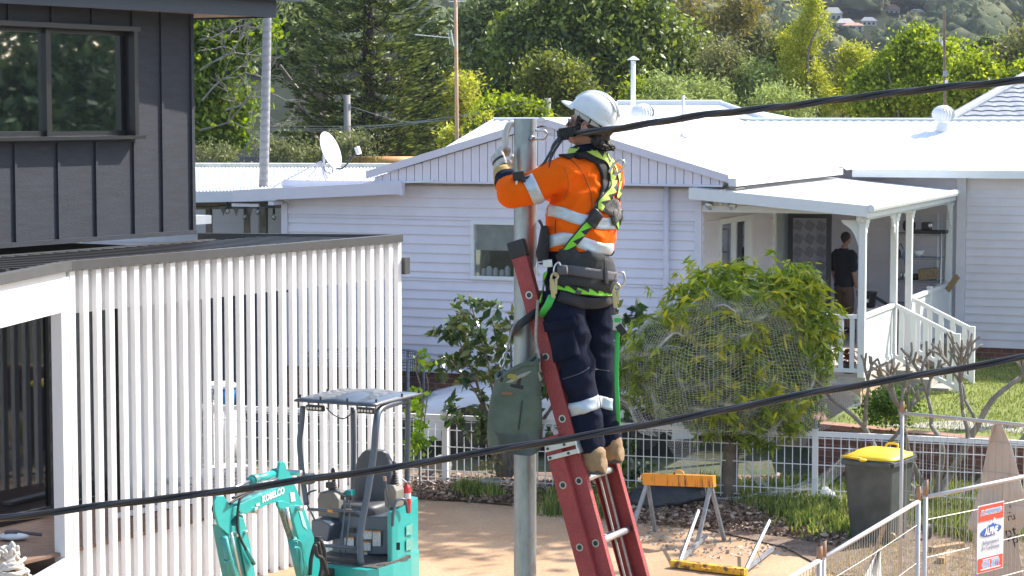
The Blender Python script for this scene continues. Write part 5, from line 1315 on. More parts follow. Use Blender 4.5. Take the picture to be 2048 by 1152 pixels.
# others (base px, Y, blobs)
tree("evergreen_tree", "dense dark evergreen behind the right side of the layered pine", "tree", 860, 70, [(840, 250, 60, 90), (860, 120, 55, 90), (800, 300, 60, 50), (880, 200, 40, 60)], leafmat("mid_evergreen", (.03, .05, .015), (.08, .12, .03), (.16, .19, .06), trans=.2), 210, .5, 80, .17, .4, group=TG)
tree("evergreen_tree", "low dark evergreen mass under the pine, right of the leaning gum", "tree", 720, 72, [(700, 285, 80, 50), (760, 300, 90, 45), (600, 290, 60, 40)], LN, 170, .45, 80, .17, .4, group=TG)
tree("tall_gum_tree", "grey-green gum tree rising behind the rusty antenna mast", "tree", 965, 84, [(970, 40, 60, 60), (990, 130, 70, 70), (940, 110, 40, 70), (1050, 10, 60, 40)], LO, 230, .6, 80, .2, .4, group=TG)
tree("fig_tree", "huge glossy dark green fig tree filling the top centre", "tree", 1190, 76, [(1170, 90, 190, 120), (1320, 120, 110, 90), (1080, 120, 110, 90), (1200, 20, 130, 60), (1380, 160, 60, 55), (1000, 230, 70, 60)], LD, 620, .62, 130, .19, .55, tr=.5, limbs=14, group=TG)
tree("olive_bush_tree", "olive-yellow bushy tree in front of the fig, left of the white helmet", "tree", 1105, 66, [(1110, 165, 75, 50), (1150, 210, 60, 40), (1070, 220, 60, 40), (1100, 130, 40, 25)], leafmat("olive_yellow", (.07, .09, .02), (.17, .20, .035), (.30, .31, .07), trans=.35, vscale=1.2), 170, .42, 100, .12, .45, group=TG)
tree("yellow_wattle", "small yellow wattle tree behind the rusty antenna mast", "tree", 925, 66, [(915, 190, 40, 40), (900, 240, 30, 35), (935, 160, 15, 20)], LY, 60, .4, 90, .12, .35, group=TG)
tree("garden_shrub", "mid-green shrub just left of the galvanised pole top", "shrub", 1010, 56, [(1010, 215, 60, 25), (1050, 235, 60, 25), (985, 250, 40, 30)], LB, 80, .32, 80, .12, .55, group=TG)
tree("golden_shrub", "small golden shrub peeping over the left end of the roof ridge", "shrub", 972, 52, [(965, 238, 14, 20), (985, 250, 12, 14), (900, 275, 18, 22)], LY, 34, .22, 40, .11, .3, group=TG)
for x, y, Y, lab in ((300, 120, 60, "dense tree hidden behind the charcoal house, nearest its corner"), (180, 130, 66, "dense tree hidden behind the charcoal house, farther left")):
    tree("evergreen_tree", lab, "tree", x, Y, [(x, y, 120, 120), (x - 40, y + 120, 120, 70)], LD, 170, .7, 70, .22, .5, group=TG)
tree("evergreen_tree", "tall dark tree at the right edge behind the tiled roof", "tree", 2150, 75, [(2150, 100, 110, 120), (2240, 160, 90, 80)], LD, 150, .7, 70, .22, .5, group=TG)
# feathery shrubs right of centre
for i, (x, y, rx, ry, lab, mt_) in enumerate([(1320, 190, 50, 45, "pale feathery shrub right of the white flue pipe", LF), (1400, 195, 60, 40, "pale green feathery shrub above the white roof ridge", LF), (1500, 180, 70, 60, "wide grey-green feathery shrub above the upper cable", LF), (1280, 200, 35, 40, "bright green shrub touching the white flue pipe", LB), (1560, 210, 60, 40, "dull feathery shrub left of the yellow conifer", LF), (1440, 130, 50, 50, "pale bare-twigged tree in front of the bushy hill", LG)]):
    tree("feathery_shrub", lab, "shrub", x, 62 + (i % 3) * 2, [(x, y, rx, ry), (x - rx * .4, y + ry * .5, rx * .7, ry * .6), (x + rx * .4, y + ry * .6, rx * .6, ry * .5)], mt_, int(rx * ry / 26), .42, 80, .12, .3, limbs=8, tr=.1, group=TG)
tree("brown_gum_tree", "round brown-green gum tree below the hillside, left of the yellow conifer", "tree", 1500, 100, [(1490, 90, 75, 45), (1430, 110, 50, 50), (1540, 130, 50, 40)], LG, 200, .75, 90, .24, .4, tr=.3, limbs=12, group=TG)
tree("bare_gum_tree", "tall thin gum with mostly bare pale branches at the top right of the fig", "tree", 1400, 90, [(1480, 20, 50, 30), (1370, 20, 50, 35), (1440, 45, 60, 20)], leafmat("amber_gum", (.12, .11, .03), (.25, .21, .06), (.36, .29, .08), trans=.3), 70, .6, 70, .2, .35, bark=BARKL, tr=.18, limbs=26, group=TG)
# yellow conifers
tree("yellow_conifer", "tall shaggy yellow-green conifer right of centre", "tree", 1615, 66, [(1622, 10, 24, 35), (1600, 85, 42, 55), (1630, 55, 26, 45), (1605, 150, 48, 50), (1640, 195, 56, 45), (1580, 205, 40, 36)], LY, 260, .24, 90, .10, .3, tr=.2, limbs=8, group=TG, deep=.9)
tree("dark_conifer", "dark green conifer core behind the shaggy yellow conifer", "tree", 1590, 68, [(1590, 120, 45, 70), (1600, 180, 45, 60)], leafmat("dark_olive", (.03, .045, .01), (.09, .11, .02), (.16, .17, .04)), 130, .4, 90, .13, .35, group=TG)
tree("yellow_conifer", "narrower feathery yellow conifer to the right of the taller one", "tree", 1700, 67, [(1700, 130, 20, 40), (1692, 180, 26, 50), (1720, 125, 16, 30)], LY, 120, .34, 90, .11, .3, tr=.12, limbs=6, group=TG)
# bright leafy trees
tree("poplar_tree", "bright green leafy tree with an open crown behind the wing roof", "tree", 1790, 62, [(1805, 150, 80, 65), (1836, 82, 34, 30), (1745, 185, 42, 45), (1870, 110, 45, 45), (1860, 190, 90, 40), (1780, 200, 80, 35), (1808, 55, 8, 10)], LB, 400, .30, 100, .105, .65, tr=.15, limbs=26, group=TG, bark=BARKL)
tree("poplar_tree", "bright green tree at the right edge under the palm", "tree", 1960, 60, [(1950, 150, 50, 45), (2000, 190, 60, 40), (1920, 190, 40, 30), (2060, 160, 50, 50)], LB, 160, .32, 95, .105, .6, tr=.12, limbs=10, group=TG)
tree("dark_shrub", "dark brown-green tree behind the palm at the right edge", "tree", 2030, 72, [(2040, 130, 40, 40), (1990, 150, 40, 40), (2080, 100, 60, 60)], LG, 90, .6, 80, .18, .4, group=TG)
# shrubs above the patio roof
OLV = leafmat("thin_olive", (.09, .11, .04), (.19, .21, .08), (.30, .30, .13), trans=.3, vscale=2)
for x, y, rx, ry, lab in ((545, 300, 40, 28, "thin olive shrub behind the patio roof right of the palm trunk"), (700, 290, 60, 35, "thin olive shrub behind the satellite dish"), (610, 305, 45, 24, "thin olive shrub over the patio ridge left of the dish"), (420, 305, 60, 22, "low shrub over the patio ridge beside the charcoal wall"), (930, 300, 34, 20, "thin shrub at the foot of the rusty mast")):
    tree("olive_shrub", lab, "shrub", x, 53, [(x, y, rx, ry), (x + rx * .5, y + 6, rx * .5, ry * .6)], OLV, int(rx * .7), .22, 38, .09, .4, limbs=10, tr=.05, group=TG)
# palm at the right
pbx = V((at(1990, 225, 78).x, 78, 0)); o = thing("palm_tree", "feathery palm crown poking out above the trees at the top right", "palm", pbx, TG)
tpp = at(1978, 88, 78); MB().tube([pbx, tpp], [.14, .12], 8).build("trunk", BARKL, o); palm_crown(o, tpp, 13, 1.25, .55, leafmat("palm_grey_green", (.05, .08, .03), (.13, .17, .06), (.26, .30, .14)))
# ------------------------------------------------------------------ masts, poles, wires, aerials
o = thing("antenna_mast", "rust-orange antenna mast with a television aerial near the top", "mast", V((at(913, 285, 50).x, 50, 0)))
a0, a1 = at(914, 290, 50), at(911, -30, 50); MB().tube([V((a0.x, 50, 0)), a0, a1], .042, 10).build("mast_pole", mat("orange_rust", (.48, .22, .09), .8, var=.3, vscale=4, col2=(.40, .33, .25)), o, smooth=True)
q = MB(); q.bar(at(830, 69, 50), at(906, 76, 50.2), .02, .02)
for k in range(9): c = at(834 + k * 7.5, 69.5 + k * .7, 50); q.bar(c + V((0, -.28, 0)), c + V((.03, .28, .0)), .012, .012)
q.bar(at(902, 60, 50), at(908, 92, 50), .012, .03); q.bar(at(897, 66, 50), at(900, 90, 50), .012, .012); q.bar(at(898, 3, 50), at(932, 2, 50), .02, .02); q.build("aerial", ALU, o)
o = thing("radio_mast", "thin brown mast with small grey boxes above the wing roof", "mast", V((at(1889, 200, 50).x, 50, 0)))
a0, a1 = at(1890, 250, 50), at(1888, 22, 50); MB().tube([V((a0.x, 50, 0)), a0, a1], .03, 8).build("mast_pole", mat("brown_rust", (.20, .14, .10), .8, var=.2, vscale=4), o)
MB().box(at(1891, 147, 49.93), (.10, .08, .13)).build("box", GSTEEL, o); MB().box(at(1893, 165, 49.93), (.06, .06, .10)).build("box", TRIM, o)
MB().bar(at(1836, 87, 50), at(1886, 80, 50), .015, .015).bar(at(1878, 76, 49.8), at(1886, 88, 50.2), .01, .12).build("aerial", GSTEEL, o)
WD = mat("silver_weathered_pole", (.33, .30, .28), .9, var=.2, vscale=3, stretch=(4, 4, .5), bump=.4, bscale=12)
for lab, x, y0, Y in (("weathered grey timber pole left of the pine trunk", 695, 190, 56), ("short weathered timber pole with a crossarm right of the galvanised pole", 1096, 196, 57)):
    o = thing("power_pole", lab, "pole", V((at(x, 225, Y).x, Y, 0))); a1 = at(x - 1, y0, Y); MB().tube([V((a1.x, Y, 0)), a1], [.11, .085], 12).build("pole", WD, o, smooth=True)
    if x > 1000: MB().bar(at(1080, 205, Y - .1), at(1104, 205, Y - .1), .04, .05).build("crossarm", WD, o)
    else: MB().box(at(699, 214, Y - .08), (.06, .06, .16)).build("insulator", GSTEEL, o)
LINE = mat("grey_line", (.25, .26, .26), .6)
for i, (pts, Y) in enumerate([([(480, 258), (700, 256), (900, 234), (1070, 202)], 55.5), ([(480, 261), (700, 260), (880, 241)], 55.5), ([(697, 212), (810, 243), (900, 235), (1096, 215)], 55.8), ([(560, 252), (720, 252), (900, 240)], 55.6)]):
    w_ = MB().tube(curve_pts([at(x, y, Y) for x, y in pts], 8), .009, 5).build("overhead_line", LINE); tag(w_, ["highest thin service line crossing the pine to the short pole", "second thin service line below the pine, ending at the pine's right", "service line sagging from the weathered pole across the pine foot", "lowest short service line behind the palm trunk"][i], "wire", "thin service lines in the distance")
# orange skip/roof behind the patio
c0, c1 = at(705, 327, 53), at(835, 327, 53); o = MB().tube([c0, c1], .17, 16).build("orange_tank", mat("orange_tank_paint", (.62, .32, .08), .6, var=.15, vscale=3), smooth=True); tag(o, "long orange cylinder lying behind the patio ridge right of the dish", "tank")
o = MB(); o.box(at(480, 327, 54) , (9, .08, .35)); o = o.build("back_fence", mat("grey_paling", (.22, .22, .24), .8, var=.2, vscale=3)); tag(o, "dull grey back fence just showing above the patio ridge", "fence")
# satellite dish on the lean-to roof
dc = at(655, 303, 37.2); o = thing("satellite_dish", "white oval satellite dish on a tripod bracket on the lean-to roof", "satellite dish", at(650, 372, 37.2))
ddir = V((.88, -.45, .38)).normalized(); q = MB(); _, s1, s2 = frame(ddir); rows = []
for j in range(7):
    r_ = .33 * j / 6 + .001; rows.append([dc + s1 * math.cos(a) * r_ * .86 + s2 * math.sin(a) * r_ + ddir * (.07 * (j / 6) ** 2) for a in np.linspace(0, 2 * math.pi, 33)])
q.sheet(rows); dd = q.build("dish", mat("dish_grey_white", (.62, .66, .66), .5, var=.03), o, smooth=True, solid=.008)
lnb = at(716, 301, 37.0); q = MB(); q.tube(curve_pts([dc - s2 * .33 + ddir * .05, dc - s2 * .36 + ddir * .2, lnb - V((.05, 0, .06))], 5), .014, 7); q.build("feed_arm", BLACK, o); MB().box(lnb, (.07, .08, .13), (ddir, s1, s2)).build("receiver", TRIM, o, bevel=.01)
q = MB(); b_ = dc - ddir * .08 + UP * -.02
for x, y, Y in ((545, 375, 37.1), (607, 370, 37.4), (652, 367, 37.0)): q.tube([b_ + V((-.05, 0, -.12)), at(x, y, Y)], .014, 7)
q.tube(curve_pts([b_, b_ + V((.02, 0, -.3)), b_ + V((.08, 0, -.42)), at(650, 366, 37.0)], 4), .022, 8); q.build("bracket", TRIM, o, smooth=True)
q = MB(); q.tube(curve_pts([b_ + V((.05, 0, -.1)), b_ + V((.0, -.02, -.25)), b_ + V((.12, 0, -.32)), dc - s2 * .3], 5), .008, 5); q.build("cable", BLACK, o)
# dark shed seen between the slats
o = thing("dark_shed", "dark blue-grey clad shed seen between the white slats", "shed", V((-4.5, 34, 0)))
q = MB(); a_, b_ = at(395, 600, 33.5), at(560, 600, 33.2); z_ = at(480, 585, 33.3).z; cladding(q, V((a_.x - 1, 33.5, .0)), V((1, -.06, 0)).normalized(), V((-.06, -1, 0)).normalized(), b_.x - a_.x + 1, 0, z_, pitch=.10); q.build("cladding", mat("navy_cladding", (.04, .05, .07), .6), o)
q = MB(); q.box(V(((a_.x + b_.x) / 2 - .5, 34.2, z_ + .03)), (b_.x - a_.x + 1.3, 1.7, .06)); q.build("roof", DARKM, o)

# ------------------------------------------------------------------ the wooded hillside
def hill_z(x, y):
    t_ = max(0, (y - 230)) / 700; return 118 * t_ ** 1.15 * (1 + .10 * math.sin(x / 90 + y / 160)) + 6 * noise.noise(V((x / 70, y / 70, 0))) * min(1, t_ * 4)
rows = [[(x, y, hill_z(x, y) - .5) for x in np.linspace(-420, 520, 48)] for y in np.linspace(230, 1250, 52)]
hl = MB().sheet(rows).build("hillside", mat("hill_undergrowth", (.028, .036, .018), .95, spec=.05, var=.3, vscale=.02), smooth=True); hl["kind"] = "structure"
HF = leafmat("hill_forest_leaf", (.050, .065, .040), (.105, .125, .070), (.20, .19, .10), trans=.1, vscale=.012, rough=.95, spec=.05)
nt_ = HF.node_tree
pts = []; blobv = MB(); random.seed(9); made = 0
hx = []
while made < 2900:
    y = random.uniform(250, 1150); u = random.uniform(-.27, .30); x = u * y
    if -.05 > u and random.random() < .7: continue
    z = hill_z(x, y); vpx = 225 - (z - CAMZ) / y * F
    if vpx > 150 or vpx < -60: continue
    s_ = random.uniform(2.6, 6.2); hx.append((x, y, z, s_)); made += 1
def on_hill(px, py):
    d = ray(px, py); t_ = 240.0
    while t_ < 1200 and CAMZ + d.z / d.y * t_ > hill_z(d.x / d.y * t_, t_): t_ += 3
    return t_
HOUSES = [(x, y, on_hill(x, y + 6)) for x, y in ((1666, 24), (1690, 44), (1706, 50), (1737, 40), (1782, 16), (1834, 22), (2036, 68), (2058, 88), (1592, 5))]
def clear_of(h):
    x, y, z, s_ = h; px = 1024 + x / y * F; top = 225 - (z + s_ * 1.5 - CAMZ) / y * F; rp_ = s_ / y * F
    for hx_, hy_, hY in HOUSES:
        if y < hY + 3 and abs(px - hx_) < rp_ + 6 and top < hy_ + 4 and 225 - (z - CAMZ) / y * F > hy_ - 12: return False
    return True
hx = [h for h in hx if clear_of(h)]
P_all, U_v, U_f, U_r, K = [], [], [], [], 70
nu, nv = 14, 8; base_f = np.array([(j * nu + k, j * nu + (k + 1) % nu, (j + 1) * nu + (k + 1) % nu, (j + 1) * nu + k) for j in range(nv - 1) for k in range(nu)])
th = np.linspace(0, 2 * np.pi, nu, endpoint=False); ph = np.linspace(.08, 2.0, nv)
D0 = np.array([(math.sin(p) * math.cos(t_), math.sin(p) * math.sin(t_), math.cos(p)) for p in ph for t_ in th])
crn = rng.random(len(hx))
for i, (x, y, z, s_) in enumerate(hx):
    f1, f2 = rng.uniform(3, 6), rng.uniform(0, 6); lump = 1 + .16 * np.sin(D0[:, 0] * f1 + f2) * np.cos(D0[:, 1] * f1 + f2 * 2) + .12 * np.sin(D0[:, 2] * 7 + D0[:, 0] * 6 + f2) + .05 * rng.normal(size=len(D0))
    v_ = np.array([x, y, z + s_ * .55]) + D0 * np.array([s_, s_, s_ * .8]) * lump[:, None]; U_f.append(base_f + len(D0) * i); U_v.append(v_); U_r.append(np.full(len(base_f), crn[i]) * .8 + .2 * rng.random(len(base_f)))
    k_ = rng.integers(0, len(D0), K); P_all.append(v_[k_] + rng.normal(size=(K, 3)) * s_ * .10)
P_all = np.concatenate(P_all); o = leaf_cards("hillside_forest", HF, None, P_all, .95, .8); o["kind"] = "stuff"
o.data.attributes["rnd"].data.foreach_set("value", (np.repeat(crn, K) * .8 + .2 * rng.random(len(P_all))).astype(np.float32))
o2 = mesh_obj("hillside_canopy", np.concatenate(U_v), np.concatenate(U_f), HF); o2["kind"] = "stuff"; r_ = o2.data.attributes.new("rnd", 'FLOAT', 'FACE'); r_.data.foreach_set("value", (np.concatenate(U_r)).astype(np.float32))
PINKR = mat("salmon_roof_tile", (.55, .30, .22), .7); WALLC = mat("cream_wall", (.62, .58, .52), .8); GREYR = mat("grey_roof_far", (.35, .36, .38), .7)
for i, (px, py, w_, h_, Y, roof, lab) in enumerate([(1666, 24, 30, 16, 640, WALLC, "cream house high on the hill above the yellow conifers"), (1690, 44, 30, 12, 600, WALLC, "long pale house on the hill right of the yellow conifer tip"), (1706, 50, 34, 8, 560, PINKR, "salmon-roofed house lowest of the hill group"), (1737, 40, 26, 10, 580, GREYR, "small grey-roofed house beside the salmon roof on the hill"), (1782, 16, 28, 12, 690, PINKR, "pinkish house near the top edge of the hill"), (1834, 22, 22, 7, 680, ROOFW, "house with a bright white roof on the hill"), (2036, 68, 26, 14, 520, PINKR, "salmon-roofed house on the hill at the right edge"), (2058, 88, 30, 14, 500, PINKR, "lower salmon-roofed house cut by the right edge"), (1592, 5, 20, 10, 700, GREYR, "grey house at the top edge left of the yellow conifer")]):
    Y = HOUSES[i][2]; c = at(px, py, Y); s_ = Y / F; ww, hh = w_ * s_ * 1.15, h_ * s_ * 1.3; o = thing("hillside_house", lab, "house", V((c.x, Y, c.z - hh)), "houses scattered on the wooded hill")
    q = MB(); q.box(V((c.x, Y, c.z - hh * .6 - 1)), (ww, ww * .5, hh + 2)); q.build("wall", WALLC, o)
    q = MB(); z_ = c.z - hh * .15; e = ww * .56; d_ = ww * .3; q.add([V((c.x - e, Y - d_, z_)), V((c.x + e, Y - d_, z_)), V((c.x + e, Y + d_, z_)), V((c.x - e, Y + d_, z_)), V((c.x - e * .5, Y, z_ + hh * .6)), V((c.x + e * .5, Y, z_ + hh * .6))], [(0, 1, 5, 4), (1, 2, 5), (2, 3, 4, 5), (3, 0, 4), (3, 2, 1, 0)]); q.build("roof", roof, o)
    q = MB()
    for k in (-.3, 0, .3): q.box(V((c.x + ww * k, Y - ww * .25 - .03, c.z - hh * .55)), (ww * .14, .05, hh * .35))
    q.build("window", BLACK, o)
HAZE = True
if HAZE:
    m, nt, b, out = _nt("pale_air"); nt.nodes.remove(b); pv = nt.nodes.new("ShaderNodeVolumePrincipled"); pv.inputs["Color"].default_value = (.80, .88, 1, 1); pv.inputs["Density"].default_value = .00018; pv.inputs["Anisotropy"].default_value = .2
    nt.links.new(pv.outputs[0], out.inputs[1]); q = MB(); q.box(V((20, 640, 109)), (1900, 1400, 222)); hzb = q.build("haze", m); hzb["kind"] = "stuff"
DOFF = leafmat('matt_dark_green', (.015, .03, .012), (.05, .075, .03), (.10, .13, .05), trans=.1, rough=.9, spec=.1)
# tall trees beyond the right edge: what the upper window and the glass doors reflect
for i, (x, y, r_) in enumerate(((34, 26, 6), (46, 36, 7), (58, 46, 8), (44, 24, 6), (66, 34, 8), (60, 62, 8))):
    o = thing("street_tree", ["broad tree beyond the right edge nearest the house", "broad tree beyond the right edge, second in the row", "tallest tree beyond the right edge", "tree beyond the right edge beside the nearest one", "far tree beyond the right edge", "farthest tree beyond the right edge"][i], "tree", V((x, y, 0)), "trees beyond the right edge")
    P_, cc = clumps([((x, y, r_ * .75), (r_, r_, r_ * .8))], 95, 1.7, 110, .45); leaf_cards("crown", DOFF, o, P_, .42, .6); MB().tube([V((x, y, 0)), V((x, y, r_))], [.4, .2], 8).build("trunk", BARK, o)

o = thing("street_tree", "tall open tree beyond the right edge whose shade falls across the dirt driveway", "tree", V((9.6, 32.4, 0)), "trees beyond the right edge")
P_, cc = clumps([((9.4, 32.5, 9.0), (2.6, 1.9, 1.6))], 46, 1.0, 120, .3); leaf_cards("crown", LD, o, P_, .28, .6)
q = MB().tube([V((9.6, 32.4, 0)), V((9.6, 32.4, 8.5))], [.2, .1], 8)
for c_ in cc[::4]: q.tube([V((9.6, 32.4, 6.5)), V(c_)], [.06, .02], 5)
q.build("trunk", BARK, o)
# ------------------------------------------------------------------ mini excavator
EO = V((-1.298, 21.0, 0)); ee = V((.90, -.436, 0)).normalized(); es = V((.436, .90, 0)).normalized(); EAX = (ee, es, UP)
def M_(a, b, z): return EO + ee * a + es * b + UP * z
def mp(px, py, b):                      # point at machine depth b seen at a pixel
    return on_plane(px, py, EO + es * b, es)
EX = thing("mini_excavator", "teal mini excavator with a grey canopy parked in front of the white slats", "excavator", M_(-.4, .4, 0))
# canopy roof
q = MB(); rows = []
for j in range(11):
    row = []
    for k in range(13):
        a_ = lerp(-.90, .02, k / 12); b_ = lerp(-.10, .92, j / 10); ed = min(k, 12 - k) / 6; eb = min(j, 10 - j) / 5
        row.append(M_(a_ + (.03 if j in (0, 10) and k == 0 else 0), b_, 2.30 + .055 * (1 - (1 - min(ed, 1)) ** 2) * (1 - (1 - min(eb, 1)) ** 2) + .008 * math.sin(k * 1.3) * (eb > 0)))
    rows.append(row)
q.sheet(rows); CANM = mat("canopy_grey", (.050, .062, .082), .38, var=.10, vscale=4, coat=.5); q.build("canopy_roof", CANM, EX, smooth=True, solid=.02)
for a_, b_ in ((-.86, .0), (-.6, -.05), (-.3, -.05), (-.02, .02), (0.0, .5), (0.0, .85), (-.85, .5)): MB().tube([M_(a_, b_, 2.3), M_(a_, b_, 2.35)], .010, 6).build("canopy_bolt", BLACK, EX)
# posts (tube frame)
def post(name, pts, r=.028): return MB().tube(curve_pts(pts, 6), r, 10).build(name, SLATEM, EX, smooth=True)
post("canopy_post", [mp(815, 800, .85), M_(-.02, .45, 2.27), M_(-.02, .10, 2.24), mp(752, 850, -.02), mp(748, 903, -.05), mp(736, 982, -.13), mp(721, 1068, -.22), mp(722, 1130, -.26)], .034)
post("canopy_post", [mp(815, 798, .82), mp(816, 850, .82), mp(814, 955, .82), mp(814, 1015, .82)])
post("canopy_post", [mp(606, 812, 0), mp(603, 850, -.02), mp(599, 886, -.04), mp(604, 942, -.05), mp(606, 960, -.05), mp(613, 1010, -.06)])
post("canopy_post", [mp(706, 815, .82), mp(707, 900, .82), mp(706, 985, .82)])
for x, y in ((631, 816), (733, 821)):
    c = mp(x, y, -.10); f = MB().box(c, (.19, .05, .06), (ee, es, (UP - es * .25).normalized())).build("work_light", BLACK, EX, bevel=.006)
    q = MB()
    for k in range(5): q.lathe(c + ee * (-.068 + .034 * k) - es * .026 - UP * .0, [(.013, 0), (.013, .006), (.004, .008)], -es, 10)
    q.build("lamp_lens", mat("lamp_lens", (.75, .70, .62), .2), f)
MB().tube(curve_pts([mp(652, 815, -.08), mp(668, 830, -.06), mp(688, 837, -.04), mp(710, 822, -.06)], 6), .006, 5).build("lamp_cable", BLACK, EX)
# seat
def padded(name, P, mt, ax, dims, bev=.03): return MB().box(P, dims, ax).build(name, mt, EX, smooth=True, bevel=bev)
tilt = (UP + es * .16).normalized(); q = MB(); rows = []
bc_ = mp(748, 950, .62)
for z_, w_ in ((-.27, .19), (-.25, .215), (-.1, .225), (.05, .215), (.15, .19), (.22, .14), (.25, .10)):
    rows.append([bc_ + ee * (w_ * math.copysign(abs(math.cos(t_)) ** .5, math.cos(t_))) + es * (.055 * math.copysign(abs(math.sin(t_)) ** .6, math.sin(t_))) + tilt * z_ for t_ in np.linspace(0, 2 * math.pi, 25)])
q.sheet(rows[::-1]); q.add(rows[-1][:-1], [tuple(reversed(range(24)))]); q.add(rows[0][:-1], [tuple(range(24))]); q.build("seat_back", SEAT, EX, smooth=True)
q = MB(); c = mp(727, 1015, .36); rows = []
for z_, k_ in ((-.06, .92), (-.04, 1), (.02, 1), (.05, .93), (.055, .7)):
    rows.append([c + ee * (.22 * k_ * math.copysign(abs(math.cos(t_)) ** .5, math.cos(t_))) + es * (.21 * k_ * math.copysign(abs(math.sin(t_)) ** .5, math.sin(t_))) + UP * z_ for t_ in np.linspace(0, 2 * math.pi, 25)])
q.sheet(rows[::-1]); q.add(rows[-1][:-1], [tuple(reversed(range(24)))]); q.build("seat_cushion", SEAT, EX, smooth=True)
# consoles with bellows and levers
def console(c, w_, d_, h_, lever):
    q = MB(); q.prism([c + ee * -w_ + UP * -h_, c + ee * w_ + UP * -h_, c + ee * w_ * 1.05 + UP * h_ * .5, c + ee * w_ * .6 + UP * h_, c + ee * -w_ * .8 + UP * h_, c + ee * -w_ * 1.1 + UP * h_ * .4], es * d_)
    o_ = q.build("console", TAUPE, EX, bevel=.012); p = c + UP * h_ + es * d_ * .5
    prof = []
    for k in range(6): prof += [(.052 - .006 * k, .022 * k), (.040 - .006 * k, .022 * k + .011)]
    MB().lathe(p, prof, (UP + ee * .1).normalized(), 14).build("bellows", RUBBER, o_, smooth=False)
    MB().tube([p + UP * .11, p + UP * .17], .012, 8).ell(p + UP * .19, (.022, .026, .04), 10, 8).build("joystick", BLACK, o_, smooth=True)
console(mp(656, 1010, .10), .115, .20, .125, 1); console(mp(780, 993, .10), .062, .17, .11, 1)
q = MB(); q.tube([mp(770, 955, .05), mp(774, 985, .05), mp(779, 1018, .05)], .009, 7); lo_ = q.build("dozer_lever", SLATEM, EX); MB().tube([mp(769, 953, .05), mp(770, 962, .05)], .017, 8).build("lever_grip", mat("worn_brown_grip", (.42, .24, .16), .6), lo_)
post("lever_guard", [mp(785, 1052, .0), mp(787, 1025, .0), mp(792, 1004, .05), mp(801, 998, .1), mp(811, 1002, .15), mp(815, 1025, .2)], .014)
post("console_rail", [mp(645, 985, .0), mp(662, 983, .0), mp(680, 985, .02), mp(686, 998, .05)], .009); post("console_rail", [mp(613, 995, 0), mp(618, 985, .0), mp(633, 980, .02)], .009); post("console_rail", [mp(612, 1005, 0), mp(622, 1025, .0), mp(630, 1040, .02)], .009)
MB().box(mp(661, 970, .0), (.09, .05, .06), EAX).build("mirror", BLACK, EX, bevel=.01)
MB().box(mp(700, 985, .3), (.075, .08, .055), EAX).build("control_box", TEAL, EX, bevel=.006)
q = MB(); q.tube(curve_pts([mp(616, 1019, -.1), mp(650, 1020, -.14), mp(700, 1022, -.16), mp(715, 1025, -.16), mp(726, 1032, -.17)], 5), .017, 9); hr = q.build("front_handrail", SLATEM, EX, smooth=True)
for x in (661, 697): MB().tube([mp(x - 4, 1021, -.145), mp(x + 6, 1022, -.15)], .0185, 9).build("orange_band", ORANGE, hr)
post("front_handrail", [mp(640, 1091, -.2), mp(680, 1093, -.22), mp(714, 1096, -.24)], .017)
for x in (689, 700): post("travel_lever", [mp(x, 995, -.05), mp(x - 2, 1040, -.1), mp(x - 10, 1108, -.16)], .009)
for x in (686, 700): MB().box(mp(x, 995, -.05), (.05, .03, .045), EAX).build("lever_knob", BLACK, EX, bevel=.008)
MB().box(mp(612, 957, -.05), (.14, .12, .10), EAX).build("side_box", SLATEM, EX, bevel=.008)
# seat box with stickers
sbx = MB(); c0 = mp(664, 1108, .12); c1 = mp(786, 1110, .12); c2 = mp(786, 1034, .16); c3 = mp(664, 1030, .16)
sbx.prism([c0, c1, c2, c3], es * .42); sbo = sbx.build("seat_box", SLATEM, EX, bevel=.012)
STK = mat("safety_sticker", (.72, .72, .70), .5, col2=(.45, .46, .46), vscale=60)
for x0, y0, x1, y1 in ((690, 1074, 708, 1092), (727, 1060, 744, 1078), (726, 1083, 742, 1101), (746, 1062, 762, 1092), (724, 1103, 735, 1109)):
    s_ = MB().prism([mp(x0, y1, .115), mp(x1, y1, .115), mp(x1, y0, .125), mp(x0, y0, .125)], es * -.008).build("sticker", STK, sbo)
    MB().prism([mp(x0, y0 + 2.5, .105), mp(x1, y0 + 2.5, .105), mp(x1, y0, .105), mp(x0, y0, .105)], es * -.003).build("sticker_stripe", ORANGE, s_)
MB().prism([mp(695, 1066, .115), mp(708, 1066, .115), mp(708, 1056, .12), mp(695, 1056, .12)], es * -.006).build("vent_grille", BLACK, sbo)
q = MB(); q.prism([mp(622, 1075, -.05), mp(655, 1085, -.05), mp(662, 1050, -.05), mp(640, 1038, -.05), mp(622, 1040, -.05)], es * .35); q.build("foot_box", SLATEM, EX, bevel=.015)
q = MB(); q.prism([mp(642, 1112, -.22), mp(716, 1120, -.25), mp(722, 1140, -.25), mp(642, 1134, -.22)], es * .03); q.build("kick_plate", DARKM, EX)
q = MB(); q.prism([M_(-.62, -.3, .78), M_(.16, -.3, .78), M_(.20, .3, .80), M_(-.62, .3, .80)], UP * -.03); q.build("floor_mat", mat("floor_rubber", (.12, .11, .10), .8, var=.3, vscale=30), EX)
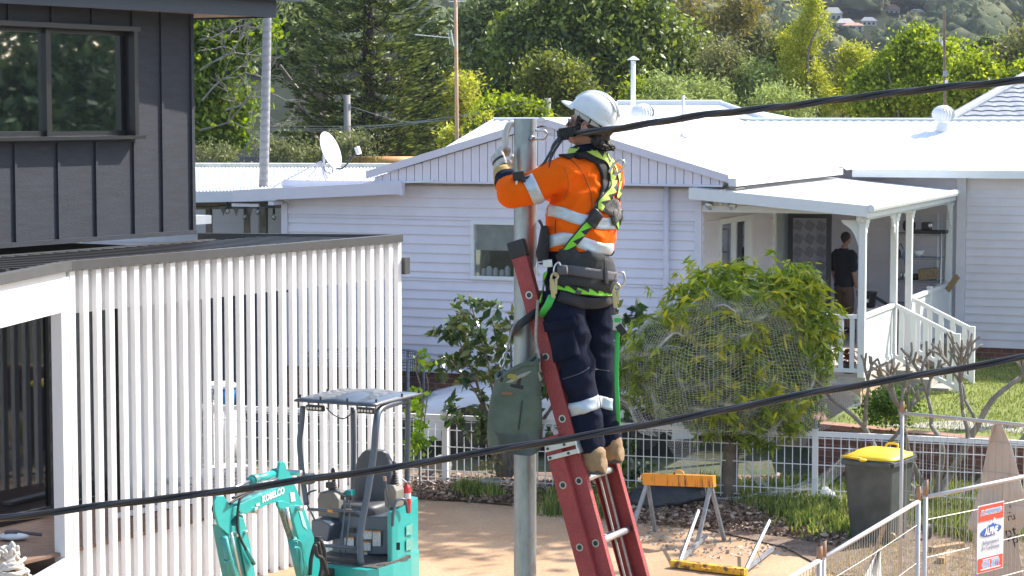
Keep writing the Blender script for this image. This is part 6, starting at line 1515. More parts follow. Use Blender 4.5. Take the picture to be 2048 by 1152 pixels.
# counterweight body
q = MB(); prof = [(.16, .62, -.34), (.30, .60, -.20)]
ring = [(-.62, -.36), (.10, -.40), (.17, -.28), (.195, -.05), (.175, .36), (.09, .68), (-.2, .88), (-.75, .80), (-.92, .4), (-.86, -.1)]
q.sheet([[M_(a, b, z) for a, b in ring + ring[:1]] for z in (.50, .77)][::1]); q.add([M_(a, b, .77) for a, b in ring], [tuple(range(len(ring)))]); q.add([M_(a, b, .5) for a, b in ring], [tuple(reversed(range(len(ring))))]); q.build("house_frame", TEAL, EX, bevel=.01)
q = MB(); rg = [(.12, -.02), (.16, -.01), (.175, .08), (.165, .36), (.09, .66), (-.2, .86), (-.7, .80), (-.7, .66), (-.02, .66), (.06, .5)]
tops = [1.26, 1.26, 1.27, 1.30, 1.30, 1.28, 1.25, 1.25, 1.30, 1.30]
q.sheet([[M_(a, b, .76) for a, b in rg + rg[:1]], [M_(a, b, t_ - .03) for (a, b), t_ in zip(rg + rg[:1], tops + tops[:1])], [M_(a * .99, b, t_) for (a, b), t_ in zip(rg + rg[:1], tops + tops[:1])]]); q.add([M_(a * .99, b, t_) for (a, b), t_ in zip(rg, tops)], [tuple(range(len(rg)))])
cwt = q.build("counterweight", TEAL, EX, bevel=.012)
for y0, y1 in ((1050, 1070), (1078, 1100)):
    P_ = [on_plane(x, y, M_(.17, .2, 0), ee, .008) for x, y in ((812, y1 + 1), (825, y1 - 2), (825, y0 - 3), (812, y0 + 2))]
    MB().prism(P_, ee * .004).build("side_vent", mat("worn_vent_panel", (.16, .42, .36), .6, var=.15, vscale=30), cwt)
MB().prism([mp(793, 1100, -.035), mp(800, 1100, -.035), mp(800, 1085, -.035), mp(793, 1085, -.035)], es * -.004).build("sticker", BLACK, cwt)
text("SK17SR" if False else "", M_(0, 0, 0), ee, UP, .1, BLACK, EX) if False else None
# extinguisher
c = mp(813, 1026, .34); fx = thing("fire_extinguisher", "small red fire extinguisher strapped to the back of the excavator", "extinguisher", c)
MB().lathe(c, [(.035, 0), (.043, .01), (.043, .24), (.03, .27), (.014, .285), (.014, .30)], n=16).build("cylinder", REDM, fx, smooth=True)
MB().lathe(c + UP * .145, [(.0445, 0), (.0445, .055)], n=16).build("label_band", STK, fx); MB().lathe(c + UP * .10, [(.0465, 0), (.0465, .02)], n=16).build("strap", REDM, fx)
MB().bar(c + UP * .30, c + UP * .33 + ee * -.05, .012, .02).bar(c + UP * .30, c + UP * .315 + ee * .04, .012, .012).build("trigger", STEEL, fx)
# boom, arm, cylinders (profile in the machine's fore-and-aft plane)
BP0 = V((-1.80, 20.6, 0))
def bp(px, py, off=0.0): return on_plane(px, py, BP0, ee, off)
def plate(name, pts, off, th, mt, parent=EX, bev=.006): return MB().prism([bp(x, y, off) for x, y in pts], ee * -th).build(name, mt, parent, bevel=bev)
boom = plate("boom", [(584, 958), (594, 978), (612, 1025), (630, 1080), (640, 1110), (642, 1160), (622, 1160), (612, 1130), (598, 1080), (584, 1030), (577, 1010), (568, 1003), (556, 1003), (540, 1008), (515, 1019), (492, 1028), (481, 1026), (476, 1018), (480, 1008), (500, 998), (540, 982), (565, 968)], .0, .13, TEAL)
plate("boom_bracket", [(556, 958), (558, 940), (560, 926), (565, 922), (571, 926), (574, 940), (583, 950), (586, 962), (570, 968)], -.01, .03, TEAL, boom); plate("boom_bracket", [(556, 958), (558, 940), (560, 926), (565, 922), (571, 926), (574, 940), (583, 950), (586, 962), (570, 968)], -.09, .03, TEAL, boom)
plate("cylinder_bracket", [(556, 1010), (557, 1003), (567, 1001), (577, 1006), (580, 1016), (572, 1024), (562, 1022)], .03, .03, TEAL, boom)
for x, y, o_, r in ((573, 944, .01, .028), (483, 1018, .012, .03), (574, 1014, .045, .026), (446, 1066, .012, .024), (463, 1062, .012, .02)):
    MB().lathe(bp(x, y, o_ - .15), [(r, 0), (r, .16), (r * .5, .168)], ee, 14).build("pivot_pin", STEEL, boom)
# top cylinder
q = MB(); q.tube([bp(556, 945, -.06), bp(500, 962, -.06)], .036, 12); q.build("cylinder_barrel", TEAL, EX, smooth=True)
MB().tube([bp(503, 961, -.06), bp(452, 983, -.06)], .017, 10).build("cylinder_rod", STEEL, EX, smooth=True)
q = MB(); q.lathe(bp(505, 960, -.06), [(.048, 0), (.048, .06)], (bp(556, 945) - bp(500, 962)), 12); q.lathe(bp(548, 947, -.06), [(.046, 0), (.046, .04)], (bp(556, 945) - bp(500, 962)), 12); q.build("cylinder_gland", TEALD, EX)
q = MB(); q.tube([bp(563, 950, -.03), bp(520, 968, -.03), bp(500, 976, -.03)], .010, 7); q.tube([bp(563, 954, -.02), bp(522, 972, -.02)], .010, 7); q.build("hydraulic_pipe", STEEL, EX, smooth=True)
# arm: two side plates, knuckle, lower arm
q = MB()
for off in (-.005, -.115):
    q.prism([bp(x, y, off) for x, y in [(434, 992), (448, 992), (456, 1004), (470, 1014), (480, 1010), (488, 1018), (484, 1028), (470, 1032), (462, 1042), (466, 1062), (458, 1070), (447, 1060), (438, 1052), (430, 1024), (429, 1004)]], ee * -.022)
arm = q.build("arm_knuckle", TEAL, EX, bevel=.004)
MB().prism([bp(x, y, -.02) for x, y in [(444, 1002), (452, 1010), (458, 1030), (455, 1046), (446, 1040), (440, 1020)]], ee * -.09).build("knuckle_core", BLACK, arm)
plate("arm", [(441, 1050), (470, 1052), (478, 1032), (486, 1030), (494, 1060), (502, 1100), (512, 1160), (462, 1160), (450, 1100)], -.025, .09, TEALD)
plate("arm_cover", [(478, 1034), (488, 1036), (500, 1085), (513, 1160), (496, 1160), (480, 1080)], .0, .02, TEAL)
MB().tube([bp(462, 1066, .02), bp(472, 1110, .02), bp(484, 1160, .02)], .013, 8).build("bucket_rod", STEEL, EX, smooth=True)
MB().tube([bp(448, 1075, .02), bp(458, 1118, .02), bp(468, 1165, .02)], .032, 10).build("bucket_cylinder", TEALD, EX, smooth=True)
MB().lathe(bp(457, 1118, .02), [(.042, 0), (.042, .03)], bp(468, 1165) - bp(448, 1075), 12).build("cylinder_gland", TEALD, EX)
for pts in ([(478, 1020), (474, 1045), (480, 1075), (497, 1108), (506, 1128)], [(500, 985), (486, 992), (478, 1005), (474, 1040)], [(513, 978), (490, 990), (470, 1000), (460, 1008)], [(520, 975), (495, 984), (465, 996)]):
    MB().tube(curve_pts([bp(x, y, .03) for x, y in pts], 6), .012, 8).build("hydraulic_hose", RUBBER, EX, smooth=True)
MB().tube([bp(492, 1098, .03), bp(508, 1128, .03)], .02, 8).build("hose_guard", TEALD, EX, smooth=True)
# boom cylinder
MB().tube([bp(572, 1016, .07), bp(586, 1076, .07)], .020, 12).build("cylinder_rod", STEEL, EX, smooth=True)
MB().tube([bp(584, 1078, .07), bp(606, 1170, .07)], .045, 14).build("cylinder_barrel", TEALD, EX, smooth=True)
MB().tube([bp(562, 1020, .05), bp(584, 1090, .05)], .024, 8).build("rod_guard", mat("muddy_guard", (.16, .22, .17), .7, var=.3, vscale=20), EX)
q = MB()
for pts in ([(592, 1080), (602, 1085), (606, 1110), (612, 1150)], [(588, 1095), (600, 1100), (604, 1150)]): q.tube(curve_pts([bp(x, y, .13) for x, y in pts], 5), .009, 7)
q.build("hydraulic_pipe", TEAL, EX, smooth=True)
for k, pts in enumerate(([(636, 1078), (628, 1095), (622, 1120), (620, 1150)], [(640, 1080), (648, 1100), (650, 1125), (655, 1150)], [(636, 1085), (640, 1105), (644, 1130), (640, 1155)], [(630, 1090), (634, 1110), (645, 1118), (652, 1140)])):
    MB().tube(curve_pts([bp(x, y, .10 + .02 * k) for x, y in pts], 6), .020, 8).build("hydraulic_hose", RUBBER, EX, smooth=True)
MB().box(bp(636, 1078, .1), (.06, .05, .05), EAX).build("hose_clamp", BLACK, EX, bevel=.006)
P_ = bp(547, 990, .004); r_ = (bp(570, 981) - bp(526, 1000)).normalized()
text("KOBELCO", P_, r_, (UP - r_ * r_.z).normalized(), .085, mat("white_decal", (.8, .8, .8), .4), boom, ext=.001, sx=.98, bold=.003)
MB().prism([bp(x, y, .004) for x, y in ((580, 984), (589, 985), (591, 1002), (582, 1004))], ee * .001).build("sticker", STK, boom)
MB().prism([bp(x, y, .004) for x, y in ((512, 1008), (519, 1005), (520, 1011), (513, 1013))], ee * .001).build("sticker", STK, boom)
MB().prism([bp(x, y, .004) for x, y in ((598, 1022), (603, 1020), (615, 1060), (606, 1052))], ee * .001).build("decal_stripe", mat("pale_decal", (.35, .65, .62), .4), boom)
MB().tube([M_(-.35, -.55, .55), M_(-.35, -.2, .55)], .12, 10).box(M_(-.36, -.45, .55), (.2, .35, .4), EAX).build("swing_post", BLACK, EX)
MB().prism([bp(x, y, -.02) for x, y in ((642, 1160), (622, 1160), (630, 1260), (660, 1250))], ee * -.13).build("boom_foot", TEAL, EX)
# undercarriage and blade
for a_ in (-.85, .38):
    q = MB(); rg = [(-.45, .0), (-.60, .10), (-.62, .22), (-.52, .34), (.80, .36), (.95, .28), (.98, .12), (.85, .0)]
    q.prism([M_(a_ - .10, b, z) for b, z in rg], ee * .22); q.build("track", RUBBER, EX, bevel=.02)
MB().box(M_(-.24, .2, .28), (1.0, .9, .2), EAX).build("undercarriage", DARKM, EX); MB().box(M_(-.24, .2, .44), (.6, .6, .14), EAX).build("slew_ring", DARKM, EX)
MB().box(M_(-.24, 1.35, .16), (1.25, .05, .26), EAX).build("dozer_blade", TEALD, EX)
# ------------------------------------------------------------------ service pole, cables
PX, PYY = at(1050.5, 400, 10.72).x, 10.72
ptop = CAMZ - (237 - 225) / F * PYY
pole = thing("galvanised_pole", "thick galvanised steel service pole standing in the foreground", "pole", V((PX, PYY, 0)))
q = MB(); n = 28; q.tube([V((PX, PYY, z)) for z in (0, 2, 3.5, ptop)], .0555, 32, caps=False); q.tube([V((PX, PYY, z)) for z in (0, ptop)], .0515, 32, caps=False)
q.add([V((PX + r * math.cos(a), PYY + r * math.sin(a), ptop)) for r in (.0515, .0555) for a in np.linspace(0, 6.2832, 33)[:-1]], [(k, (k + 1) % 32, 32 + (k + 1) % 32, 32 + k) for k in range(32)])
q.build("pole_tube", GALV, pole, smooth=False)
for p in pole.children: p.data.polygons.foreach_set("use_smooth", np.array([len(f.vertices) == 4 and abs(f.normal.z) < .5 for f in p.data.polygons], dtype=bool))
Yc = 10.66
hk = MB(); hk.tube(curve_pts([at(1066, 277, Yc), at(1085, 278, Yc), at(1092, 272, Yc), at(1092, 265, Yc), at(1086, 261, Yc), at(1072, 261, Yc + .02)], 5), .0075, 8); hk.build("hook_bolt", STEEL, pole, smooth=True)
MB().lathe(at(1064, 277, Yc - .0), [(.016, 0), (.016, .010), (.01, .014)], V((.6, -.8, 0)), 6).build("hook_nut", STEEL, pole)
cd = MB().tube(curve_pts([at(1046, 230 + 30, 10.80), at(1024, 247, 10.80), at(1013, 262, 10.78), at(1011, 285, 10.76), at(1012, 312, 10.74)], 6), .017, 12).build("conduit", mat("cream_conduit", (.62, .58, .50), .5), smooth=True); tag(cd, "short cream flexible conduit bending out from behind the pole into the gloved hand", "conduit")
CAB = mat("black_cable", (.030, .026, .028), .42, var=.15, vscale=30, spec=.6)
def bundle(name, label, pts, rad, r, turns, strands=3, parent=None):
    P_ = curve_pts(pts, 22); N = len(P_); L = sum((P_[i + 1] - P_[i]).length for i in range(N - 1)); o = thing(name, label, "cable", P_[0]); acc = 0; ph = [0]
    for i in range(N - 1): ph.append(ph[-1] + (P_[i + 1] - P_[i]).length)
    for s_ in range(strands):
        pp = []
        for i in range(N):
            d, a_, b_ = frame(P_[min(i + 1, N - 1)] - P_[max(i - 1, 0)]); t_ = ph[i] * turns * 2 * math.pi + 2 * math.pi * s_ / strands
            pp.append(P_[i] + a_ * math.cos(t_) * rad + b_ * math.sin(t_) * rad)
        MB().tube(pp, r, 8).build("conductor", CAB, o, smooth=True)
    return o
c1 = bundle("overhead_cable", "twisted black overhead cable running up right from the clamp past the white helmet", [at(1150, 266, 10.50), at(1180, 264, 10.36), at(1215, 260, 10.28), at(1300, 247, 10.15), at(1400, 231, 10.0), at(1560, 214, 9.8), at(1720, 194, 9.6), at(1900, 174, 9.4), at(2048, 160, 9.25), at(2500, 110, 8.9), at(3400, 0, 8.4)], .0088, .0088, 1.15)
bundle("overhead_cable", "twisted black overhead cable sagging across the whole lower picture in front of the legs", [at(-1200, 1150, 9.4), at(-260, 1062, 9.4), at(0, 1037, 9.4), at(230, 1008, 9.4), at(430, 985, 9.4), at(620, 958, 9.4), at(790, 935, 9.4), at(960, 905, 9.4), at(1130, 878, 9.4), at(1290, 850, 9.4), at(1450, 820, 9.4), at(1600, 790, 9.4), at(1750, 765, 9.4), at(1900, 740, 9.4), at(2048, 714, 9.4), at(2500, 622, 9.4), at(3400, 420, 9.4)], .0085, .0085, .75)
cm = thing("cable_clamp", "ribbed black strain clamp holding the upper cable beside the man's cheek", "clamp", at(1136, 268, 10.5))
ca, cb = at(1116, 268, 10.53), at(1154, 262, 10.48); cd_ = (cb - ca).normalized(); _, c_s, c_u = frame(cd_)
MB().box((ca + cb) / 2, ((cb - ca).length, .026, .034), (cd_, c_s, c_u)).build("clamp_body", BLACK, cm, bevel=.003)
q = MB(); 
for k in range(9): p = ca.lerp(cb, .16 + .68 * k / 8); q.box(p, (.0045, .036, .048), (cd_, c_s, c_u))
q.build("clamp_rib", BLACK, cm)
MB().box(ca.lerp(cb, .25) - c_u * .026, (.05, .024, .016), (cd_, c_s, c_u)).build("clamp_wedge", BLACK, cm, bevel=.002)
q = MB()
for dz in (-.007, .007): q.tube([at(1093, 268, 10.62) + UP * dz * .4, ca + UP * dz], .0022, 6)
q.build("bail_wire", STEEL, cm)
for i, pts in enumerate(([(1122, 275), (1108, 292), (1092, 320), (1074, 345), (1052, 356)], [(1126, 277), (1110, 300), (1096, 326), (1080, 345), (1062, 360)], [(1117, 276), (1106, 290), (1102, 305), (1100, 326), (1098, 345)])):
    o = MB().tube(curve_pts([at(x, y, 10.50 - .03 * k) for k, (x, y) in enumerate(pts)], 6), .0065 if i < 2 else .0055, 8).build("service_tail", CAB, smooth=True)
    tag(o, ["outer black service tail looping from the clamp to the connector on the sleeve", "inner black service tail running from the clamp to the sleeve", "short black service tail hanging straight down from the clamp"][i], "cable")
cn = thing("cable_connector", "small black insulated connector with a steel bolt lying on the navy cuff", "connector", at(1036, 355, 10.38))
c = at(1037, 352, 10.385); cx = (V((1, 0, .12)).normalized(), V((0, 1, 0)), V((-.12, 0, 1)).normalized())
MB().box(c, (.055, .035, .042), cx).box(c + V((.022, 0, -.014)), (.02, .036, .03), cx).build("connector_body", BLACK, cn, bevel=.004)
MB().lathe(c + V((-.008, -.01, -.022)), [(.009, 0), (.009, .022), (.006, .024)], V((-.1, 0, -1)), 6).build("bolt", STEEL, cn)

# ------------------------------------------------------------------ extension ladder
WV = V((.447, .894, 0)); LV = V((.894, -.447, 0)); RD = (LV * .302 - UP).normalized(); FD = WV.cross(RD); FD = FD if FD.dot(LV) > 0 else -FD; FD.normalize()
LT = at(1031, 487, 10.50)              # top of the near rail of the upper section
lad = thing("extension_ladder", "red fibreglass extension ladder leaning on the galvanised pole", "ladder", LT + RD * 5.3 + WV * .2)
LW_ = .40; Lend = LT.z / -RD.z
def rail(name, o0, w0, s0, s1, side, wd=.080, parent=lad):
    """C-channel rail; side=+1 flanges point towards +W"""
    c0 = o0 + WV * w0; q = MB(); ln = s1 - s0; mid = c0 + RD * (s0 + s1) / 2
    q.box(mid, (ln, .006, wd), (RD, WV, FD))
    for f_ in (-1, 1): q.box(mid + FD * f_ * (wd / 2 - .003) + WV * side * .0165, (ln, .033, .0062), (RD, WV, FD))
    return q.build(name, FIBRE, parent, bevel=.0015)
rail("fly_rail", LT, 0, .0, 3.6, 1); rail("fly_rail", LT, LW_, .0, 3.6, -1)
off = -FD * .073
rail("base_rail", LT + off, -.030, .93, Lend, 1, .084); rail("base_rail", LT + off, LW_ + .030, .93, Lend, -1, .084)
for w0 in (0, LW_):
    MB().box(LT + WV * (w0 + (.012 if w0 == 0 else -.012)) + RD * .028, (.085, .036, .095), (RD, WV, FD)).build("end_cap", BLACK, lad, bevel=.008)
k0 = (LT.z - at(1051, 590, 10.47).z) / -RD.z
def rungs(o0, s_first, s_last, w_a, w_b, cnt):
    for k in range(cnt):
        s_ = s_first + .305 * k
        if s_ > s_last: break
        c = o0 + RD * s_; MB().tube([c + WV * (w_a + .001), c + WV * (w_b - .001)], .017, 12, caps=True).build("rung", ALU, lad, smooth=True)
        q = MB(); ring = [c + WV * (w_a - .0045) + (FD * math.cos(a) + RD * math.sin(a)) * r_ for r_ in (.0125, .0185) for a in np.linspace(0, 2 * math.pi, 21)[:-1]]
        q.add(ring, [(i, (i + 1) % 20, 20 + (i + 1) % 20, 20 + i) for i in range(20)]); q.tube([c + WV * (w_a - .0044), c + WV * (w_a + .02)], .0185, 20, caps=False)
        q.build("rung_collar", STEEL, lad)
        MB().lathe(c + WV * (w_a - .0042), [(.0124, 0), (.001, .0005)], -WV, 18).build("rung_bore", mat("dark_bore", (.03, .035, .05), .5), lad)
rungs(LT, k0, 3.5, 0, LW_, 11); 
kb = k0 + .305 * 3
rungs(LT + off + RD * .0, kb, Lend - .15, -.030, LW_ + .030, 14)
c = LT + RD * .985 + off * .35 - WV * .04
q = MB(); q.box(c, (.030, .006, .17), (RD, WV, FD)); q.box(c + RD * .045, (.022, .006, .17), (RD, WV, FD)); q.box(c + FD * .08 + WV * .03 + RD * .02, (.075, .07, .006), (RD, WV, FD)); q.build("guide_bracket", ALU, lad, bevel=.001)
q = MB()
for f_, r_ in ((-.07, 0), (.02, 0), (-.07, .045), (.03, .045)): q.lathe(c + FD * f_ + RD * r_ - WV * .003, [(.007, 0), (.007, .004)], -WV, 8)
q.build("rivet", DARKM, lad)
for w_, lab in ((LW_ - .06, "a"), (LW_ - .13, "b")):
    MB().tube([LT + RD * (1.15) + WV * w_ - FD * .02, LT + RD * 2.2 + WV * (w_ - .0) - FD * .04], .0055, 6).build("hoist_rope", ROPE, lad)
q = MB(); q.box(LT + RD * 1.16 + WV * .20 - FD * .03, (.05, .01, .03), (RD, WV, FD)); q.build("pulley_bracket", ALU, lad)

# black strap lashing ladder to pole
sy = lambda x, y, Y: at(x, y, Y)
q = MB(); rows = []
pth = [sy(1078, 622, 10.44), sy(1060, 634, 10.415), sy(1045, 645, 10.42), sy(1032, 655, 10.50), sy(1022, 660, 10.62), sy(1024, 660, 10.74), sy(1045, 655, 10.80), sy(1072, 645, 10.80), sy(1085, 635, 10.70), sy(1090, 625, 10.56), sy(1078, 622, 10.44)]
cp = curve_pts(pth, 5)
for p in cp: rows.append([p - V((.006, 0, .028)), p + V((.006, 0, .028))])
o = q.sheet(rows).build("lashing_strap", BLACKW, smooth=True, solid=.003); tag(o, "wide black strap lashing the ladder rail to the galvanised pole", "strap")
# tool bag
bag = thing("tool_bag", "sage green canvas tool bag hanging by grey rope beside the ladder rail", "bag", at(1028, 898, 10.42))
q = MB(); rows = []
for (xl, xr, y, dl, dr) in ((982, 1082, 900, .05, .05), (976, 1084, 888, .08, .07), (975, 1084, 850, .10, .09), (979, 1083, 810, .11, .09), (986, 1080, 775, .10, .08), (993, 1077, 756, .085, .07)):
    L_, R_ = at(xl, y + (4 if y > 870 else 0), 10.42), at(xr, y - (0 if y > 800 else (18 if y > 760 else 40)), 10.42); c = (L_ + R_) / 2; hx_ = (R_ - L_) / 2; row = []
    for t_ in np.linspace(0, 2 * math.pi, 41):
        wv = 1 + .14 * math.sin(t_ * 4 + y * .07); row.append(c + hx_ * math.copysign(abs(math.cos(t_)) ** .7, math.cos(t_)) + V((0, 1, 0)) * (.07 * math.copysign(abs(math.sin(t_)) ** .8, math.sin(t_)) * wv) + UP * .014 * math.sin(t_ * 3 + y * .1))
    rows.append(row)
q.sheet(rows, mi=0); q.add(rows[0][:-1], [tuple(reversed(range(40)))])
bo = q.build("bag_body", [BAGG], bag, smooth=True, solid=.006, sub=1)
q = MB(); rr2 = []
for t2 in (0, .35, .7, 1.0):
    row = []
    for p0_, p1_ in zip(rows[0], rows[2]):
        c_ = (at(1029, 875, 10.42)); p = p0_.lerp(p1_, t2 * .8); row.append(c_ + (p - c_) * 1.0 + V((0, 0, 0)) + (V((p.x - c_.x, p.y - c_.y, 0)).normalized() * .006))
    rr2.append(row)
q.sheet(rr2); q.add(rr2[0][:-1], [tuple(reversed(range(40)))]); q.build("vinyl_base", BAGV, bag, smooth=True, sub=1)
q = MB(); top = rows[-1]; q.tube(top, .011, 8, caps=False); q.build("rim_roll", BAGG, bag, smooth=True)
q = MB(); q.tube(curve_pts([at(1078, 745, 10.40), at(1078, 715, 10.40), at(1072, 680, 10.40), at(1073, 640, 10.40), at(1076, 600, 10.41)], 6), .007, 8); q.tube(curve_pts([at(1003, 742, 10.42), at(1010, 720, 10.43), at(1016, 690, 10.46), at(1026, 655, 10.50), at(1038, 640, 10.5)], 6), .006, 8); q.tube(curve_pts([at(1080, 760, 10.40), at(1068, 742, 10.38), at(1040, 752, 10.36), at(1010, 765, 10.36), at(995, 760, 10.40)], 6), .013, 8)
q.build("carry_rope", ROPE, bag, smooth=True)
q = MB(); q.tube(curve_pts([at(1003, 735, 10.42), at(999, 728, 10.42), at(1002, 718, 10.42), at(1008, 716, 10.42), at(1009, 724, 10.42), at(1004, 735, 10.42)], 5), .004, 7); q.tube(curve_pts([at(1006, 718, 10.42), at(1008, 708, 10.42), at(1012, 704, 10.42)], 4), .005, 6); q.build("snap_hook", STEEL, bag, smooth=True)
MB().box(at(1041, 830, 10.345), (.006, .004, .14), (V((1, 0, -.1)).normalized(), V((0, 1, 0)), V((.12, 0, 1)).normalized())).build("zip", BLACK, bag)
MB().box(at(1014, 787, 10.335), (.05, .003, .012)).build("leather_tab", mat("tan_leather", (.28, .13, .06), .7), bag)
bt = thing("battery_pack", "black power-tool battery with a green label lying in the mouth of the tool bag", "battery", at(1022, 765, 10.40))
bx2 = (V((1, 0, -.22)).normalized(), V((0, 1, 0)), V((.22, 0, 1)).normalized()); c = at(1022, 757, 10.39)
MB().box(c, (.10, .08, .045), bx2).box(c + V((.025, 0, -.01)) - UP * .022, (.07, .085, .02), bx2).build("battery_case", BLACK, bt, bevel=.006)
MB().prism([at(1013, 745, 10.34) , at(1033, 750, 10.34), at(1036, 760, 10.34), at(1015, 756, 10.34)], V((0, .004, 0))).build("label_patch", mat("lime_label", (.25, .35, .06), .5, var=.3, vscale=60, col2=(.45, .15, .05)), bt)
# ------------------------------------------------------------------ people
def loft(mb, rings, n=24):
    """rings: (centre, half-axis vector u, half-axis vector v)"""
    vs = []
    for c, u, v in rings:
        for k in range(n):
            a = 2 * math.pi * k / n; vs.append(V(c) + V(u) * math.cos(a) + V(v) * math.sin(a))
    N = len(rings); fs = [(i * n + k, i * n + (k + 1) % n, (i + 1) * n + (k + 1) % n, (i + 1) * n + k) for i in range(N - 1) for k in range(n)]
    fs += [tuple(reversed(range(n))), tuple(range((N - 1) * n, N * n))]
    return mb.add(vs, fs)
def limb_(mb, pts, radii, sub=4, n=18, flat=1.0):
    P_ = curve_pts(pts, sub); M = len(P_); m = len(pts) - 1; rr = []
    for i in range(M):
        t_ = i / (M - 1) * m; k = min(int(t_), m - 1); rr.append(lerp(radii[k], radii[k + 1], t_ - k))
    mb.tube(P_, rr, n, flat=flat)
    mb.ell(P_[0], (rr[0],) * 3, 12, 8); mb.ell(P_[-1], (rr[-1],) * 3, 12, 8); return mb
def fuse(mb, voxel, smooth=6, sf=.5, disp=None):
    me = bpy.data.meshes.new("tmp"); me.from_pydata([tuple(v) for v in mb.v], [], mb.f); me.update(); o = bpy.data.objects.new("tmp", me); COL.objects.link(o)
    m = o.modifiers.new("r", 'REMESH'); m.mode = 'VOXEL'; m.voxel_size = voxel
    m = o.modifiers.new("s", 'SMOOTH'); m.iterations = smooth; m.factor = sf
    dg = bpy.context.evaluated_depsgraph_get(); ev = o.evaluated_get(dg); me2 = ev.to_mesh()
    vs = np.empty(len(me2.vertices) * 3); me2.vertices.foreach_get("co", vs); vs = vs.reshape(-1, 3)
    ns = np.empty(len(me2.vertices) * 3); me2.vertex_normals.foreach_get("vector", ns); ns = ns.reshape(-1, 3)
    fs = [tuple(p.vertices) for p in me2.polygons]; ev.to_mesh_clear(); bpy.data.objects.remove(o)
    if disp is not None:
        d = np.array([disp(V(p), V(n_)) for p, n_ in zip(vs, ns)]); vs = vs + ns * d[:, None]
    return vs, fs
def fusedobj(name, vf, mats, parent, mi=None): return mesh_obj(name, vf[0], vf[1], mats, parent, smooth=True, mi=mi)
SKIN = mat("skin", (.50, .25, .17), .5, var=.10, vscale=30, spec=.4, fine=.08, fscale=300)
HAIR = mat("dark_brown_hair", (.035, .022, .015), .5, var=.3, vscale=80, bump=.8, bscale=200, stretch=(1, 1, .3))
HIVIS = mat("hi_vis_orange_cotton", (.95, .13, .0), .85, spec=.15, var=.04, vscale=9, bump=.25, bscale=500)
NAVY = mat("navy_drill", (.011, .014, .032), .95, spec=.15, var=.15, vscale=10, bump=.3, bscale=500)
REFL = mat("silver_reflective_tape", (.56, .60, .64), .42, metal=.25, var=.05, vscale=40)
HARD = mat("hard_hat_white", (.78, .77, .75), .35, var=.04, vscale=14, col2=(.66, .65, .62), coat=.3)
GLV = mat("white_leather_glove", (.58, .55, .50), .75, var=.2, vscale=30)
GLY = mat("tan_glove_cuff", (.52, .34, .10), .75, var=.1, vscale=20, bump=.3, bscale=200)
GLB = mat("black_glove_trim", (.03, .03, .03), .7)
BOOT = mat("tan_suede_boot", (.36, .23, .12), .85, var=.12, vscale=25, bump=.3, bscale=250)

man = thing("person", "worker in orange hi-vis shirt, white hard hat and green harness standing on the ladder", "person", at(1200, 940, 10.5))
FT = V((-.75, .66, 0)); LF_ = V((-.66, -.75, 0)); FH_ = V((-.93, .36, 0)).normalized(); LH_ = V((-FH_.y, FH_.x, 0)) ; LH_ = LH_ if LH_.y < 0 else -LH_
sh_L, el_L, wr_L = at(1124, 352, 10.46), at(1024, 388, 10.42), at(1009, 352, 10.58)
sh_R, el_R, wr_R = at(1215, 356, 10.76), at(1128, 398, 10.98), at(1062, 352, 10.90)
hipL, knL, anL = at(1126, 612, 10.46), at(1156, 745, 10.42), at(1184, 915, 10.40)
hipR, knR, anR = at(1188, 610, 10.66), at(1197, 745, 10.60), at(1218, 905, 10.56)
def wr(p, n, sc=9, amp=.005, seed=0):   # cloth folds
    a = noise.noise(V((p.x * sc, p.y * sc, p.z * sc * 1.7 + seed))); b = noise.noise(V((p.x * sc * 2.3 + 5, p.y * sc * 2.3, p.z * sc * 3.1 + seed)))
    return amp * (1 - abs(a) * 3.0) * .9 + amp * .45 * b
# body: one continuous skin surface
b = MB()
TR = [(560, 1158, 10.56, .165, .125), (520, 1158, 10.56, .15, .115), (480, 1160, 10.57, .15, .115), (430, 1165, 10.59, .17, .12), (380, 1169, 10.60, .185, .12), (345, 1172, 10.61, .17, .10), (322, 1177, 10.61, .10, .075), (305, 1180, 10.60, .062, .062), (285, 1178, 10.59, .056, .058)]
loft(b, [(at(x, y, Y), LF_ * a_, FT * d_) for y, x, Y, a_, d_ in TR])
limb_(b, [sh_L, sh_L.lerp(el_L, .5), el_L], [.058, .05, .042]); limb_(b, [el_L, el_L.lerp(wr_L, .4), wr_L], [.042, .042, .028])
limb_(b, [sh_R, sh_R.lerp(el_R, .5), el_R], [.058, .05, .042]); limb_(b, [el_R, el_R.lerp(wr_R, .4), wr_R], [.042, .042, .028])
for h_, k_, a_ in ((hipL, knL, anL), (hipR, knR, anR)): limb_(b, [h_, h_.lerp(k_, .5), k_], [.088, .075, .056]); limb_(b, [k_, k_.lerp(a_, .35), a_], [.056, .056, .038])
hd = at(1180, 250, 10.575); tl_ = math.radians(14)      # the head tips back a little
HU = (UP * math.cos(tl_) - FH_ * math.sin(tl_)).normalized(); HF_ = (FH_ * math.cos(tl_) + UP * math.sin(tl_)).normalized(); HR = Matrix((HF_, LH_, HU)).transposed()
def HP(f, l, u): return hd + HF_ * f + LH_ * l + HU * u
b.ell(HP(-.012, 0, .025), (.098, .077, .095), 24, 16, HR)                    # skull
b.ell(HP(.030, 0, -.045), (.062, .056, .070), 20, 14, HR)                    # face and jaw
b.ell(HP(.070, 0, -.088), (.024, .026, .020), 14, 10, HR)                    # chin
b.ell(HP(.020, .040, -.070), (.045, .016, .024), 14, 10, HR); b.ell(HP(.020, -.040, -.070), (.045, .016, .024), 14, 10, HR)   # jaw corners
b.ell(HP(.070, .030, -.020), (.02, .022, .02), 12, 8, HR); b.ell(HP(.070, -.030, -.020), (.02, .022, .02), 12, 8, HR)        # cheekbones
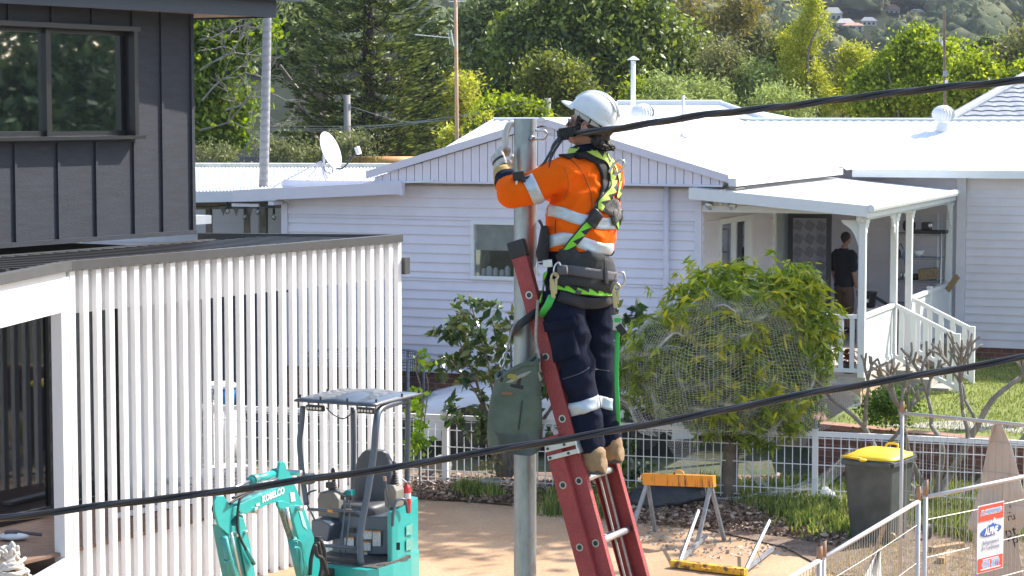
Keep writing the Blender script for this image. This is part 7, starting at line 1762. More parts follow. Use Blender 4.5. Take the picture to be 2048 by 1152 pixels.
b.ell(HP(.086, 0, .016), (.014, .045, .012), 12, 8, HR)                      # brow
b.tube([HP(.088, 0, .008), HP(.104, 0, -.016), HP(.112, 0, -.028), HP(.094, 0, -.036)], [.009, .011, .014, .010], 10)          # nose
b.ell(HP(.093, 0, -.055), (.010, .022, .006), 10, 8, HR); b.ell(HP(.091, 0, -.066), (.010, .020, .006), 10, 8, HR)            # lips
limb_(b, [at(1180, 298, 10.60), HP(-.012, 0, -.055)], [.060, .058])
bodyv = fuse(b, .0055, 5, .5); bod = fusedobj("body", bodyv, SKIN, man)
# ears
for sg in (1, -1):
    q = MB(); q.ell(HP(-.004, .077 * sg, -.010), (.017, .007, .030), 14, 10, HR); q.tube([HP(-.004 + .015 * math.cos(a), .083 * sg, -.010 + .027 * math.sin(a)) for a in np.linspace(-1.9, 2.6, 12)], .0042, 6); q.ell(HP(.004, .079 * sg, -.036), (.008, .006, .009), 10, 8, HR); q.build("ear", SKIN, bod, smooth=True)
    q = MB(); q.ell(HP(.088, .030 * sg, -.001), (.008, .012, .009), 12, 8, HR); q.build("eye", WHITE, bod, smooth=True)
# hair: cap at the back and curls at the nape
q = MB(); q.ell(HP(-.024, 0, .012), (.098, .083, .085), 22, 14, HR); q.ell(HP(-.070, 0, -.042), (.040, .064, .046), 18, 12, HR)
for k in range(46):
    a = random.uniform(-1.25, 1.25); r_ = .085; p = HP(-.045 - r_ * .55 * math.cos(a), .078 * math.sin(a), random.uniform(-.075, -.02)); q.ell(p, (random.uniform(.012, .02),) * 3, 8, 6)
hv = fuse(q, .005, 2, .5, lambda p, n: .004 * noise.noise(p * 90)); hair = fusedobj("hair", hv, HAIR, man)
q = MB()
for k in range(60):
    a = random.uniform(-1.4, 1.4); p = HP(-.050 - .055 * math.cos(a), .076 * math.sin(a), random.uniform(-.07, -.05)); o_ = (p - hd); o_.z = 0; o_.normalize()
    q.tube(curve_pts([p, p + o_ * .014 - UP * .018, p + o_ * random.uniform(.012, .025) - UP * random.uniform(.02, .03), p + o_ * random.uniform(.02, .038) - UP * random.uniform(.015, .034)], 3), [.006] * 9 + [.002], 5)
q.build("curl", HAIR, hair, smooth=True)
for sg in (1, -1):
    q = MB()
    for k in range(12): p = HP(.030 + random.uniform(-.012, .012), .077 * sg, random.uniform(-.02, .045)); q.tube([p, p + HF_ * .008 - UP * .020, p + HF_ * .002 - UP * .032], [.007, .006, .002], 5)
    q.build("sideburn", HAIR, hair, smooth=True)
# safety glasses
gl_ = MB(); gl_.tube(curve_pts([HP(.106, .012, -.002), HP(.104, .035, .006), HP(.088, .060, .006), HP(.060, .074, .006)], 4), .0028, 6)
gl_.tube([HP(.075, .068, .006), HP(.0, .086, .004)], .003, 6); gl_.tube([HP(.075, -.068, .006), HP(.0, -.086, .004)], .003, 6); gl_.tube(curve_pts([HP(.106, .012, -.002), HP(.108, 0, 0), HP(.106, -.012, -.002), HP(.088, -.060, .006)], 4), .0028, 6)
go = gl_.build("safety_glasses", mat("brown_frame", (.20, .10, .08), .3), man, smooth=True)
q = MB()
for sg in (1, -1): q.sheet([[HP(lerp(.108, .074, t_ ** 1.5), sg * lerp(.010, .070, t_), z_ - .005 * t_) for t_ in np.linspace(0, 1, 7)] for z_ in ((.004, -.026) if sg > 0 else (-.026, .004))])
q.build("lens", glassmat("smoke_lens", (.50, .40, .38), .2), go, solid=.0015)
# hard hat
ht = math.radians(13); TU = (HU * math.cos(ht) - HF_ * math.sin(ht)).normalized(); TF = (HF_ * math.cos(ht) + HU * math.sin(ht)).normalized(); hc = HP(-.012, 0, .048)
def TP(f, l, u): return hc + (TF * f + LH_ * l + TU * u) * .91
q = MB(); rows = []
for j in range(15):
    ph = math.pi / 2 * (j / 14); row = []
    for k in range(49):
        a = 2 * math.pi * k / 48; rx, ry, rz = .134, .110, .122
        lip = .012 * max(0, 1 - j / 1.5); back = max(0, -math.cos(a)); ridge = .004 * math.exp(-((math.sin(a) * math.cos(ph) * 6) ** 2)) * math.sin(ph)
        x = (rx * math.cos(ph) ** .85 + lip) * math.cos(a); y = (ry * math.cos(ph) ** .85 + lip) * math.sin(a); z = rz * math.sin(ph) + ridge - .022 * back * math.cos(ph) ** 2
        row.append(TP(x, y, z))
    rows.append(row)
q.sheet(rows); hat = q.build("hard_hat", HARD, man, smooth=True, solid=.004)
q = MB(); rows = []
for j in range(6):
    t_ = j / 5; row = []
    for k in range(17):
        a = lerp(-.95, .95, k / 16); ex = .058 * t_ * math.cos(a * 1.45) ** .6 if abs(a) < 1.05 else 0
        row.append(TP((.140 + ex) * math.cos(a), .116 * math.sin(a) * (1 + .10 * t_), .004 - .016 * t_ * t_))
    rows.append(row)
q.sheet(rows); q.build("peak", HARD, hat, smooth=True, solid=.004)
q = MB()
for f_, l_, s_ in ((0, .0, 1),): q.tube([TP(.095 * math.cos(a), 0, .105 * 1 + .0) if False else TP(.137 * math.cos(ph), 0, .124 * math.sin(ph) + .004) for ph in np.linspace(.25, 2.7, 24) for a in (0,)], .006, 6)
q.tube([TP(.133 * math.cos(ph), .030, .117 * math.sin(ph) + .004) for ph in np.linspace(.45, 2.5, 20)], .0045, 6); q.tube([TP(.133 * math.cos(ph), -.030, .117 * math.sin(ph) + .004) for ph in np.linspace(.45, 2.5, 20)], .0045, 6)
q.build("crown_ridge", HARD, hat, smooth=True)
q = MB(); q.tube([TP((.100) * math.cos(a), .092 * math.sin(a), -.018 - .022 * max(0, -math.cos(a))) for a in np.linspace(.5, 2 * math.pi - .5, 30)], .009, 8, flat=1.6); q.build("head_band", mat("white_harness_plastic", (.62, .62, .60), .5), hat, smooth=True)
q = MB(); q.tube([TP(-.02, .098, .01), TP(-.02, .096, -.03)], .006, 6); q.tube([TP(-.075, .075, .0), TP(-.085, .06, -.045)], .007, 6); q.tube([TP(-.075, -.075, .0), TP(-.085, -.06, -.045)], .007, 6); q.build("head_band_strap", BLACK, hat)
q = MB(); q.box(TP(-.108, 0, -.045), (.02, .05, .03), (TF, LH_, TU)); q.build("ratchet_knob", BLACK, hat, bevel=.006)
# shirt
s = MB()
TS = [(512, 1161, 10.57, .178, .136), (495, 1161, 10.57, .188, .146), (470, 1162, 10.58, .196, .152), (440, 1165, 10.59, .198, .150), (405, 1168, 10.60, .205, .148), (372, 1170, 10.61, .207, .140), (348, 1172, 10.61, .190, .120), (330, 1175, 10.61, .140, .098), (315, 1178, 10.61, .095, .082), (300, 1180, 10.60, .074, .072)]
loft(s, [(at(x, y, Y), LF_ * a_, FT * d_) for y, x, Y, a_, d_ in TS], 28)
limb_(s, [at(1150, 352, 10.52), sh_L, sh_L.lerp(el_L, .5), el_L], [.085, .088, .074, .066]); limb_(s, [el_L, el_L.lerp(wr_L, .5), wr_L + (wr_L - el_L) * -.12], [.066, .056, .047])
limb_(s, [at(1195, 352, 10.68), sh_R, sh_R.lerp(el_R, .5), el_R], [.085, .080, .068, .060]); limb_(s, [el_R, el_R.lerp(wr_R, .5), wr_R], [.06, .053, .045])
def wshirt(p, n):
    d = wr(p, n, 8, .011, 2)
    k = noise.noise(V((p.x * 4 + 9, p.y * 4, (p.z - p.x * .8) * 14))); d += .009 * k
    return d
sv = fuse(s, .0062, 5, .5, wshirt); cen = np.array([sv[0][list(f)].mean(0) for f in sv[1]])
cuv = V(wr_L) ; z_hem = at(1160, 500, 10.57).z; mi = np.zeros(len(cen), dtype=int)
mi[(cen[:, 2] < z_hem) & (cen[:, 0] > at(1075, 400, 10.5).x)] = 1
def along(p, a, b): d = b - a; return ((p[:, 0] - a.x) * d.x + (p[:, 1] - a.y) * d.y + (p[:, 2] - a.z) * d.z) / d.length_squared
tL = along(cen, el_L, wr_L); dist = np.linalg.norm(cen - np.array(el_L), axis=1); mi[(tL > .34) & (dist < .30) & (cen[:, 0] < at(1075, 400, 10.5).x)] = 1
tR = along(cen, el_R, wr_R); mi[(tR > .4) & (np.linalg.norm(cen - np.array(el_R), axis=1) < .3) & (cen[:, 1] > 10.8)] = 1
shirt = fusedobj("shirt", sv, [HIVIS, NAVY], man, mi)
# collar
q = MB(); rows = []
for z_, k_ in ((0, 1.0), (.022, 1.02), (.040, 1.10), (.030, 1.28), (.006, 1.42)):
    rows.append([at(1180, 303, 10.60) + UP * (z_ - .008 + .030 * -math.cos(a) * 1.0 * (.3 if z_ else .3)) + FT * math.cos(a) * .068 * k_ + LF_ * math.sin(a) * .074 * k_ for a in np.linspace(0, 2 * math.pi, 33)])
q.sheet(rows); q.build("collar", NAVY, shirt, smooth=True, solid=.003)
# flared navy cuff at the elbow side and glove
q = MB(); dwr = (wr_L - el_L).normalized(); c0 = el_L.lerp(wr_L, .62); _, w1, w2 = frame(dwr); rows = []
for t_, r_ in ((-.02, .050), (.01, .053), (.04, .052), (.055, .047)): rows.append([c0 + dwr * t_ + w1 * math.cos(a) * r_ * (1 + .06 * math.sin(3 * a)) + w2 * math.sin(a) * r_ for a in np.linspace(0, 2 * math.pi, 25)])
q.sheet(rows); q.build("sleeve_cuff", NAVY, shirt, smooth=True, solid=.004)
def glove(side, wrp, palm_dir, palm_n, thumb_side, curl, holdname):
    """leather glove over a hand: palm, four unequal bent fingers and a thumb from the side of the palm"""
    pd_ = V(palm_dir).normalized(); n_ = V(palm_n); n_ = (n_ - pd_ * n_.dot(pd_)).normalized(); s_ = pd_.cross(n_) * thumb_side
    q = MB(); R_ = Matrix((pd_, s_, n_)).transposed()
    q.ell(wrp + pd_ * .052, (.060, .050, .027), 18, 12, R_); limb_(q, [wrp - pd_ * .005, wrp + pd_ * .03], [.027, .030])
    for i, (off_, ln_) in enumerate(((.036, .080), (.012, .090), (-.012, .083), (-.035, .066))):
        p = wrp + pd_ * .092 + s_ * off_; a = 0; pts = [p - pd_ * .02, p]
        for seg, f_ in enumerate((.45, .32, .23)):
            a += curl[seg]; d = pd_ * math.cos(a) + n_ * math.sin(a); p = p + d * ln_ * f_; pts.append(p)
        limb_(q, pts, [.0145, .0145, .0138, .0128, .0115], sub=3, n=12)
    tb = wrp + pd_ * .032 + s_ * .036; pts = [tb - s_ * .012, tb + s_ * .014 + pd_ * .018 + n_ * .008, tb + s_ * .018 + pd_ * .040 + n_ * .024, tb + s_ * .010 + pd_ * .056 + n_ * .038]
    limb_(q, pts, [.0175, .0165, .0150, .0130], sub=3, n=12)
    gv = fuse(q, .0035, 3, .5, lambda p_, nn: .0012 * noise.noise(p_ * 60)); cn_ = np.array([gv[0][list(f)].mean(0) for f in gv[1]])
    t_ = (cn_ - np.array(wrp)) @ np.array(pd_); h_ = (cn_ - np.array(wrp)) @ np.array(n_)
    m_ = np.zeros(len(cn_), dtype=int); m_[(t_ < .022)] = 1; m_[(t_ > .050) & (t_ < .064) & (h_ < 0)] = 1
    go_ = fusedobj("glove", gv, [GLV, GLB], man, m_)
    c = MB(); rows = []; _, a1, a2 = frame(pd_)
    for t2, r_ in ((-.075, .056), (-.072, .058), (-.03, .052), (.0, .045), (.014, .040)): rows.append([wrp + pd_ * t2 + a1 * math.cos(a) * r_ + a2 * math.sin(a) * r_ for a in np.linspace(0, 2 * math.pi, 25)])
    c.sheet(rows); c.build("glove_cuff", GLY, go_, smooth=True, solid=.004); return go_
glove(1, at(1005, 343, 10.585), V((-.22, .35, .62)), V((.80, .45, -.1)), 1, (.75, .85, .7), "")
glove(-1, wr_R + V((-.005, -.0, .01)), V((-.8, -.1, .45)), V((-.2, -.9, .0)), -1, (.6, .7, .5), "")
# trousers
t = MB(); TT = [(505, 1160, 10.57, .166, .128), (530, 1159, 10.57, .172, .136), (560, 1157, 10.56, .182, .144), (590, 1156, 10.56, .180, .140), (612, 1156, 10.56, .165, .120)]
loft(t, [(at(x, y, Y), LF_ * a_, FT * d_) for y, x, Y, a_, d_ in TT][::-1], 28)
def legs_(h_, k_, a_, r_):
    m1 = h_.lerp(k_, .5); m2 = k_.lerp(a_, .45); limb_(t, [h_ + UP * .03, h_, m1, k_, m2, a_.lerp(k_, .15), a_], r_)
legs_(hipL, knL, at(1180, 886, 10.41), [.098, .100, .094, .080, .074, .072, .070]); legs_(hipR, knR, at(1215, 880, 10.57), [.092, .095, .088, .074, .069, .066, .064])
def wtr(p, n):
    d = wr(p, n, 7, .009, 7); z = p.z; hz_ = at(1160, 745, 10.4).z
    d += .009 * noise.noise(V((p.x * 5, p.y * 5, (z + p.x * .6) * 17))) * math.exp(-((z - hz_) / .22) ** 2) + .008 * noise.noise(V((p.x * 4 + 3, p.y * 4, (z - p.x * .4) * 20))) * math.exp(-((z - at(0, 890, 10.4).z) / .1) ** 2)
    return d
tv = fuse(t, .0062, 4, .5, wtr); trou = fusedobj("trousers", tv, NAVY, man)
# boots
for an_, nm in ((anL, 1), (anR, -1)):
    ft = V((an_.x, an_.y, at(0, 944 if nm > 0 else 932, 10.45).z)); fd_ = -LV; q = MB(); sd2 = WV
    rg = []
    for t_, w_, h_ in ((-.082, .024, .04), (-.074, .042, .070), (-.03, .050, .10), (.02, .050, .092), (.07, .052, .070), (.13, .054, .058), (.17, .047, .048), (.20, .026, .030)):
        c = ft + fd_ * (t_ + .01) + UP * (h_ * .5 + .012); rg.append((c, sd2 * w_, UP * (h_ * .5 + .004)))
    loft(q, rg[::-1], 18); limb_(q, [ft + UP * .05 - fd_ * .012, ft + UP * .10 - fd_ * .012, an_ + UP * .02], [.054, .056, .056])
    bv = fuse(q, .005, 4, .5, lambda p_, nn: .0015 * noise.noise(p_ * 40)); bt_ = fusedobj("boot", bv, BOOT, man)
    q = MB(); sole = []
    for a in np.linspace(0, 2 * math.pi, 29)[:-1]: sole.append(ft + fd_ * (.07 + .138 * math.cos(a)) + sd2 * .046 * math.copysign(abs(math.sin(a)) ** .6, math.sin(a)) + UP * .002)
    q.prism(sole, UP * .020); q.build("sole", mat("grey_sole", (.10, .09, .08), .8), bt_)
# ribbons that follow the clothes
SB = BVHTree.FromPolygons([tuple(v) for v in sv[0]], sv[1]); TB = BVHTree.FromPolygons([tuple(v) for v in tv[0]], tv[1])
allv = np.concatenate([sv[0], tv[0]]); BB = BVHTree.FromPolygons([tuple(v) for v in allv], list(sv[1]) + [tuple(i + len(sv[0]) for i in f) for f in tv[1]])
def hit(px, py, bvh):
    d = ray(px, py).normalized(); o_ = V((0, 0, CAMZ)); r_ = bvh.ray_cast(o_, d)
    return (r_[0], r_[1]) if r_[0] is not None else None
def webmat(name, c1, c2, sc=1.0):
    m, nt, b_, out = _nt(name); N_, L_ = nt.nodes, nt.links; uvn = N_.new("ShaderNodeUVMap"); sep = N_.new("ShaderNodeSeparateXYZ"); L_.new(uvn.outputs[0], sep.inputs[0])
    def mth(op, a, b2=None, v=None):
        n_ = N_.new("ShaderNodeMath"); n_.operation = op
        L_.new(a, n_.inputs[0])
        if b2 is not None: L_.new(b2, n_.inputs[1])
        if v is not None: n_.inputs[1].default_value = v
        return n_.outputs[0]
    u_ = mth('MULTIPLY', sep.outputs[0], v=sc); fr = mth('FRACT', u_)            # saw-tooth edge: green where v > |tooth|
    saw = mth('MULTIPLY', fr, v=.62); gt = mth('GREATER_THAN', sep.outputs[1], saw); lt = mth('LESS_THAN', sep.outputs[1], v=.86); mm = mth('MULTIPLY', gt, lt)
    nz = N_.new("ShaderNodeTexNoise"); nz.inputs["Scale"].default_value = 9; L_.new(uvn.outputs[0], nz.inputs[0]); g2 = mth('GREATER_THAN', nz.outputs[0], v=.30); mm = mth('MULTIPLY', mm, g2)
    mx = N_.new("ShaderNodeMix"); mx.data_type = 'RGBA'; L_.new(mm, mx.inputs[0]); mx.inputs[6].default_value = rgba(c2); mx.inputs[7].default_value = rgba(c1); L_.new(mx.outputs[2], b_.inputs["Base Color"]); b_.inputs["Roughness"].default_value = .75
    return m
WEB = webmat("green_black_webbing", (.22, .62, .03), (.02, .02, .02)); WEBY = webmat("lime_black_webbing", (.50, .68, .10), (.03, .03, .03))
def ribbon(name, pts, w_, mt, parent, off=.005, bvh=None, th=.0025, n=7, uvs=18.0, across=5):
    bvh = bvh or BB; P_ = curve_pts([V((x, y, 0)) for x, y in pts], n); hp_ = []
    for p in P_:
        h_ = hit(p.x, p.y, bvh)
        if h_: hp_.append(h_)
    if len(hp_) < 2: return None
    C_ = [h_[0] for h_ in hp_]; Nn = [h_[1] for h_ in hp_]
    for _ in range(3): Nn = [(Nn[max(i - 1, 0)] + Nn[i] * 2 + Nn[min(i + 1, len(Nn) - 1)]).normalized() for i in range(len(Nn))]
    for _ in range(2): C_ = [C_[0]] + [(C_[i - 1] + C_[i] * 2 + C_[i + 1]) / 4 for i in range(1, len(C_) - 1)] + [C_[-1]]
    m = MB(); rows = []; acc = 0; us = []
    for i in range(len(C_)):
        tg = (C_[min(i + 1, len(C_) - 1)] - C_[max(i - 1, 0)]).normalized(); sd_ = tg.cross(Nn[i]).normalized(); row = []
        for k in range(across):
            f_ = (k / (across - 1) - .5) * w_; q_ = C_[i] + sd_ * f_ + Nn[i] * .05; r_ = bvh.ray_cast(q_, -Nn[i], .09); dd = (r_[0] if r_[0] is not None else C_[i] + sd_ * f_ - Nn[i] * .012)
            row.append(dd + Nn[i] * off)
        rows.append(row)
        if i: acc += (C_[i] - C_[i - 1]).length
        us.append(acc)
    # smooth across neighbours
    for _ in range(2): rows = [rows[0]] + [[(rows[i - 1][k] + rows[i][k] * 2 + rows[i + 1][k]) / 4 for k in range(across)] for i in range(1, len(rows) - 1)] + [rows[-1]]
    vs = [p for r_ in rows for p in r_]; fs = []; uv = []
    for j in range(len(rows) - 1):
        for k in range(across - 1):
            fs.append((j * across + k, j * across + k + 1, (j + 1) * across + k + 1, (j + 1) * across + k)); v0, v1 = k / (across - 1), (k + 1) / (across - 1)
            uv.append([(us[j] * uvs, v0), (us[j] * uvs, v1), (us[j + 1] * uvs, v1), (us[j + 1] * uvs, v0)])
    m.add(vs, fs, 0, uv); return m.build(name, mt, parent, smooth=True, solid=th)
for pts, w_ in (([(1084, 421), (1105, 421), (1125, 426), (1150, 436), (1180, 443), (1205, 447), (1232, 447)], .056), ([(1094, 486), (1110, 480), (1130, 477), (1150, 481), (1175, 490), (1200, 498), (1226, 499)], .058)):
    ribbon("reflective_tape", pts, w_, REFL, shirt, .004, SB, .001)
ribbon("reflective_tape", [(1054, 352), (1062, 368), (1070, 386), (1078, 402), (1086, 416)], .056, REFL, shirt, .004, SB, .001)
ribbon("reflective_tape", [(1127, 822), (1145, 819), (1165, 815), (1183, 809), (1198, 803)], .060, REFL, trou, .004, TB, .001); ribbon("reflective_tape", [(1194, 801), (1205, 804), (1215, 808), (1224, 810)], .056, REFL, trou, .004, TB, .001)
# seams, pocket, yoke
ribbon("yoke_seam", [(1135, 312), (1160, 340), (1175, 365), (1183, 395), (1182, 418), (1172, 428)], .006, mat("orange_seam", (.45, .10, .01), .8), shirt, .003, SB, .001)
ribbon("side_seam", [(1112, 440), (1111, 460), (1110, 476)], .004, NAVY, shirt, .002, SB, .001); ribbon("arm_seam", [(1128, 335), (1134, 352), (1136, 375), (1128, 400)], .004, mat("orange_seam2", (.55, .13, .01), .8), shirt, .002, SB, .001)
ribbon("cargo_pocket", [(1120, 655), (1126, 690), (1134, 718)], .13, NAVY, trou, .010, TB, .006, across=7); ribbon("pocket_flap", [(1092, 652), (1115, 650), (1140, 648), (1150, 645)], .05, NAVY, trou, .018, TB, .004)
ribbon("knee_seam", [(1125, 758), (1145, 752), (1165, 744), (1178, 735)], .004, mat("grey_stitch", (.09, .09, .13), .8), trou, .002, TB, .001); ribbon("knee_seam", [(1190, 738), (1205, 740), (1218, 742)], .004, GREYW, trou, .002, TB, .001)
# the harness
har = MB()
HN = ribbon("harness_back_pad", [(1196, 400), (1212, 410), (1226, 420), (1232, 440)], .085, mat("black_mesh_pad", (.035, .035, .035), .85, var=.4, vscale=90, col2=(.16, .15, .14)), man, .014, SB, .012)
ribbon("shoulder_pad", [(1128, 316), (1150, 306), (1175, 305), (1194, 316), (1205, 338), (1209, 365), (1208, 395), (1200, 415)], .062, BLACKW, man, .010, BB, .010)
ribbon("shoulder_webbing", [(1136, 308), (1158, 301), (1180, 302), (1202, 312), (1215, 335), (1222, 362), (1214, 395)], .046, WEBY, man, .020, BB, .003)
ribbon("shoulder_webbing", [(1210, 312), (1222, 325), (1232, 345), (1236, 370), (1232, 400)], .040, WEBY, man, .012, BB, .003)
ribbon("cross_webbing", [(1222, 362), (1222, 380), (1205, 402), (1196, 420)], .046, WEBY, man, .022, BB, .003)
ribbon("diagonal_webbing", [(1190, 430), (1172, 452), (1152, 478), (1136, 500), (1120, 522)], .046, WEB, man, .012, BB, .003)
ribbon("webbing_keeper", [(1194, 424), (1185, 436), (1175, 448)], .062, BLACK, man, .018, BB, .008)
ribbon("diagonal_webbing", [(1230, 440), (1234, 460), (1234, 480)], .040, WEB, man, .010, BB, .003); ribbon("webbing_keeper", [(1234, 420), (1238, 440)], .05, BLACK, man, .014, BB, .006)
ribbon("lumbar_pad", [(1118, 538), (1140, 536), (1165, 538), (1190, 543), (1215, 550), (1234, 556)], .17, mat("grey_black_padding", (.045, .045, .047), .9, var=.15, vscale=60, bump=.4, bscale=300), man, .012, BB, .014, across=7)
ribbon("waist_webbing", [(1126, 540), (1150, 540), (1175, 544), (1205, 550), (1236, 558)], .046, GREYW, man, .032, BB, .003); ribbon("keeper_loop", [(1200, 520), (1201, 545), (1202, 568)], .026, BLACKW, man, .036, BB, .003)
ribbon("seat_webbing", [(1108, 575), (1130, 577), (1160, 581), (1195, 586), (1228, 587)], .036, WEB, man, .014, BB, .003)
ribbon("seat_pad", [(1118, 592), (1145, 600), (1175, 606), (1208, 604), (1222, 596)], .055, BLACKW, man, .008, BB, .006)
ribbon("leg_webbing", [(1096, 545), (1092, 565), (1086, 590), (1086, 605)], .042, WEB, man, .012, BB, .003)
def ring(name, pts, r_, mt, parent=man, Y=10.4): return MB().tube(curve_pts([at(x, y, Y if not isinstance(Y, (list, tuple)) else Y[k]) for k, (x, y) in enumerate(pts)], 6), r_, 8).build(name, mt, parent, smooth=True)
ring("dorsal_ring", [(1218, 345), (1226, 330), (1238, 321), (1247, 322), (1248, 332), (1238, 345), (1228, 350)], .0058, STEEL, Y=10.46)
ring("side_ring", [(1113, 553), (1108, 545), (1110, 532), (1117, 525), (1121, 533), (1120, 545)], .0052, STEEL, Y=10.34); ring("side_ring", [(1078, 550), (1073, 538), (1076, 526), (1084, 524)], .0042, STEEL, Y=10.38)
ring("side_ring", [(1236, 545), (1246, 545), (1250, 558), (1246, 570), (1237, 572), (1233, 565)], .0052, STEEL, Y=10.52)
MB().box(at(1095, 527, 10.36), (.045, .02, .036), (V((1, 0, .1)).normalized(), V((0, 1, 0)), V((-.1, 0, 1)).normalized())).build("waist_buckle", ALU, man, bevel=.003)
q = MB(); rows = [[at(x, y, 10.31) for x in (1116, 1122, 1128, 1134)] for y in (529, 549)]; MB().tube([at(1116, 540, 10.33), at(1134, 540, 10.31)], .022, 12, flat=.5, up=V((0, 1, 0))).build("webbing_loop", GREYW, man, smooth=True)
# snap hooks
def snap(cpx, ctop, cbot, Y, mt=GOLDM):
    o_ = thing("snap_hook", None, None, at(cpx, cbot, Y)) if False else man
    h_ = MB(); h_.tube(curve_pts([at(cpx + 3, ctop + 4, Y), at(cpx + 8, ctop - 3, Y), at(cpx + 3, ctop - 10, Y), at(cpx - 4, ctop - 6, Y), at(cpx - 6, ctop + 8, Y), at(cpx - 6, ctop + 24, Y)], 5), .0055, 8)
    so = h_.build("snap_hook", mt, man, smooth=True)
    a_, b_ = at(cpx - 5, ctop + 2, Y), at(cpx - 1, cbot, Y); MB().bar(a_, b_, .012, .020).bar(at(cpx + 4, ctop + 2, Y), at(cpx + 3, cbot - 8, Y), .010, .014).build("hook_gate", mt, so, bevel=.003); return so
snap(1108, 556, 596, 10.33); snap(1232, 578, 616, 10.50)
q = MB().tube([at(1104, 592, 10.34), at(1096, 610, 10.36), at(1082, 632, 10.42)], .018, 10, flat=.35, up=V((0, 1, 0))).build("positioning_strap", GREENW, smooth=True); tag(q, "short green positioning strap running from the harness hook to the black ladder strap", "strap")
q = MB().tube(curve_pts([at(1235, 662, 10.50), at(1234, 700, 10.50), at(1233, 760, 10.50), at(1236, 820, 10.50), at(1237, 862, 10.60), at(1238, 900, 10.85), at(1241, 1000, 11.0), at(1246, 1170, 11.0)], 5), .0105, 8, flat=.12, up=V((0, 1, 0))).build("lanyard_strap", GREENW, smooth=True); tag(q, "long bright green strap hanging straight down behind the worker's legs", "strap")
rt = thing("ratchet_buckle", "steel ratchet buckle with a black handle hanging at the worker's right hip", "buckle", at(1238, 670, 10.49))
MB().box(at(1234, 634, 10.49), (.05, .022, .024), (V((1, 0, .2)).normalized(), V((0, 1, 0)), V((-.2, 0, 1)).normalized())).box(at(1234, 650, 10.49), (.042, .02, .05)).build("ratchet_body", STEEL, rt, bevel=.003)
MB().bar(at(1236, 650, 10.475), at(1249, 668, 10.475), .03, .035).build("ratchet_handle", BLACK, rt, bevel=.004); MB().box(at(1235, 640, 10.475), (.03, .012, .02)).build("strap_core", GREENW, rt)
pk = MB(); rows = []
for xl, xr, y in ((1082, 1096, 452), (1077, 1098, 480), (1072, 1098, 505), (1076, 1096, 528)): rows.append([at((xl + xr) / 2, y, 10.45) + V(((xr - xl) / 2 / 415 * math.cos(a), .045 * math.sin(a), 0)) for a in np.linspace(0, 2 * math.pi, 21)])
pk.sheet(rows[::-1]); pk.build("side_pouch", BLACKW, man, smooth=True)
MB().tube(curve_pts([at(1078, 440, 10.42), at(1084, 452, 10.42), at(1086, 470, 10.42)], 5), .007, 7).build("chest_clip", BLACK, man)
ribbon("back_label", [(1150, 580) , (1162, 582)], .02, GREYW, man, .02, BB)
# scribbled names on the helmet are illegible marks: short dark strokes
q = MB()
MK = mat("faded_marker", (.22, .22, .24), .7)
HB_ = BVHTree.FromObject(hat, bpy.context.evaluated_depsgraph_get()) if False else None
hv_ = [v.co + ORG["body"] * 0 + man.location for v in hat.data.vertices]; HBV = BVHTree.FromPolygons([tuple(v) for v in hv_], [tuple(p.vertices) for p in hat.data.polygons])
for x0, y0, n_, dx, dy, dm in ((1209, 222, 7, 2.3, 1.4, 3.0), (1211, 240, 7, 2.2, 1.9, 2.6)):
    for k in range(n_):
        x, y = x0 + k * dx, y0 + k * dy; h1, h2 = hit(x, y, HBV), hit(x + random.uniform(-1.2, 1.6), y - dm + random.uniform(-.8, .8), HBV)
        if h1 and h2: q.tube([h1[0] + h1[1] * .0015, h2[0] + h2[1] * .0015], .0009, 4)
if q.v: q.build("marker_writing", MK, hat)

# ------------------------------------------------------------------ the man on the porch
P0 = H(.83, 5.99, FZ); man2 = thing("person", "man in dark t-shirt and brown shorts standing on the shaded porch", "person", P0)
f2 = (HA * .5 + HB * .86).normalized(); l2 = V((-f2.y, f2.x, 0)); X = lambda f, l, z: P0 + f2 * f + l2 * l + UP * z
b = MB(); sc_ = 1.04
loft(b, [(X(f, 0, z * sc_), l2 * a, f2 * d) for z, f, a, d in ((.90, 0, .17, .13), (1.0, .02, .16, .12), (1.2, .02, .18, .125), (1.38, .0, .20, .12), (1.47, 0, .16, .09), (1.52, .0, .07, .065), (1.58, .02, .055, .06))])
for sg in (1, -1):
    limb_(b, [X(0, .20 * sg, 1.42 * sc_), X(-.01, .245 * sg, 1.12 * sc_), X(.07, .24 * sg, .86 * sc_)], [.052, .042, .028])
    q = X(.09, .235 * sg, .78 * sc_); b.ell(q, (.020, .022, .045), 12, 8)
    for i in range(4): limb_(b, [q + f2 * (-.014 + .011 * i) - UP * .03, q + f2 * (-.012 + .012 * i) - UP * (.075 - .006 * abs(i - 1)), q + f2 * (-.012 + .012 * i) + l2 * -.012 * sg - UP * (.095 - .006 * abs(i - 1))], [.009, .0085, .007], 2, 8)
    limb_(b, [q + f2 * .02, q + f2 * .035 - UP * .03, q + f2 * .032 - UP * .055], [.011, .010, .008], 2, 8)
    limb_(b, [X(0, .095 * sg, .88), X(.02, .10 * sg, .50), X(-.01, .10 * sg, .10)], [.085, .058, .040]); loft(b, [(X(t_, .105 * sg, .045), l2 * w_, UP * .04) for t_, w_ in ((-.06, .03), (0, .042), (.12, .045), (.19, .03))], 12)
hc2 = X(.045, 0, 1.69 * sc_); b.ell(hc2, (.085, .075, .105), 18, 12); b.ell(hc2 + f2 * .05 - UP * .05, (.05, .05, .055), 14, 10); b.tube([hc2 + f2 * .085 + UP * .01, hc2 + f2 * .115 - UP * .02, hc2 + f2 * .09 - UP * .03], [.008, .014, .009], 8); b.ell(hc2 + f2 * .075 - UP * .085, (.025, .025, .018), 10, 8); b.ell(hc2 + f2 * .10 - UP * .055, (.008, .022, .008), 8, 6)
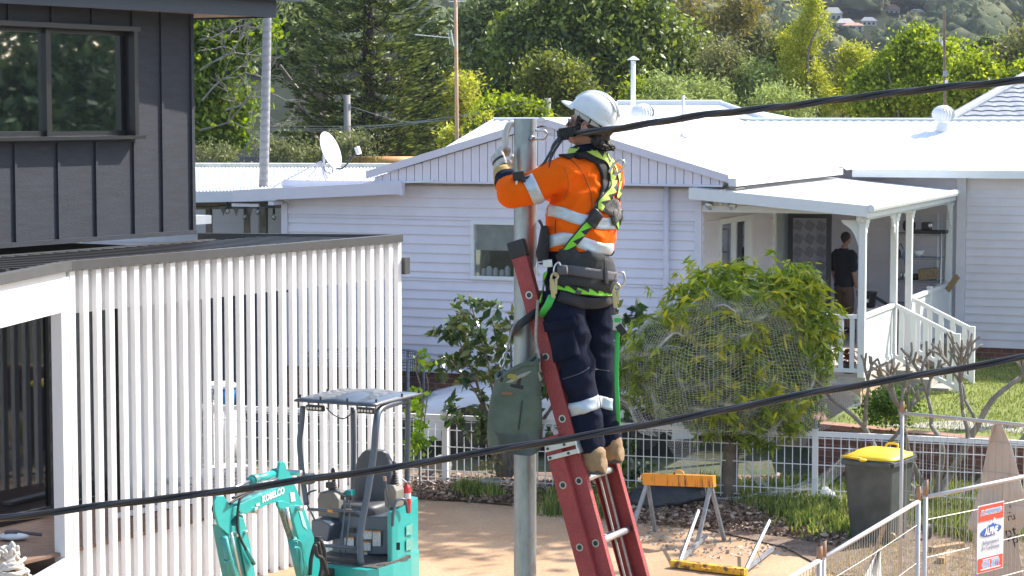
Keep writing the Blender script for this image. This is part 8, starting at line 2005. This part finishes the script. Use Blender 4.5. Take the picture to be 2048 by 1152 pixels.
for sg in (1, -1): b.ell(hc2 + l2 * .076 * sg - UP * .01 - f2 * .005, (.016, .008, .028), 10, 8)
bo2 = fusedobj("body", fuse(b, .010, 4), SKIN, man2)
for sg in (1, -1): MB().ell(hc2 + f2 * .082 + l2 * .03 * sg + UP * .01, (.01, .012, .008), 8, 6).build("eye", WHITE, bo2)
q = MB(); q.ell(hc2 - f2 * .012 + UP * .022, (.092, .083, .098), 18, 12); q.ell(hc2 - f2 * .055 - UP * .03, (.04, .06, .06), 14, 10); fusedobj("hair", fuse(q, .009, 2), HAIR, man2)
s = MB(); loft(s, [(X(f, 0, z * sc_), l2 * a, f2 * d) for z, f, a, d in ((.86, 0, .195, .15), (.98, .02, .195, .155), (1.2, .02, .205, .15), (1.36, .0, .215, .14), (1.46, 0, .17, .105), (1.52, .0, .08, .075))])
for sg in (1, -1): limb_(s, [X(0, .17 * sg, 1.43 * sc_), X(0, .215 * sg, 1.38 * sc_), X(-.01, .24 * sg, 1.18 * sc_)], [.075, .078, .072])
fusedobj("t_shirt", fuse(s, .010, 3, .5, lambda p, n: wr(p, n, 6, .008, 3)), mat("black_navy_cotton", (.012, .014, .022), .9), man2)
s = MB(); loft(s, [(X(0, 0, z), l2 * a, f2 * d) for z, a, d in ((.82, .18, .14), (.9, .18, .14), (.99, .17, .13))])
for sg in (1, -1): limb_(s, [X(0, .09 * sg, .88), X(.02, .10 * sg, .70), X(.02, .105 * sg, .48)], [.105, .10, .095])
fusedobj("shorts", fuse(s, .010, 3, .5, lambda p, n: wr(p, n, 6, .007, 4)), mat("brown_cotton", (.16, .09, .06), .9), man2)
for sg in (1, -1): MB().lathe(X(-.01, .10 * sg, .06), [(.045, 0), (.047, .10), (.044, .11)], n=12).build("sock", BLACK, man2)

# ------------------------------------------------------------------ things kept on the porch
def PX_(px, py, r_): s__ = h_at(px, r=r_); return H(s__, r_, hz(py, s__, r_))
sl, sr_ = h_at(1792, r=6.75), h_at(1888, r=6.75); sh = thing("shelf_rack", "chrome wire shelving rack against the porch wall", "shelf", H((sl + sr_) / 2, 6.75, FZ))
q = MB()
for s_ in (sl, sr_):
    for r_ in (6.55, 6.95): q.tube([H(s_, r_, FZ), H(s_, r_, hz(466, s_, r_))], .014, 8)
q.build("upright", ALU, sh, smooth=True); zs = [hz(y, sr_, 6.6) for y in (468, 516, 562, 610)]
for z_ in zs:
    q = MB()
    for r_ in np.arange(6.55, 6.96, .05): q.tube([H(sl, r_, z_), H(sr_, r_, z_)], .005, 5)
    q.tube([H(sl, 6.55, z_ - .025), H(sr_, 6.55, z_ - .025)], .006, 5); q.box(H((sl + sr_) / 2, 6.75, z_ - .004), (sr_ - sl, .4, .004), HAX); q.build("wire_shelf", GSTEEL, sh)
def on_shelf(name, label, cat, s_, zi, build): p = H(s_, 6.72, zs[zi] + .006); o_ = thing(name, label, cat, p); build(p, o_); return o_
on_shelf("speaker_box", "black box with a silver knob on the top porch shelf", "box", sl + .62, 0, lambda p, o_: (MB().box(p + UP * .03, (.62, .3, .06), HAX).build("case", BLACK, o_, bevel=.005), MB().box(p + UP * .13 + HA * -.05, (.16, .2, .13), HAX).build("amplifier", BLACK, o_, bevel=.01), MB().lathe(p + UP * .15 + HA * .03 - HB * .1, [(.04, 0), (.04, .03), (.02, .04)], -HB, 14).build("dial", ALU, o_)))
on_shelf("helmet_bag", "round black bag on the left of the top porch shelf", "bag", sl + .25, 0, lambda p, o_: MB().ell(p + UP * .13, (.12, .12, .13)).build("bag_body", BLACK, o_, smooth=True))
on_shelf("white_bowl", "white bowl on the second porch shelf", "bowl", sl + .42, 1, lambda p, o_: MB().lathe(p, [(.06, 0), (.10, .05), (.12, .12), (.11, .12)], n=18).build("bowl", WHITE, o_, smooth=True))
on_shelf("blue_cloth", "light blue cloth draped over the second porch shelf", "cloth", sl + .28, 1, lambda p, o_: MB().ell(p + UP * .02 - HB * .16, (.12, .05, .10)).ell(p + UP * -.08 - HB * .2, (.07, .03, .12)).build("folded_cloth", mat("sky_blue_cloth", (.22, .38, .62), .9, bump=.8, bscale=30), o_, smooth=True))
on_shelf("black_kettle", "black pot hanging at the left end of the second porch shelf", "pot", sl + .06, 1, lambda p, o_: MB().ell(p + UP * .06 - HB * .2, (.09, .08, .12)).tube(curve_pts([p + V((-.05, -.2, .15)), p + V((0, -.2, .24)), p + V((.05, -.2, .15))], 4), .008, 6).build("pot_body", BLACK, o_, smooth=True))
on_shelf("wicker_basket", "square wicker basket tilted on the third porch shelf", "basket", sl + .62, 2, lambda p, o_: MB().box(p + UP * .11, (.34, .26, .20), ((HA + UP * .12).normalized(), HB, (UP - HA * .12).normalized())).build("basket_body", mat("wicker", (.42, .30, .17), .85, var=.3, vscale=40, bump=1, bscale=60), o_, bevel=.01))
on_shelf("glass_jars", "cluster of small glass jars on the third porch shelf", "jars", sl + .12, 2, lambda p, o_: [MB().lathe(p + HA * (.07 * i) + HB * (-.05 * (i % 2)), [(.03, 0), (.03, .09), (.02, .11), (.02, .13)], n=12).build("jar", ALU, o_, smooth=True) for i in range(4)])
on_shelf("dark_tub", "low dark tub on the third porch shelf beside the basket", "tub", sl + .36, 2, lambda p, o_: MB().lathe(p, [(.10, 0), (.13, .10), (.12, .10)], n=16).build("tub_body", BLACK, o_, smooth=True))
c = PX_(1740, 605, 5.2); cz = FZ; o = thing("white_cabinet", "low white cabinet behind the front porch post", "cabinet", V((c.x, c.y, cz)))
MB().box(V((c.x, c.y, cz + .30)), (.34, .34, .60), HAX).build("cabinet_body", WHITE, o, bevel=.008); MB().box(V((c.x, c.y, cz + .35)) - HB * .175, (.28, .01, .02), HAX).build("handle", GSTEEL, o)
cb_ = V((c.x, c.y, cz + .61)) ; o = thing("black_bucket", "black bucket with a pale sticker standing on the white porch cabinet", "bucket", cb_)
MB().lathe(cb_, [(.11, 0), (.14, .24), (.15, .25), (.15, .27), (.13, .27)], n=20).build("bucket_body", BLACK, o, smooth=True); MB().box(cb_ + UP * .12 - HB * .128, (.05, .01, .06), HAX).build("sticker", WHITE, o)
c = PX_(1766, 640, 5.6); o = thing("garden_blower", "black garden blower with a bent tube beside the white cabinet", "blower", V((c.x, c.y, FZ)))
MB().tube(curve_pts([V((c.x - .1, c.y, FZ + .75)), V((c.x + .1, c.y, FZ + .62)), V((c.x + .2, c.y, FZ + .45)), V((c.x + .05, c.y, FZ + .15))], 5), .03, 10).box(V((c.x + .05, c.y, FZ + .14)), (.2, .2, .26), HAX).build("blower_body", BLACK, o, smooth=False)
for s_, lab in ((.1, "pale pole leaning in the corner by the porch rail"),): o = MB().tube([H(PS - .12, 6.6, FZ), H(PS - .2, 6.9, 3.3)], .014, 8).build("broom_pole", WHITE, smooth=True); tag(o, lab, "pole")
o = MB().bar(H(sr_ + .15, 6.4, FZ + .85), H(sr_ + .35, 6.3, FZ + 1.12), .05, .10).build("timber_offcut", WOODP, bevel=.004); tag(o, "short pine board propped on the porch rail beside the shelving", "timber")
c = H(h_at(1702, r=.5), .5, FZ); o = thing("porch_pot_plant", "small pot plant with dark red leaves on the porch floor behind the front pickets", "plant", c)
MB().lathe(c, [(.08, 0), (.11, .16), (.12, .17), (.10, .17)], n=14).build("pot", BLACK, o); leaf_cards("foliage", leafmat("dark_red_leaf", (.12, .02, .02), (.25, .05, .03), trans=.2), o, np.array(c) + np.array([0, 0, .26]) + rng.normal(size=(120, 3)) * .06, .07, .6)
MB().box(H(.25, 3.4, FZ + .45), (.45, .8, .05), HAX)
o = thing("porch_table", "dark low table against the porch wall under the window", "table", H(.4, 3.2, FZ)); MB().box(H(.4, 3.2, FZ + .86), (.5, .9, .03), HAX).build("table_top", BLACK, o)
for a_, b_ in ((-.2, -.4), (.2, -.4), (-.2, .4), (.2, .4)): MB().box(H(.4 + a_, 3.2 + b_, FZ + .42), (.035, .035, .84), HAX).build("leg", BLACK, o)
